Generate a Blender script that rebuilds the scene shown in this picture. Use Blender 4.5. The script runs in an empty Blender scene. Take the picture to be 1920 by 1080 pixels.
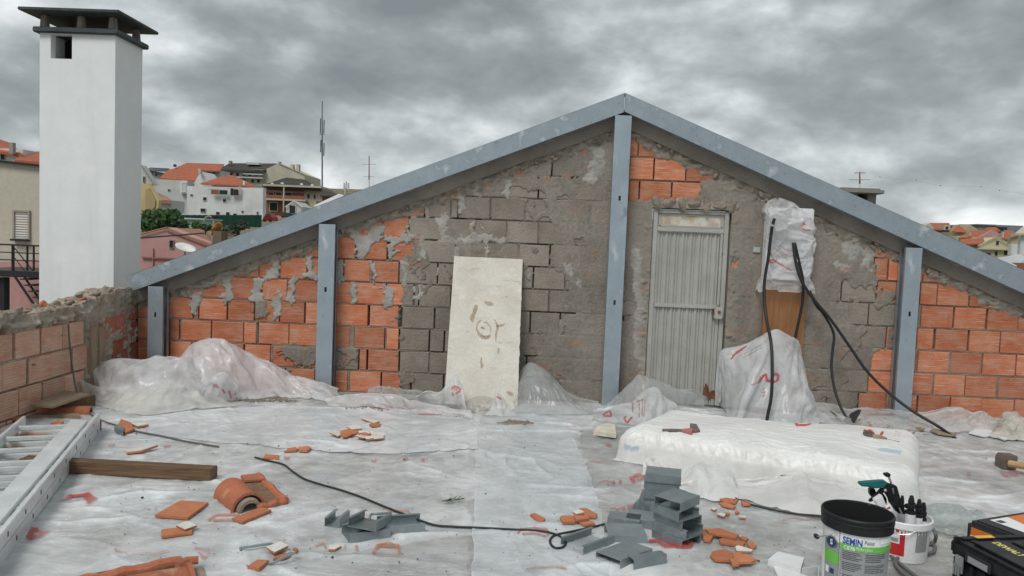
import bpy, bmesh, math, random
import numpy as np
from mathutils import Vector, Matrix
random.seed(7)
sc = bpy.context.scene
COL = sc.collection
# ---------------------------------------------------------------- camera, sky, sun, exposure
FPX = 1440.0
YAW, PITCH, ROLL = math.radians(-1.19), math.radians(3.5), math.radians(2.29)
CAM = np.array([0.0, -7.10, 1.472])
_f = np.array([math.sin(YAW)*math.cos(PITCH), math.cos(YAW)*math.cos(PITCH), -math.sin(PITCH)])
_r = np.array([math.cos(YAW), -math.sin(YAW), 0.0]); _d = np.cross(_f, _r)
CR = _r*math.cos(ROLL) - _d*math.sin(ROLL); CD = _r*math.sin(ROLL) + _d*math.cos(ROLL); CF = _f
cam = bpy.data.cameras.new('camera'); cam.sensor_width = 36; cam.lens = 36*FPX/1920; cam.clip_start = .05; cam.clip_end = 6000
co = bpy.data.objects.new('camera', cam); COL.objects.link(co)
co.matrix_world = Matrix(((CR[0], -CD[0], -CF[0], CAM[0]), (CR[1], -CD[1], -CF[1], CAM[1]), (CR[2], -CD[2], -CF[2], CAM[2]), (0, 0, 0, 1)))
sc.camera = co
SUN_EL, SUN_AZ = math.radians(52), math.radians(205)     # azimuth clockwise from +Y
w = bpy.data.worlds.new('World'); sc.world = w; w.use_nodes = True
def world_nodes():
    nt = w.node_tree; N = nt.nodes; L = nt.links; N.clear()
    def nd(t, **k):
        n = N.new(t)
        for a, b in k.items(): setattr(n, a, b)
        return n
    def sock(n, i, v):
        if hasattr(v, 'is_output'): L.new(v, n.inputs[i])
        else: n.inputs[i].default_value = v
    def m(op, a, b=0.0, c=None, clamp=False):
        n = nd('ShaderNodeMath', operation=op, use_clamp=clamp); sock(n, 0, a); sock(n, 1, b)
        if c is not None: sock(n, 2, c)
        return n.outputs[0]
    out = nd('ShaderNodeOutputWorld'); bg = nd('ShaderNodeBackground'); L.new(bg.outputs[0], out.inputs[0])
    bg.inputs[1].default_value = .1
    sky = nd('ShaderNodeTexSky', sky_type='NISHITA', sun_disc=False); sky.sun_elevation = SUN_EL; sky.sun_rotation = SUN_AZ
    tc = nd('ShaderNodeTexCoord'); sep = nd('ShaderNodeSeparateXYZ'); L.new(tc.outputs['Generated'], sep.inputs[0])
    sq = nd('ShaderNodeMapping'); sq.inputs['Scale'].default_value = (1, 1, 1.9); L.new(tc.outputs['Generated'], sq.inputs[0])
    def noise(scale, det, rough, off, dist=0.0):
        mp = nd('ShaderNodeMapping'); mp.inputs['Location'].default_value = off; L.new(sq.outputs[0], mp.inputs[0])
        n = nd('ShaderNodeTexNoise'); n.inputs['Scale'].default_value = scale; n.inputs['Detail'].default_value = det
        n.inputs['Roughness'].default_value = rough; n.inputs['Distortion'].default_value = dist
        L.new(mp.outputs[0], n.inputs[0]); return n.outputs[0]
    big = noise(2.3, 5, .5, (3.1, 1.7, 0), .1); fine = noise(5.6, 7, .54, (8.2, 4.4, 2), .1); up = noise(5.6, 7, .54, (8.2, 4.4, 2.07), .1); bup = noise(2.3, 5, .5, (3.1, 1.7, .11), .1)
    relief = m('ADD', m('SUBTRACT', fine, up), m('MULTIPLY', m('SUBTRACT', big, bup), 1.0))
    bil = m('MULTIPLY', m('ABSOLUTE', m('SUBTRACT', noise(3.6, 6, .52, (1.3, 9.1, 4), .2), .5)), 2.0); bil2 = m('MULTIPLY', m('ABSOLUTE', m('SUBTRACT', noise(11.0, 5, .5, (5.3, 2.1, 7), .2), .5)), 2.0)
    relief = m('SUBTRACT', relief, m('ADD', m('MULTIPLY', m('SUBTRACT', bil, .17), .85), m('MULTIPLY', m('SUBTRACT', bil2, .15), .30)))
    dens = m('ADD', m('ADD', m('MULTIPLY', big, .70), m('MULTIPLY', fine, .30)), m('MULTIPLY', relief, .52))
    # broad dark masses and bright gaps of this cloud deck, each a soft cone about a direction
    blobs = [((900, 60), .20, .15), ((690, 60), .16, .11), ((330, 160), .17, .12), ((120, 190), .20, .08), ((1800, 120), .24, .13), ((1560, 130), .17, .08), ((1720, 290), .13, .13), ((1000, -120), .3, .08), ((500, 150), .12, .06),
             ((1140, 110), .075, -.17), ((1570, 250), .10, -.16), ((560, 20), .10, -.17), ((290, 60), .07, -.10), ((300, 120), .06, -.07), ((330, 280), .12, -.07), ((560, 260), .15, -.09), ((800, 220), .13, -.10), ((1480, 30), .10, -.07), ((1000, 240), .12, -.10), ((130, 20), .13, -.10), ((700, 330), .12, -.06), ((1800, 415), .10, -.10), ((1300, 190), .10, -.07)]
    for (px, py), rad, amp in blobs:
        v = CR*(px-960)/FPX + CD*(py-540)/FPX + CF; v /= np.linalg.norm(v)
        dn = nd('ShaderNodeVectorMath', operation='DISTANCE'); L.new(tc.outputs['Generated'], dn.inputs[0]); dn.inputs[1].default_value = tuple(v)
        g = m('POWER', 2.718, m('MULTIPLY', m('POWER', m('DIVIDE', dn.outputs['Value'], rad), 2.0), -1.0))
        dens = m('ADD', dens, m('MULTIPLY', g, amp*.85))
    rp = nd('ShaderNodeValToRGB'); L.new(dens, rp.inputs[0])
    e = rp.color_ramp.elements
    e[0].position = .22; e[0].color = (8.0, 8.25, 8.3, 1)
    e[1].position = .80; e[1].color = (1.75, 1.95, 2.04, 1)
    for p, c in ((.32, (6.3, 6.6, 6.7)), (.42, (4.65, 4.95, 5.05)), (.51, (3.45, 3.75, 3.86)), (.62, (2.5, 2.75, 2.85))):
        el = e.new(p); el.color = c + (1,)
    mx = nd('ShaderNodeMix', data_type='RGBA'); mx.inputs[0].default_value = .965
    L.new(sky.outputs[0], mx.inputs[6]); L.new(rp.outputs[0], mx.inputs[7])
    L.new(mx.outputs[2], bg.inputs[0])
world_nodes()
sl = bpy.data.lights.new('sun', 'SUN'); sl.energy = 1.5; sl.angle = math.radians(22); sl.color = (1, .975, .94)
so = bpy.data.objects.new('sun', sl); COL.objects.link(so)
sd = Vector((math.sin(SUN_AZ)*math.cos(SUN_EL), math.cos(SUN_AZ)*math.cos(SUN_EL), math.sin(SUN_EL)))
so.rotation_euler = sd.to_track_quat('Z', 'Y').to_euler(); so.location = (0, -10, 20)
vs = sc.view_settings; vs.view_transform = 'Standard'; vs.look = 'None'; vs.exposure = .42; vs.gamma = 1; vs.use_curve_mapping = False
try:
    sc.cycles.max_bounces = 6; sc.cycles.transparent_max_bounces = 12; sc.cycles.use_denoising = True
except Exception: pass
# ---------------------------------------------------------------- where a line of sight meets a plane of the place
def ray(px, py): return CR*(px-960)/FPX + CD*(py-540)/FPX + CF
def at(px, py, Y=0.0):
    d = ray(px, py); t = (Y-CAM[1])/d[1]; return CAM + d*t
def fl(px, py, z=0.0):
    d = ray(px, py); t = (z-CAM[2])/d[2]; return CAM + d*t
def atx(px, py, X):
    d = ray(px, py); t = (X-CAM[0])/d[0]; return CAM + d*t
def topx(P):
    v = np.asarray(P)-CAM; k = v@CF
    return 960+FPX*(v@CR)/k, 540+FPX*(v@CD)/k
# ---------------------------------------------------------------- noise
def pn(x, y, s=0):
    x = np.asarray(x, float); y = np.asarray(y, float); x, y = np.broadcast_arrays(x, y)
    xi = np.floor(x).astype(np.int64); yi = np.floor(y).astype(np.int64); fx = x-xi; fy = y-yi
    def g(ix, iy, dx, dy):
        h = (ix*374761393 + iy*668265263 + s*974634777) & 0x7fffffff
        h = ((h ^ (h >> 13))*1274126177) & 0x7fffffff; h = h ^ (h >> 16)
        a = (h & 1023)*(2*math.pi/1024); return np.cos(a)*dx + np.sin(a)*dy
    u = fx*fx*fx*(fx*(fx*6-15)+10); v = fy*fy*fy*(fy*(fy*6-15)+10)
    a = g(xi, yi, fx, fy); b = g(xi+1, yi, fx-1, fy); c = g(xi, yi+1, fx, fy-1); d = g(xi+1, yi+1, fx-1, fy-1)
    return (a+(b-a)*u + ((c+(d-c)*u)-(a+(b-a)*u))*v)*1.5
def fbm(x, y, s=0, o=4, g=.5):
    r = 0; a = 1; f = 1
    for i in range(o): r = r + a*pn(x*f, y*f, s+i*17); a *= g; f *= 2.03
    return r
def ridge(x, y, s=0, p=1.0): return (1-np.minimum(1, np.abs(pn(x, y, s))*1.6))**p
def sstep(a, b, x):
    t = np.clip((x-a)/(b-a), 0, 1); return t*t*(3-2*t)
def inpoly(x, y, poly):
    r = np.zeros(np.shape(x), bool); n = len(poly)
    for i in range(n):
        x0, y0 = poly[i]; x1, y1 = poly[(i+1) % n]
        if y0 == y1: continue
        c = ((y0 > y) != (y1 > y)) & (x < (x1-x0)*(y-y0)/(y1-y0)+x0); r ^= c
    return r
# ---------------------------------------------------------------- materials
def mat(name, base, rough=.6, metal=0.0, col2=None, vs=6.0, lo=.35, hi=.65, bump=.15, bs=60.0, stretch=(1, 1, 1), attr=None, spec=.4, rand=0.0, wave=None, stains=(), gen=False, transl=0.0, rvar=0.0, gr=(.88, 1.10)):
    mt = bpy.data.materials.new(name); mt.use_nodes = True; nt = mt.node_tree; N = nt.nodes; L = nt.links
    b = N['Principled BSDF']; b.inputs['Roughness'].default_value = rough; b.inputs['Metallic'].default_value = metal
    b.inputs['Specular IOR Level'].default_value = spec
    tc = N.new('ShaderNodeTexCoord'); mp = N.new('ShaderNodeMapping'); mp.inputs['Scale'].default_value = stretch
    L.new(tc.outputs['Generated' if gen else 'Object'], mp.inputs[0]); V = mp.outputs[0]
    if rand:
        oi = N.new('ShaderNodeObjectInfo'); ad = N.new('ShaderNodeVectorMath'); ad.operation = 'ADD'
        sc_ = N.new('ShaderNodeMath'); sc_.operation = 'MULTIPLY'; sc_.inputs[1].default_value = 37.0; L.new(oi.outputs['Random'], sc_.inputs[0])
        L.new(V, ad.inputs[0]); L.new(sc_.outputs[0], ad.inputs[1]); V2 = ad.outputs[0]
    else: V2 = V
    def noise(s, d=6, r=.6, v=None):
        n = N.new('ShaderNodeTexNoise'); n.inputs['Scale'].default_value = s; n.inputs['Detail'].default_value = d; n.inputs['Roughness'].default_value = r
        L.new(v or V2, n.inputs[0]); return n.outputs[0]
    def mixc(f, a, c):
        m = N.new('ShaderNodeMix'); m.data_type = 'RGBA'
        for i, q in ((0, f), (6, a), (7, c)):
            if hasattr(q, 'is_output'): L.new(q, m.inputs[i])
            else: m.inputs[i].default_value = q if i == 0 else (tuple(q)[:3]+(1,))
        return m.outputs[2]
    def rng(v, a, c, t0=0.0, t1=1.0):
        m = N.new('ShaderNodeMapRange'); m.inputs[1].default_value = a; m.inputs[2].default_value = c; m.inputs[3].default_value = t0; m.inputs[4].default_value = t1
        L.new(v, m.inputs[0]); return m.outputs[0]
    if attr:
        a = N.new('ShaderNodeAttribute'); a.attribute_name = attr; base = a.outputs['Color']
    c = base
    if col2 is not None: c = mixc(rng(noise(vs), lo, hi), c, col2)
    for (cc, s, l, h, st) in stains:
        v = V2
        if st != (1, 1, 1):
            m2 = N.new('ShaderNodeMapping'); m2.inputs['Scale'].default_value = st; L.new(V2, m2.inputs[0]); v = m2.outputs[0]
        c = mixc(rng(noise(s, 5, .6, v), l, h), c, cc)
    if rand:
        hv = N.new('ShaderNodeHueSaturation'); hv.inputs['Value'].default_value = 1
        L.new(rng(oi.outputs['Random'], 0, 1, 1-rand, 1+rand), hv.inputs['Value'])
        if hasattr(c, 'is_output'): L.new(c, hv.inputs['Color'])
        else: hv.inputs['Color'].default_value = tuple(c)[:3]+(1,)
        c = hv.outputs[0]
    # fine grain so that no face is one flat colour
    gm = N.new('ShaderNodeMix'); gm.data_type = 'RGBA'; gm.blend_type = 'MULTIPLY'; gm.inputs[0].default_value = 1
    if hasattr(c, 'is_output'): L.new(c, gm.inputs[6])
    else: gm.inputs[6].default_value = tuple(c)[:3]+(1,)
    g = rng(noise(bs*1.7, 3, .7), .2, .8, *gr); L.new(g, gm.inputs[7]); c = gm.outputs[2]
    L.new(c, b.inputs['Base Color'])
    if rvar: L.new(rng(noise(vs*1.3), .3, .7, rough-rvar, rough+rvar), b.inputs['Roughness'])
    h = None
    if bump:
        bp = N.new('ShaderNodeBump'); bp.inputs['Strength'].default_value = bump; bp.inputs['Distance'].default_value = .02
        L.new(noise(bs, 5, .65), bp.inputs['Height']); L.new(bp.outputs[0], b.inputs['Normal']); h = bp
    if wave:
        sc_, dis, st, axis = wave
        wv = N.new('ShaderNodeTexWave'); wv.bands_direction = axis; wv.inputs['Scale'].default_value = sc_; wv.inputs['Distortion'].default_value = dis; wv.inputs['Detail'].default_value = 2
        L.new(tc.outputs['Object'], wv.inputs[0])
        b2 = N.new('ShaderNodeBump'); b2.inputs['Strength'].default_value = st; b2.inputs['Distance'].default_value = .02; L.new(wv.outputs[1], b2.inputs['Height'])
        if h: L.new(h.outputs[0], b2.inputs['Normal'])
        L.new(b2.outputs[0], b.inputs['Normal'])
    if transl:
        out = N['Material Output']; tr = N.new('ShaderNodeBsdfTranslucent'); ms = N.new('ShaderNodeMixShader'); ms.inputs[0].default_value = transl
        L.new(c, tr.inputs[0]); L.new(b.outputs[0], ms.inputs[1]); L.new(tr.outputs[0], ms.inputs[2]); L.new(ms.outputs[0], out.inputs[0])
    return mt
def film(name, color, alpha=.7, crease=0.0, crease2=0.0, alpha_attr=None, attr=None, rough=.3, bump=.25, bs=14.0, transl=.35, stretch=(1, 1, 1), avar=.15):
    mt = bpy.data.materials.new(name); mt.use_nodes = True; nt = mt.node_tree; N = nt.nodes; L = nt.links; N.clear()
    out = N.new('ShaderNodeOutputMaterial'); b = N.new('ShaderNodeBsdfPrincipled'); b.inputs['Roughness'].default_value = rough; b.inputs['Specular IOR Level'].default_value = .5
    tl = N.new('ShaderNodeBsdfTranslucent'); m1 = N.new('ShaderNodeMixShader'); m1.inputs[0].default_value = transl
    tp = N.new('ShaderNodeBsdfTransparent'); m2 = N.new('ShaderNodeMixShader')
    tc = N.new('ShaderNodeTexCoord'); mp = N.new('ShaderNodeMapping'); mp.inputs['Scale'].default_value = stretch; L.new(tc.outputs['Object'], mp.inputs[0])
    def noise(s, d=5, r=.6):
        n = N.new('ShaderNodeTexNoise'); n.inputs['Scale'].default_value = s; n.inputs['Detail'].default_value = d; n.inputs['Roughness'].default_value = r; n.inputs['Distortion'].default_value = .8
        L.new(mp.outputs[0], n.inputs[0]); return n.outputs[0]
    for sh, i in ((b, 'Base Color'), (tl, 0)):
        if attr:
            a = N.new('ShaderNodeAttribute'); a.attribute_name = attr; L.new(a.outputs['Color'], sh.inputs[i])
        else: sh.inputs[i].default_value = tuple(color)+(1,)
    rn = N.new('ShaderNodeMapRange'); L.new(noise(5.0), rn.inputs[0]); rn.inputs[1].default_value = .25; rn.inputs[2].default_value = .75; rn.inputs[3].default_value = -avar; rn.inputs[4].default_value = avar
    ad = N.new('ShaderNodeMath'); ad.use_clamp = True; L.new(rn.outputs[0], ad.inputs[0])
    if alpha_attr:
        a = N.new('ShaderNodeAttribute'); a.attribute_name = alpha_attr; L.new(a.outputs['Fac'], ad.inputs[1])
    else: ad.inputs[1].default_value = alpha
    aout = ad.outputs[0]
    if crease:
        cn = noise(3.2, 3, .5); n2_ = N.new('ShaderNodeMath'); n2_.operation = 'SUBTRACT'; L.new(cn, n2_.inputs[0]); n2_.inputs[1].default_value = .5
        n3_ = N.new('ShaderNodeMath'); n3_.operation = 'ABSOLUTE'; L.new(n2_.outputs[0], n3_.inputs[0])
        mr = N.new('ShaderNodeMapRange'); L.new(n3_.outputs[0], mr.inputs[0]); mr.inputs[1].default_value = 0; mr.inputs[2].default_value = .022; mr.inputs[3].default_value = crease; mr.inputs[4].default_value = 0
        a2 = N.new('ShaderNodeMath'); a2.use_clamp = True; L.new(aout, a2.inputs[0]); L.new(mr.outputs[0], a2.inputs[1]); aout = a2.outputs[0]
        for k_, (ang, sx_) in enumerate(((.5, 5.0), (-.9, 6.5), (1.5, 6.0))):
            mpp = N.new('ShaderNodeMapping'); mpp.inputs['Rotation'].default_value = (0, 0, ang); mpp.inputs['Scale'].default_value = (1.3, sx_, 1); mpp.inputs['Location'].default_value = (k_*7, 0, 0); L.new(tc.outputs['Object'], mpp.inputs[0])
            nn = N.new('ShaderNodeTexNoise'); nn.inputs['Scale'].default_value = 3.4; nn.inputs['Detail'].default_value = 3; nn.inputs['Distortion'].default_value = .5; L.new(mpp.outputs[0], nn.inputs[0])
            s_ = N.new('ShaderNodeMath'); s_.operation = 'SUBTRACT'; L.new(nn.outputs[0], s_.inputs[0]); s_.inputs[1].default_value = .5
            b_ = N.new('ShaderNodeMath'); b_.operation = 'ABSOLUTE'; L.new(s_.outputs[0], b_.inputs[0])
            r_ = N.new('ShaderNodeMapRange'); L.new(b_.outputs[0], r_.inputs[0]); r_.inputs[1].default_value = 0; r_.inputs[2].default_value = .016; r_.inputs[3].default_value = crease2; r_.inputs[4].default_value = 0
            mk = N.new('ShaderNodeMapRange'); L.new(noise(1.7+k_*.4, 2), mk.inputs[0]); mk.inputs[1].default_value = .46; mk.inputs[2].default_value = .60
            ml = N.new('ShaderNodeMath'); ml.operation = 'MULTIPLY'; L.new(r_.outputs[0], ml.inputs[0]); L.new(mk.outputs[0], ml.inputs[1])
            a3 = N.new('ShaderNodeMath'); a3.use_clamp = True; L.new(aout, a3.inputs[0]); L.new(ml.outputs[0], a3.inputs[1]); aout = a3.outputs[0]
    bp = N.new('ShaderNodeBump'); bp.inputs['Strength'].default_value = bump; bp.inputs['Distance'].default_value = .02
    rg = N.new('ShaderNodeMath'); rg.operation = 'ABSOLUTE'; sb = N.new('ShaderNodeMath'); sb.operation = 'SUBTRACT'; L.new(noise(bs, 4, .6), sb.inputs[0]); sb.inputs[1].default_value = .5; L.new(sb.outputs[0], rg.inputs[0])
    L.new(rg.outputs[0], bp.inputs['Height']); L.new(bp.outputs[0], b.inputs['Normal'])
    L.new(b.outputs[0], m1.inputs[1]); L.new(tl.outputs[0], m1.inputs[2])
    L.new(aout, m2.inputs[0]); L.new(tp.outputs[0], m2.inputs[1]); L.new(m1.outputs[0], m2.inputs[2]); L.new(m2.outputs[0], out.inputs[0])
    return mt
M = {}
M['brick'] = mat('terracotta brick', (.48, .152, .070), .88, col2=(.52, .235, .145), vs=6, lo=.40, hi=.62, bump=.35, bs=80, rand=.24, wave=(17, 1.0, .09, 'Z'), stretch=(1, 1, 1.6),
                 stains=[((.58, .37, .28), 5, .54, .74, (1, 1, 9)), ((.29, .09, .05), 4, .58, .80, (1, 1, 3)), ((.33, .29, .245), 9, .64, .70, (1, 1, 1)), ((.36, .32, .28), 3, .66, .76, (2.5, 1, .5))])
M['brick_pale'] = mat('sun bleached brick', (.49, .265, .18), .9, col2=(.55, .36, .27), vs=7, bump=.25, bs=90, rand=.13, wave=(16, 1.0, .2, 'Z'),
                 stains=[((.36, .32, .27), 8, .64, .70, (1, 1, 1)), ((.62, .45, .36), 5, .52, .78, (1, 1, 9)), ((.34, .14, .08), 4, .60, .85, (1, 1, 3))])
M['brick_red'] = mat('dark red brick', (.33, .095, .065), .85, col2=(.42, .17, .12), vs=6, bump=.3, bs=80, rand=.1, wave=(16, 1.0, .2, 'Z'))
M['mortar'] = mat('mortar', (.2, .2, .2), .95, attr='Col', bump=.55, bs=55, spec=.15)
M['render_block'] = mat('render smeared brick', (.285, .25, .21), .95, col2=(.215, .188, .157), vs=5, bump=.6, bs=45, spec=.15, rand=.13, stains=[((.29, .265, .23), 6, .58, .72, (1, 1, 1)), ((.34, .15, .09), 5, .70, .80, (1, 1, 2.5)), ((.09, .08, .07), 9, .66, .78, (1, 1, 1))])
M['coping'] = mat('smooth mortar band', (.27, .24, .205), .95, col2=(.20, .175, .15), vs=3, bump=.3, bs=45, spec=.1)
M['rubble'] = mat('rough rubble', (.36, .31, .25), .95, col2=(.22, .18, .14), vs=9, bump=.8, bs=30, spec=.1, rand=.2)
M['zinc'] = mat('galvanised steel', (.375, .43, .47), .36, .6, col2=(.30, .35, .39), vs=5, bump=.06, bs=70, stains=[((.55, .60, .635), 5, .57, .66, (1, 1, 1)), ((.27, .33, .38), 3, .60, .70, (1, 1, 1)), ((.20, .245, .28), 34, .60, .70, (1, 1, 1)), ((.62, .65, .66), 40, .70, .74, (1, 1, 1))], rvar=.1)
M['zinc_post'] = mat('galvanised post steel', (.40, .465, .51), .38, .6, col2=(.33, .39, .44), vs=4, bump=.05, bs=60, stains=[((.56, .61, .635), 5, .56, .64, (1, 1, .5)), ((.27, .32, .36), 7, .60, .68, (1, 1, .7)), ((.62, .65, .66), 30, .69, .73, (1, 1, .4))], rvar=.1)
M['zinc_cut'] = mat('dull steel offcut', (.30, .345, .36), .42, .55, col2=(.23, .27, .285), vs=9, bump=.08, bs=90, stains=[((.42, .46, .47), 12, .62, .76, (1, 1, 1))], rand=.12, rvar=.1)
M['door'] = mat('grey door paint', (.40, .40, .37), .55, col2=(.335, .33, .305), vs=5, bump=.1, bs=60, stains=[((.13, .065, .04), 16, .69, .76, (1, 1, .5)), ((.40, .39, .36), 6, .6, .8, (1, 1, .3))])
M['transom'] = mat('cream transom', (.62, .58, .50), .5, col2=(.42, .34, .24), vs=6, lo=.48, hi=.62, bump=.1, bs=40)
M['rust'] = mat('rust', (.13, .045, .02), .9, col2=(.22, .10, .055), vs=20, bump=.5, bs=80)
M['white_wall'] = mat('white painted render', (.79, .81, .81), .8, col2=(.71, .74, .745), vs=1.6, bump=.05, bs=14, spec=.2, gr=(.97, 1.025), rvar=.05, stains=[((.67, .69, .695), 2.6, .50, .72, (1.6, 1.6, .14)), ((.56, .58, .585), 7, .66, .80, (1, 1, .2)), ((.83, .845, .84), 1.6, .52, .7, (1, 1, 1)), ((.40, .40, .38), 22, .74, .78, (1, 1, 1))])
M['cap'] = mat('dark chimney cap', (.035, .045, .05), .7, col2=(.07, .085, .09), vs=5, bump=.2, bs=40)
M['dark_inside'] = mat('near black inside', (.008, .008, .009), .95, bump=.2)  # near-black base colour that darkens the chimney opening and the bucket inside
M['clay'] = mat('clay tile', (.44, .145, .07), .8, col2=(.34, .12, .065), vs=9, bump=.35, bs=60, rand=.12, stains=[((.55, .30, .20), 7, .6, .75, (1, 1, 1)), ((.14, .08, .06), 6, .62, .8, (1, 1, 1))])
M['shard'] = mat('terracotta tile', (.50, .19, .09), .8, col2=(.42, .155, .075), vs=14, bump=.2, bs=90, rand=.15)
M['glaze'] = mat('white glazed tile', (.74, .72, .67), .35, col2=(.62, .59, .53), vs=16, bump=.03, bs=60, rand=.06)
M['moss'] = mat('dirty tile pan', (.17, .105, .065), .95, col2=(.26, .16, .10), vs=25, bump=.8, bs=60, stains=[((.28, .20, .04), 9, .6, .75, (1, 1, 1))])
M['alu'] = mat('aluminium', (.74, .77, .77), .4, .35, col2=(.62, .65, .65), vs=7, bump=.05, bs=60, rvar=.1, stains=[((.35, .36, .35), 18, .66, .8, (1, 1, 1))])
M['wood'] = mat('wet timber', (.17, .098, .05), .6, col2=(.085, .048, .026), vs=5, bump=.3, bs=30, stretch=(.6, 6, 6), stains=[((.27, .165, .085), 4, .55, .75, (.5, 5, 5))])
M['veneer'] = mat('brown veneer board', (.33, .155, .062), .5, col2=(.24, .105, .04), vs=4, bump=.1, bs=20, stretch=(9, 1, .8))
M['plank'] = mat('grey weathered wood', (.33, .26, .185), .85, col2=(.24, .185, .13), vs=5, bump=.3, bs=30, stretch=(6, 6, .8))
M['handle_wood'] = mat('pale handle wood', (.50, .33, .16), .6, col2=(.40, .25, .12), vs=8, bump=.1)
M['board'] = mat('whitewashed board', (.69, .655, .59), .75, col2=(.585, .545, .475), vs=3.5, bump=.25, bs=35, spec=.2,
                 stains=[((.40, .35, .28), 4.5, .62, .76, (1, 1, 6)), ((.30, .25, .19), 9, .68, .76, (1, 1, 3)), ((.72, .69, .62), 5, .55, .7, (1, 1, 2))])
M['stain'] = mat('brown ring stain', (.36, .285, .20), .8, col2=(.46, .385, .29), vs=30, bump=.1)
M['concrete'] = mat('roof concrete', (.33, .32, .295), .9, col2=(.20, .195, .18), vs=1.8, bump=.4, bs=30, spec=.15, stains=[((.46, .42, .36), 1.2, .5, .7, (1, 1, 1)), ((.17, .15, .13), 14, .62, .75, (1, 1, 1))])
M['film'] = film('clear floor film', (.66, .69, .70), alpha_attr='milk', attr='Col', rough=.22, bump=.32, bs=6, transl=.10, avar=.16, crease=.08, crease2=.20)
M['bag'] = film('milky plastic sheet', (.78, .79, .79), .60, attr='Col', rough=.25, bump=.06, bs=4, transl=.24, avar=.20)
M['bag_grey'] = film('grey translucent sheet', (.62, .655, .66), .48, attr='Col', rough=.18, bump=.06, bs=5, transl=.28, avar=.1)
M['bag_dense'] = film('dense white sheet', (.78, .79, .79), .88, attr='Col', rough=.22, bump=.06, bs=4, transl=.16, avar=.06)
M['wrap'] = mat('white insulation wrap', (.8, .8, .78), .42, attr='Col', bump=.10, bs=8, stretch=(.6, 2.2, 1.5), spec=.5)
M['ink'] = film('red print', (.56, .085, .07), .62, rough=.4, bump=.05, transl=.1, avar=.5)
M['ink_faded'] = film('faded print', (.58, .19, .17), .42, rough=.4, bump=.05, transl=.1, avar=.4)
M['ink_orange'] = film('orange print under the film', (.58, .21, .10), .45, rough=.4, bump=.05, transl=.1, avar=.4)
M['cable'] = mat('black cable rubber', (.018, .019, .021), .5, bump=.05)
M['wire'] = mat('grey wire', (.11, .105, .10), .6, bump=.05)
M['hose'] = mat('grey hose', (.13, .13, .125), .5, bump=.05)
M['black'] = mat('black plastic', (.010, .011, .012), .42, col2=(.018, .02, .021), spec=.25, vs=20, bump=.12, bs=160, stains=[((.16, .16, .155), 16, .68, .78, (1, 1, 1))])
M['case'] = mat('charcoal case plastic', (.018, .02, .022), .5, spec=.3, col2=(.035, .038, .04), vs=10, bump=.15, bs=150)
M['teal'] = mat('teal rubber grip', (.012, .15, .155), .5, col2=(.01, .11, .115), vs=20, bump=.1)
M['white_plastic'] = mat('white bucket plastic', (.76, .775, .78), .4, col2=(.68, .69, .69), vs=6, bump=.04, stains=[((.5, .49, .46), 9, .66, .8, (1, 1, 1))])
M['blue'] = mat('blue print', (.012, .06, .30), .4, bump=.02)
M['navy'] = mat('navy print', (.01, .045, .09), .4, bump=.02)
M['green'] = mat('green print', (.14, .47, .06), .4, bump=.02)
M['grey_label'] = mat('grey label', (.30, .31, .315), .45, col2=(.26, .27, .275), vs=8, bump=.02)
M['dark_print'] = mat('dark print', (.06, .065, .07), .5, bump=.02)
M['red_label'] = mat('red label', (.52, .022, .025), .4, bump=.02)
M['paper'] = mat('white label paper', (.75, .76, .76), .5, bump=.03)
M['orange_label'] = mat('orange label', (.66, .17, .03), .45, bump=.02)
M['yellow'] = mat('yellow print', (.72, .66, .18), .45, bump=.02)
M['steel'] = mat('bare steel', (.5, .5, .5), .35, .8, bump=.05)
M['steel_dull'] = mat('dull hammer steel', (.15, .125, .105), .65, .4, col2=(.21, .17, .14), vs=20, bump=.3)
M['pinkgrip'] = mat('faded red grip', (.40, .15, .15), .7, bump=.2)
M['foam'] = mat('cream foam', (.68, .65, .55), .85, col2=(.56, .52, .40), vs=12, bump=.4, bs=40)
M['paperbox'] = mat('white cardboard', (.70, .71, .71), .7, col2=(.62, .63, .63), vs=6, bump=.1)
M['rag'] = mat('dirty white rag', (.56, .52, .46), .9, col2=(.40, .36, .31), vs=10, bump=.4, bs=60, transl=.1)
M['leaf'] = mat('green sprig', (.06, .13, .035), .6, col2=(.10, .20, .06), vs=20, bump=.1, transl=.2)
M['grit'] = mat('black grit', (.03, .03, .03), .9, bump=.2)
M['soil'] = mat('mortar debris', (.20, .175, .145), .95, col2=(.30, .26, .21), vs=25, bump=.9, bs=60, stains=[((.40, .20, .13), 22, .62, .74, (1, 1, 1))])
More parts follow.
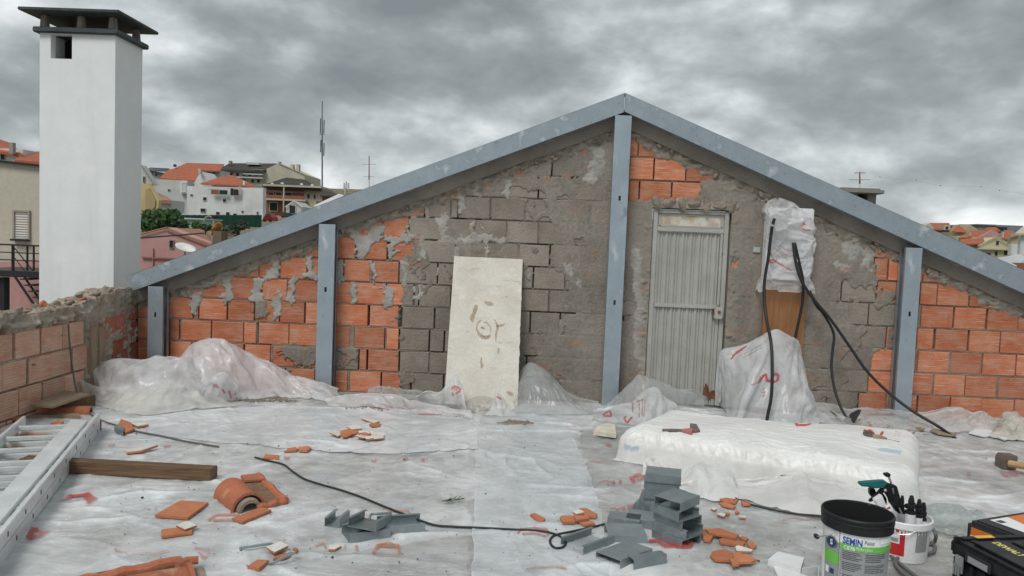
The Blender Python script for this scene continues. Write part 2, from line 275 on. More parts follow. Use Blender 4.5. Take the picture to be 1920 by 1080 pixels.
# ---------------------------------------------------------------- object helpers
def tag(o, label=None, cat=None, group=None, kind=None):
    for k, v in (('label', label), ('category', cat), ('group', group), ('kind', kind)):
        if v: o[k] = v
    return o
def worldloc(o):
    p = Vector(o.location)
    while o.parent: o = o.parent; p += Vector(o.location)
    return p
def thing(name, loc, label, cat, group=None):
    o = bpy.data.objects.new(name, None); COL.objects.link(o); o.location = Vector(tuple(loc)); o.empty_display_size = .1
    return tag(o, label, cat, group)
class MB:
    """collects world-space geometry for ONE mesh"""
    def __init__(s): s.v = []; s.f = []
    def add(s, v, f):
        n = len(s.v); s.v += [tuple(float(c) for c in p) for p in v]; s.f += [tuple(i+n for i in q) for q in f]; return s
    def box(s, c, size, rz=0, R=None, taper=1.0):
        c = Vector(tuple(c)); hx, hy, hz = [q/2 for q in size]
        R = R or Matrix.Rotation(rz, 3, 'Z')
        v = [c + R@Vector((x*hx*(taper if z > 0 else 1), y*hy*(taper if z > 0 else 1), z*hz)) for z in (-1, 1) for x, y in ((-1, -1), (1, -1), (1, 1), (-1, 1))]
        return s.add(v, [(3, 2, 1, 0), (4, 5, 6, 7), (0, 1, 5, 4), (1, 2, 6, 5), (2, 3, 7, 6), (3, 0, 4, 7)])
    def bb(s, x0, x1, y0, y1, z0, z1): return s.box(((x0+x1)/2, (y0+y1)/2, (z0+z1)/2), (abs(x1-x0), abs(y1-y0), abs(z1-z0)))
    def prism(s, poly, ext):
        """poly: 3D points, ext: 3D vector"""
        n = len(poly); e = Vector(tuple(ext)); a = [Vector(tuple(p)) for p in poly]
        v = a + [p+e for p in a]
        return s.add(v, [tuple(range(n))[::-1], tuple(range(n, 2*n))] + [(i, (i+1) % n, (i+1) % n+n, i+n) for i in range(n)])
    def tube(s, pts, r, n=8, caps=True):
        pts = [Vector(tuple(p)) for p in pts]; rs = r if hasattr(r, '__len__') else [r]*len(pts); v = []; f = []
        up = Vector((0, 0, 1)); prev = None
        for i, p in enumerate(pts):
            t = (pts[min(i+1, len(pts)-1)]-pts[max(i-1, 0)]).normalized()
            if prev is None:
                a = t.orthogonal().normalized()
            else:
                a = (prev-t*prev.dot(t)).normalized()
            prev = a; b = t.cross(a)
            for k in range(n):
                an = 2*math.pi*k/n; v.append(p+(a*math.cos(an)+b*math.sin(an))*rs[i])
        for i in range(len(pts)-1):
            for k in range(n): f.append((i*n+k, i*n+(k+1) % n, (i+1)*n+(k+1) % n, (i+1)*n+k))
        if caps: f += [tuple(range(n))[::-1], tuple(range((len(pts)-1)*n, len(pts)*n))]
        return s.add(v, f)
    def lathe(s, prof, c, n=32, a0=0.0, a1=2*math.pi, axis=None):
        full = abs(a1-a0-2*math.pi) < 1e-6; m = n if full else n+1; v = []; f = []
        R = axis or Matrix.Identity(3); c = Vector(tuple(c))
        for r, z in prof:
            for k in range(m):
                an = a0+(a1-a0)*k/n; v.append(c+R@Vector((r*math.cos(an), r*math.sin(an), z)))
        for i in range(len(prof)-1):
            for k in range(n):
                k2 = (k+1) % m; f.append((i*m+k, i*m+k2, (i+1)*m+k2, (i+1)*m+k))
        return s.add(v, f)
    def build(s, name, m, parent=None, smooth=False, bevel=0.0, kind=None, origin=None):
        o0 = worldloc(parent) if parent else Vector((0, 0, 0)); org = Vector(tuple(origin)) if origin is not None else o0
        me = bpy.data.meshes.new(name); me.from_pydata([tuple(Vector(p)-org) for p in s.v], [], s.f); me.validate(); me.update()
        return finish(me, name, m, parent, smooth, bevel, kind, tuple(org-o0) if parent else tuple(org))
def finish(me, name, m, parent=None, smooth=False, bevel=0.0, kind=None, loc=(0, 0, 0)):
    bm = bmesh.new(); bm.from_mesh(me); bmesh.ops.recalc_face_normals(bm, faces=bm.faces)
    if bevel: bmesh.ops.bevel(bm, geom=[e for e in bm.edges if len(e.link_faces) == 2 and e.calc_face_angle(0) > .5], offset=bevel, segments=2, affect='EDGES', clamp_overlap=True)
    bm.to_mesh(me); bm.free()
    me.materials.append(m)
    if smooth: me.polygons.foreach_set('use_smooth', [True]*len(me.polygons))
    o = bpy.data.objects.new(name, me); COL.objects.link(o); o.location = loc
    if parent: o.parent = parent
    if kind: o['kind'] = kind
    return o
def gridmesh(name, P, m, parent=None, smooth=True, cols=None, fac=None, keep=None, kind=None, facname='milk'):
    """P: (ny,nx,3) world positions; one surface"""
    ny, nx = P.shape[:2]; o0 = np.array(worldloc(parent)) if parent else np.zeros(3)
    idx = np.arange(ny*nx).reshape(ny, nx)
    q = np.stack([idx[:-1, :-1], idx[:-1, 1:], idx[1:, 1:], idx[1:, :-1]], -1).reshape(-1, 4)
    if keep is not None: q = q[keep.reshape(-1)]
    used = np.zeros(ny*nx, bool); used[q.ravel()] = True; rem = np.cumsum(used)-1; q = rem[q]
    V = (P.reshape(-1, 3)-o0)[used]
    me = bpy.data.meshes.new(name); me.vertices.add(len(V)); me.vertices.foreach_set('co', V.ravel().astype(np.float32))
    me.loops.add(q.size); me.loops.foreach_set('vertex_index', q.ravel().astype(np.int32)); me.polygons.add(len(q))
    me.polygons.foreach_set('loop_start', np.arange(0, q.size, 4, dtype=np.int32)); me.polygons.foreach_set('loop_total', np.full(len(q), 4, np.int32))
    me.update(calc_edges=True)
    if cols is not None:
        a = me.attributes.new('Col', 'FLOAT_COLOR', 'POINT'); c = np.ones((ny*nx, 4), np.float32); c[:, :3] = cols.reshape(-1, 3); a.data.foreach_set('color', c[used].ravel())
    if fac is not None:
        a = me.attributes.new(facname, 'FLOAT', 'POINT'); a.data.foreach_set('value', fac.reshape(-1)[used].astype(np.float32))
    if smooth: me.polygons.foreach_set('use_smooth', [True]*len(me.polygons))
    me.materials.append(m); o = bpy.data.objects.new(name, me); COL.objects.link(o)
    if parent: o.parent = parent
    if kind: o['kind'] = kind
    return o
def smoothline(pts, n=10):
    P = [np.array(p, float) for p in pts]; P = [2*P[0]-P[1]]+P+[2*P[-1]-P[-2]]; o = []
    for i in range(1, len(P)-2):
        a, b, c, d = P[i-1:i+3]
        for k in range(n):
            t = k/n; o.append(.5*((2*b)+(-a+c)*t+(2*a-5*b+4*c-d)*t*t+(-a+3*b-3*c+d)*t**3))
    o.append(P[-2]); return o
def textmesh(txt, size=1.0, bold=0.0, shear=0.0):
    """flat text outline as (verts 2D, faces)"""
    cu = bpy.data.curves.new('lettering', 'FONT'); cu.body = txt; cu.size = size; cu.offset = bold; cu.shear = shear; cu.resolution_u = 3; cu.align_x = 'LEFT'
    o = bpy.data.objects.new('lettering', cu); COL.objects.link(o); dg = bpy.context.evaluated_depsgraph_get(); me = o.evaluated_get(dg).to_mesh()
    v = [(p.co.x, p.co.y) for p in me.vertices]; f = [tuple(p.vertices) for p in me.polygons]
    bpy.data.objects.remove(o); bpy.data.curves.remove(cu); return v, f

def upsample(A, m_, ax):
    """Catmull-Rom resampling of an array along one axis to m_ rows"""
    n = A.shape[ax]; t = np.linspace(0, n-1, m_); i = np.minimum(t.astype(int), n-2); f = t-i; W = np.zeros((m_, n)); r = np.arange(m_)
    for k, w_ in ((-1, -.5*f+f*f-.5*f**3), (0, 1-2.5*f*f+1.5*f**3), (1, .5*f+2*f*f-1.5*f**3), (2, -.5*f*f+.5*f**3)): np.add.at(W, (r, np.clip(i+k, 0, n-1)), w_)
    return np.moveaxis(np.tensordot(W, A, (1, ax)), 0, ax)
def crumple(P, sw=1.05, iters=130, anchor=.006, floor=None, wall=-.02, seed=0, amp=.012, bend=.5, pin=None, scale=6.0):
    """let a sheet that has a little too much material buckle into broad folds (position based)"""
    P0 = P.copy(); ny, nx = P.shape[:2]; al = slice(None); prs = []
    for st, k, t in ((1, 1.0, 0), (2, bend, 1), (4, bend*.8, 1)):
        if ny > st: prs.append(((slice(None, -st), al), (slice(st, None), al), k, t))
        if nx > st: prs.append(((al, slice(None, -st)), (al, slice(st, None)), k, t))
    s = [slice(None, -1), slice(1, None)]; prs += [((s[0], s[0]), (s[1], s[1]), .5, 0), ((s[0], s[1]), (s[1], s[0]), .5, 0)]
    R = [np.linalg.norm(P[a_]-P[b_], axis=-1)*(sw if not t else 1+(sw-1)*.55) for a_, b_, k, t in prs]
    yy, xx = np.mgrid[0:ny, 0:nx]; P = P+np.stack([fbm(xx/scale+.2*k, yy/scale*.8, seed*7+k, 2) for k in (1, 2, 3)], -1)*amp
    for it in range(iters):
        D = np.zeros_like(P); Wt = np.full((ny, nx, 1), 1e-6)
        for (a_, b_, k, t), r in zip(prs, R):
            d_ = P[b_]-P[a_]; l = np.linalg.norm(d_, axis=-1)+1e-9; q = (l-r)/l*.5*k
            if t: q = np.minimum(q, 0)
            c_ = d_*q[..., None]; D[a_] += c_; D[b_] -= c_; Wt[a_] += k; Wt[b_] += k
        P = P+D/Wt*1.5+(P0-P)*anchor
        if pin is not None: P = np.where(pin[..., None], P0, P)
        if floor is not None: P[..., 2] = np.maximum(P[..., 2], floor(P[..., 0], P[..., 1]))
        if wall is not None: P[..., 1] = np.minimum(P[..., 1], wall)
    return P
# ================================================================ THE SETTING: terrain, roof floor
def terrain():
    xs = np.concatenate([np.linspace(-900, -80, 22), np.linspace(-70, 130, 60), np.linspace(150, 1200, 24)]); ys = np.concatenate([np.linspace(-60, 240, 60), np.linspace(260, 1600, 34)])
    X, Y = np.meshgrid(xs, ys)
    Z = -9.5 + 19*sstep(75, 170, Y)*sstep(-4, -26, X) + 5*sstep(90, 220, Y)*sstep(0, 40, X) + 34*sstep(230, 800, Y) + 8*pn(X/220, Y/220, 5)*sstep(250, 500, Y) + .4*pn(X/17, Y/17, 6)
    m = mat('hillside', (.10, .11, .055), .95, col2=(.24, .20, .15), vs=.05, bump=.4, bs=1.5, spec=.1, stains=[((.30, .17, .12), .09, .58, .66, (1, 1, 1)), ((.42, .40, .37), .13, .60, .68, (1, 1, 1))])
    tag(gridmesh('terrain', np.stack([X, Y, Z], -1), m), kind='structure')
terrain()
FL = MB().bb(-3.9, 5.7, -8.2, .2, -.35, 0); tag(FL.build('roof_floor', M['concrete']), kind='structure')
# ================================================================ BRICK WALLS
def pline(a, b):
    """z of the XZ line through a, b as a function of X"""
    k = (b[2]-a[2])/(b[0]-a[0]); return lambda x: a[2]+k*(x-a[0])
RY = -.15
AP_T, AP_B = at(1172, 174, RY), at(1172, 210, RY)
LT = pline(at(237, 518, RY), AP_T); LB = pline(at(249, 546, RY), AP_B); RT = pline(AP_T, at(1920, 506, RY)); RB = pline(AP_B, at(1920, 551, RY))
XA = AP_T[0]
def zroof(x): return np.minimum(LB(np.asarray(x)), RB(np.asarray(x)))      # underside of the rafters
K0, KS = .626, .208
def clip(poly, f):
    """keep the part of a 2D polygon where f(p) >= 0"""
    o = []
    for i in range(len(poly)):
        a, b = poly[i], poly[(i+1) % len(poly)]; fa, fb = f(a), f(b)
        if fa >= 0: o.append(a)
        if (fa >= 0) != (fb >= 0):
            t = fa/(fa-fb); o.append((a[0]+(b[0]-a[0])*t, a[1]+(b[1]-a[1])*t))
    return o
def lay_rows(rows, u0, u1, toU, k_lo, k_hi, L=.292, J=.014):
    """rows: {k: [(px0, px1) measured bricks]} -> list of (k, ua, ub), gaps filled with whole and cut bricks"""
    out = []
    for k in range(k_lo, k_hi):
        sp = sorted((toU(a, k), toU(b, k)) for a, b in rows.get(k, ())); cur = u0; seq = []
        for a, b in sp+[(u1+.01, None)]:
            first = cur == u0
            if a-cur > .05:
                g0, g1 = (cur if first else cur+J), (a-J); n = max(1, round((g1-g0)/(L+J)))
                if first and n > 1:
                    e = g1; r = []
                    while e-L > g0: r.append((e-L, e)); e -= L+J
                    if e-g0 > .05: r.append((g0, e))
                    seq += r[::-1]
                elif b is None:
                    e = g0
                    if not sp: e += (k % 2)*.15-.15
                    while e < g1: seq.append((e, min(e+L, g1))); e += L+J
                else:
                    wd = (g1-g0-(n-1)*J)/n; seq += [(g0+i*(wd+J), g0+i*(wd+J)+wd) for i in range(n)]
            if b is not None: seq.append((a, b)); cur = b
        out += [(k, max(a, u0), b) for a, b in seq if b > u0]
    return out
NB = 0
def put_brick(parent, poly, uv2w, hf, m, depth=.10, inset=.004):
    """one brick: poly in wall (u, z), front at height hf with slightly rounded arrises"""
    global NB
    n = len(poly); cx = sum(p[0] for p in poly)/n; cz = sum(p[1] for p in poly)/n
    fr = [(cx+(p[0]-cx)*(1-inset/max(.02, abs(p[0]-cx))) if abs(p[0]-cx) > .02 else p[0], cz+(p[1]-cz)*(1-inset/max(.02, abs(p[1]-cz))) if abs(p[1]-cz) > .02 else p[1]) for p in poly]
    tx, tz = random.uniform(-.012, .012), random.uniform(-.02, .02)
    hh = lambda p: hf+tx*(p[0]-cx)+tz*(p[1]-cz)
    v = [uv2w(p[0], p[1], hh(p)) for p in fr]+[uv2w(p[0], p[1], hh(p)-inset) for p in poly]+[uv2w(p[0], p[1], hf-depth) for p in poly]
    f = [tuple(range(n))]+[(i, (i+1) % n, (i+1) % n+n, i+n) for i in range(n)]+[(i+n, (i+1) % n+n, (i+1) % n+2*n, i+2*n) for i in range(n)]
    NB += 1
    b = MB(); b.v = v; b.f = f
    return b.build('brick', m, parent, origin=uv2w(cx, cz, 0))
def S(*c, o=(300, 420), s=3.177): return [(o[0]+a/s, o[0]+b/s) for a, b in c]
o1 = dict(o=(300, 420), s=3.177); o6 = dict(o=(1580, 480), s=3.0); o4 = dict(o=(1110, 160), s=3.374); o2 = dict(o=(700, 220), s=3.177); o3 = dict(o=(720, 440), s=3.0)
ROWS = {
 -3: S((750, 920), (1043, 1115), (1130, 1312), (1322, 1490), **o1)+S((785, 955), **dict(o=(720, 440), s=3))[:0]+S((90, 238), (247, 290), (320, 415), (425, 600), (608, 782), (785, 962), (968, 1140), **o6),
 -2: S((60, 185), (190, 350), (360, 495), (505, 655), (672, 840), (850, 1000), (1012, 1180), (1188, 1228), (1240, 1420), (1430, 1600), **o1)+S((148, 290), (325, 505), (515, 688), (693, 865), (878, 1060), **o6),
 -1: S((62, 112), (125, 302), (308, 495), (500, 572), (588, 765), (770, 945), (955, 1130), (1158, 1335), (1350, 1420), (1430, 1600), **o1)+S((165, 330), (340, 412), (425, 597), (610, 780), (790, 972), (980, 1150), **o6),
 0: S((30, 195), (235, 395), (405, 560), (566, 708), (716, 858), (868, 1040), (1050, 1235), (1250, 1420), (1447, 1610), **o1)+S((250, 415), (420, 510), (523, 702), (715, 885), (890, 1060), **o6),
 1: S((108, 205), (240, 395), (410, 560), (610, 755), (800, 965), (978, 1150), (1163, 1342), (1350, 1510), **o1)+S((330, 425), (443, 620), (630, 805), (818, 987), (992, 1160), **o6),
 2: S((418, 508), (512, 588), (592, 668), (718, 872), (905, 1060), (1098, 1250), (1268, 1420), **o1)+S((195, 300), (330, 430), (440, 530), (537, 710), (720, 822), (830, 990), **o6),
 3: S((697, 790), (795, 1000), (1010, 1162), (1175, 1350), (1370, 1520), **o1)+S((180, 252), (262, 380), (458, 550), **o6),
 4: S((1000, 1140), (1150, 1320), (1335, 1480), **o1),
 5: S((145, 302), (312, 460), **o2), 6: S((425, 525), (532, 605), (612, 780), **o2)+S((130, 230), (235, 295), (305, 500), (510, 700), (710, 900), (940, 1100), **o4),
 7: S((785, 878), (888, 1060), (1070, 1200), **o2)+S((240, 388), (398, 592), (600, 780), (790, 960), **o4), 8: S((1120, 1180), (1190, 1290), **o2)+S((200, 290), (297, 480), (490, 640), **o4)}
def joints(k, o, s, *js, n0=0, n1=0, step=195.0, gap=5):
    js = list(js); js = [js[0]-step*(i+1) for i in range(n0)][::-1]+js+[js[-1]+step*(i+1) for i in range(n1)]
    ROWS[k] = ROWS[k]+[(o[0]+(p+gap)/s, o[0]+(q-gap)/s) for p, q in zip(js[:-1], js[1:])]
O2, O3 = (700, 220), (720, 440)
joints(6, O2, 3.177, 800, 985, 1180, n1=1); joints(5, O2, 3.177, 700, 905, 1100, n0=1, n1=1); joints(4, O2, 3.177, 985, 1175, n0=3, n1=0, step=190); joints(3, O2, 3.177, 865, 1052, n0=2, n1=1, step=188); joints(2, O2, 3.177, 953, 1143, n0=3, n1=1, step=190); joints(7, O2, 3.177, 1205, 1390)
joints(1, O3, 3.0, 745, 928, n0=3, n1=1, step=183, gap=4.5); joints(0, O3, 3.0, 100, 285, n1=2, step=185, gap=4.5); joints(0, O3, 3.0, 822, 990, n1=1, step=170, gap=4.5); joints(-1, O3, 3.0, 165, 340, 520, 710, 902, n1=1, step=180, gap=4.5); joints(-2, O3, 3.0, 90, 262, n1=0, gap=4.5); joints(-2, O3, 3.0, 440, 620, 800, 978, n1=1, step=175, gap=4.5); joints(-3, O3, 3.0, 153, 335, n1=4, step=182, gap=4.5)
for k in ROWS:                                           # measured pieces that would overlap: keep the first
    o = []
    for p, q in sorted(ROWS[k]):
        if q-p < 6: continue
        if o and p < o[-1][1]+1.0: p = o[-1][1]+3.2
        if q-p > 7: o.append((p, q))
    ROWS[k] = o
XL, XR = at(258, 640, 0)[0], 5.5
dTL, dTR, dBL, dBR = at(1224, 392, .06), at(1366, 398, .06), at(1209, 720, .06), at(1346, 752, .06)
DX0, DX1, DZ = (dTL[0]+dBL[0])/2-.012, (dTR[0]+dBR[0])/2+.012, (dTL[2]+dTR[2])/2+.012
gable = thing('gable_wall', (XA, .1, 0), 'gable end wall of orange hollow bricks partly smeared with grey render, with metal door', 'wall')
g2w = lambda u, z, h: (u, -h, z)
FASC = .115        # depth of the smooth band under the rafters (measured down the wall)
def toU_g(px, k):
    z = K0+KS*(k+.5); d = ray(px, 540)        # find the point of that course under the pixel column
    for _ in range(6):
        P = at(px, 540, 0); py = 540
        for _ in range(8):
            P = at(px, py, 0); py += (P[2]-z)*(FPX/(-CAM[1]))
        return P[0]
bricks_g = []
for k, a, b in lay_rows(ROWS, XL, XR, toU_g, -4, 11):
    z0 = K0+KS*k; z1 = z0+KS-.014
    poly = [(a, max(z0, -.06)), (b, max(z0, -.06)), (b, z1), (a, z1)]
    if z1 < -.05: continue
    off = FASC+.045+.03*random.random()
    poly = clip(poly, lambda p: LB(p[0])-off-p[1]); poly = clip(poly, lambda p: RB(p[0])-off-p[1]) if len(poly) > 2 else poly
    parts = [poly]
    if len(poly) > 2 and min(p[1] for p in poly) < DZ+.05 and a < DX1 and b > DX0:
        if z0 > DZ-.06: parts = [clip(poly, lambda p: p[1]-DZ-.03)]
        else: parts = [clip(poly, lambda p: DX0-.03-p[0]), clip(poly, lambda p: p[0]-DX1-.03)]
    for q in parts:
        if len(q) < 3: continue
        us = [p[0] for p in q]; zs = [p[1] for p in q]
        if (max(us)-min(us))*(max(zs)-min(zs)) < .0016 or max(zs)-min(zs) < .022: continue
        bricks_g.append(q)

# ---- mortar, render and smears as one relief sheet over the bricks
RES = .0095
us = np.arange(XL, XR, RES); zs = np.arange(-.06, float(zroof(XA))-.02, RES); U, Z = np.meshgrid(us, zs)
def px_of(P):
    v = P-CAM; k = v@CF; return 960+FPX*(v@CR)/k, 540+FPX*(v@CD)/k
PX, PY = px_of(np.stack([U, 0*U, Z], -1))
BM = np.zeros(U.shape, bool)
for q in bricks_g:
    u0, u1 = min(p[0] for p in q), max(p[0] for p in q); z0, z1 = min(p[1] for p in q), max(p[1] for p in q)
    i0, i1 = np.searchsorted(zs, (z0, z1)); j0, j1 = np.searchsorted(us, (u0, u1)); sub = (slice(i0, i1), slice(j0, j1))
    BM[sub] |= inpoly(U[sub], Z[sub], q) if len(q) != 4 else True
wx = PX+8*fbm(U*6, Z*6, 3, 3)+5*fbm(U*26, Z*26, 5, 3); wy = PY+8*fbm(U*6, Z*6, 9, 3)+5*fbm(U*26, Z*26, 11, 3)
COATPOLY = [(800, 340), (768, 395), (762, 432), (770, 470), (746, 510), (757, 550), (741, 590), (748, 640), (749, 700), (748, 790), (1612, 800), (1612, 738), (1628, 700), (1652, 660), (1675, 652), (1677, 546), (1642, 540), (1642, 478), (1690, 440), (1172, 180)]
coat = inpoly(wx, wy, COATPOLY)
def T(pts, o, s): return [(o[0]+x/s, o[1]+y/s) for x, y in pts]
HOLES = [[(1180, 250), (1250, 268), (1290, 290), (1347, 318), (1343, 336), (1314, 340), (1312, 366), (1285, 372), (1214, 374), (1178, 376)],
 T([(145, 585), (185, 500), (302, 495), (302, 582)], (700, 220), 3.177), T([(425, 422), (522, 422), (522, 466), (425, 462)], (700, 220), 3.177), T([(620, 352), (782, 352), (778, 390), (625, 388)], (700, 220), 3.177),
 T([(783, 282), (876, 282), (876, 347), (785, 345)], (700, 220), 3.177), T([(888, 252), (1065, 232), (1060, 258), (888, 292)], (700, 220), 3.177), T([(1190, 165), (1282, 132), (1272, 200), (1190, 230)], (700, 220), 3.177), T([(1118, 178), (1162, 182), (1160, 222), (1120, 222)], (700, 220), 3.177),
 T([(1095, 470), (1120, 478), (1150, 460), (1155, 488), (1095, 492)], (700, 220), 3.177), T([(1200, 725), (1245, 720), (1250, 745), (1205, 762)], (700, 220), 3.177), T([(330, 610), (362, 610), (362, 640), (332, 640)], (700, 220), 3.177),
 T([(940, 615), (985, 625), (1075, 665), (1065, 700), (1010, 680), (950, 645)], (1110, 160), 3.374), T([(530, 165), (605, 170), (608, 208), (580, 200)], (1300, 340), 2.347), T([(608, 185), (665, 200), (650, 220), (610, 212)], (1300, 340), 2.347),
 T([(168, 345), (200, 340), (195, 375), (170, 372)], (1300, 340), 2.347), T([(160, 460), (180, 458), (178, 495), (162, 490)], (1300, 340), 2.347), T([(755, 610), (795, 610), (795, 630), (758, 628)], (1300, 340), 2.347), T([(785, 640), (835, 645), (825, 680), (800, 660)], (1300, 340), 2.347),
 T([(742, 812), (785, 800), (785, 755), (825, 750), (830, 830), (742, 832)], (1300, 340), 2.347), T([(195, 150), (300, 150), (300, 205), (230, 180)], (1580, 480), 3)]
for hp in HOLES: coat &= ~inpoly(PX+4*fbm(U*11, Z*11, 23, 3), PY+4*fbm(U*11, Z*11, 29, 3), hp)
# old render left on the brick side
for hp in [T([(700, 770), (740, 730), (800, 715), (830, 700), (850, 720), (945, 725), (945, 850), (820, 850)], (300, 420), 3.177), T([(1030, 745), (1180, 745), (1185, 800), (1150, 858), (1035, 862)], (300, 420), 3.177), T([(563, 462), (622, 460), (628, 570), (560, 572)], (300, 420), 3.177), T([(720, 850), (790, 850), (740, 890)], (300, 420), 3.177)]:
    coat |= inpoly(wx, wy, hp)
BLK = np.zeros(U.shape, bool)
for q in bricks_g:
    u0, u1 = min(p[0] for p in q), max(p[0] for p in q); z0, z1 = min(p[1] for p in q), max(p[1] for p in q)
    i0, i1 = np.searchsorted(zs, (z0, z1)); j0, j1 = np.searchsorted(us, (u0, u1)); fr = coat[i0:i1, j0:j1].mean() if i1 > i0 and j1 > j0 else 0
    cv = fr > .80; BLK[i0:i1, j0:j1] |= cv; put_brick(gable, q, g2w, random.uniform(.001, .009) if cv else random.uniform(-.004, .0015), M['render_block' if cv else 'brick'])
sm = np.zeros(U.shape)
def smear(pts, wd, o=None, s=1):
    global sm
    if o: pts = T(pts, o, s); wd = wd/s
    for (x0, y0), (x1, y1) in zip(pts[:-1], pts[1:]):
        L2 = max((x1-x0)**2+(y1-y0)**2, 1e-6); t = np.clip(((wx-x0)*(x1-x0)+(wy-y0)*(y1-y0))/L2, 0, 1)
        d = np.hypot(wx-x0-t*(x1-x0), wy-y0-t*(y1-y0)); sm = np.maximum(sm, np.clip(1.45-d/(wd/2), 0, 1))
A1 = ((300, 420), 3.177)
for pts, wd in [([(215, 340), (222, 400), (212, 530)], 50), ([(240, 350), (300, 345)], 60), ([(395, 290), (395, 430)], 55), ([(590, 330), (585, 440)], 50), ([(545, 435), (600, 435)], 40), ([(630, 300), (700, 290)], 50), ([(695, 185), (690, 300)], 48), ([(790, 330), (775, 450)], 48), ([(695, 445), (695, 540)], 52), ([(885, 210), (890, 320)], 45), ([(870, 315), (925, 318)], 50),
    ([(480, 250), (430, 290)], 60), ([(1080, 220), (1075, 330)], 40), ([(1265, 220), (1265, 340)], 28), ([(1165, 365), (1165, 455)], 34), ([(1350, 390), (1345, 475)], 52), ([(1465, 240), (1462, 350)], 50), ([(1365, 80), (1370, 180)], 34), ([(1170, 95), (1250, 100), (1200, 170)], 75), ([(1290, 20), (1280, 80)], 70), ([(1140, 60), (1170, 130)], 45), ([(1370, 185), (1410, 160)], 30), ([(1380, 70), (1500, 72)], 30)]: smear(pts, wd, *A1)
A2 = ((700, 220), 3.177)
for pts, wd in [([(410, 610), (415, 700), (440, 740)], 60), ([(430, 735), (520, 730), (600, 725), (775, 735)], 48), ([(600, 635), (598, 720)], 32), ([(490, 750), (485, 815)], 36), ([(670, 750), (668, 820)], 20), ([(800, 370), (790, 470)], 34), ([(525, 490), (530, 555)], 44), ([(335, 490), (335, 590)], 45), ([(295, 730), (292, 815)], 45), ([(190, 875), (190, 990)], 46), ([(278, 1020), (275, 1070)], 34), ([(605, 430), (608, 480)], 26), ([(110, 715), (250, 715)], 36), ([(100, 740), (100, 830)], 36), ([(30, 650), (25, 720)], 60), ([(225, 600), (215, 660)], 30), ([(380, 900), (375, 940)], 26), ([(1165, 885), (1160, 905)], 40), ([(1215, 960), (1225, 995)], 24), ([(935, 930), (930, 950)], 36), ([(655, 660), (655, 662)], 24)]: smear(pts, wd, *A2)
A8 = ((1300, 340), 2.347)
for pts, wd in [([(690, 290), (720, 290)], 60), ([(775, 310), (755, 370)], 42), ([(800, 310), (880, 330)], 26), ([(645, 368), (660, 370)], 36)]: smear(pts, wd, *A8)
smear([(1240, 385), (1290, 388), (1360, 392)], 20); smear([(1190, 470), (1200, 560), (1196, 640), (1205, 700)], 16); smear([(1110, 268), (1128, 300), (1108, 330)], 22)
# grooves and open joints
bed = np.abs((Z-K0+.007+KS/2) % KS-KS/2) < .0085
J = ~BM
hn = pn(U*2.3, Z*2.3, 41)
headopen = J & ~bed & (pn(np.floor(U/.12), np.floor((Z-K0)/KS)*3.7, 77) > -.02)
bedopen = J & bed & (pn(U*3.1, Z*1.7, 55) > .52)
crk = np.zeros(U.shape, bool)
for x0, x1, y, o, s in [(480, 720, 603, (700, 220), 3.177), (880, 1110, 760, (700, 220), 3.177), (910, 990, 358, (700, 220), 3.177), (250, 340, 655, (720, 440), 3), (790, 1045, 684, (720, 440), 3), (820, 1075, 437, (720, 440), 3), (270, 370, 728, (700, 220), 3.177), (1180, 1270, 366, (700, 220), 3.177), (870, 990, 890, (700, 220), 3.177)]:
    xa, xb, yy = o[0]+x0/s, o[0]+x1/s, o[1]+y/s; crk |= (np.abs(PY-yy-.04*(PX-(xa+xb)/2)-2*pn(U*9, Z, 4)) < 1.5) & (PX > xa) & (PX < xb) & (pn(U*6, Z*6, 8) > -.35)
f1 = fbm(U*9, Z*9, 101, 5); f2 = fbm(U*30, Z*30, 111, 3); f3 = fbm(U*2.2, Z*2.2, 121, 3)
H = np.where(BM, -.03, -.005+.003*f2)
H = np.where(headopen, -.055, H); H = np.where(bedopen, -.02, H)
cvn = pn(U*1.7, Z*1.7, 61)+.5*fbm(U*5, Z*5, 63, 4)+1.15*sstep(1050, 1110, PX)*sstep(1640, 1500, PX)
cover = sstep(-.1, .5, cvn)      # how well the render hides the joints
Hc = .0085+.003*f1+.0016*f2-(J*(1-.85*cover))*.010
thin = coat & (cover < .36); H = np.where(coat & ~thin, Hc, H); H = np.where(thin, np.where(BM, np.where(BLK, -.02, .004+.002*f1), np.where(headopen, -.07, -.001+.006*f1)), H); H = np.where(coat & crk & J, -.07, H)
ss = sstep(.22, .48, sm+.10*f1); H = H*(1-ss)+ss*(np.maximum(H, .0035)+.004*sstep(.4, 1.0, sm)+.0025*f1+.002*f2)
# crumbly zone below the band, rough jambs round the door
dz = (zroof(U)-Z); rub = sstep(FASC+.15+.05*f1, FASC+.06, dz)
lump = .018*ridge(U*9, Z*13, 131)+.022*np.abs(pn(U*16, Z*22, 133))+.02*f1
H = H*(1-rub)+rub*(-.012+lump)
dj = np.maximum(np.maximum(DX0-U, U-DX1), Z-DZ); jam = sstep(.17+.05*f1, .03, dj)*(dj > -.02)
H = H*(1-jam)+jam*np.maximum(H, .004+.022*fbm(U*8, Z*8, 141, 4)+.008*f2)
door_hole = (U > DX0) & (U < DX1) & (Z < DZ)
H = np.where(door_hole, np.nan, H)
t = np.clip(.5+.55*f3+.25*f1, 0, 1)[..., None]
C = np.array((.275, .245, .207))*(1-t)+np.array((.195, .172, .145))*t
C = C*(1+.16*f2[..., None])
lite = sstep(.2, .7, fbm(U*1.6, Z*1.3, 151, 4)+.55*sstep(1060, 1130, PX)*sstep(1190, 1130, PX)); C = C*(1-.45*lite[..., None])+.45*lite[..., None]*np.array((.30, .265, .225))
Cs = np.array((.36, .345, .315))*(1+.2*f1[..., None]); C = C*(1-ss[..., None])+ss[..., None]*Cs
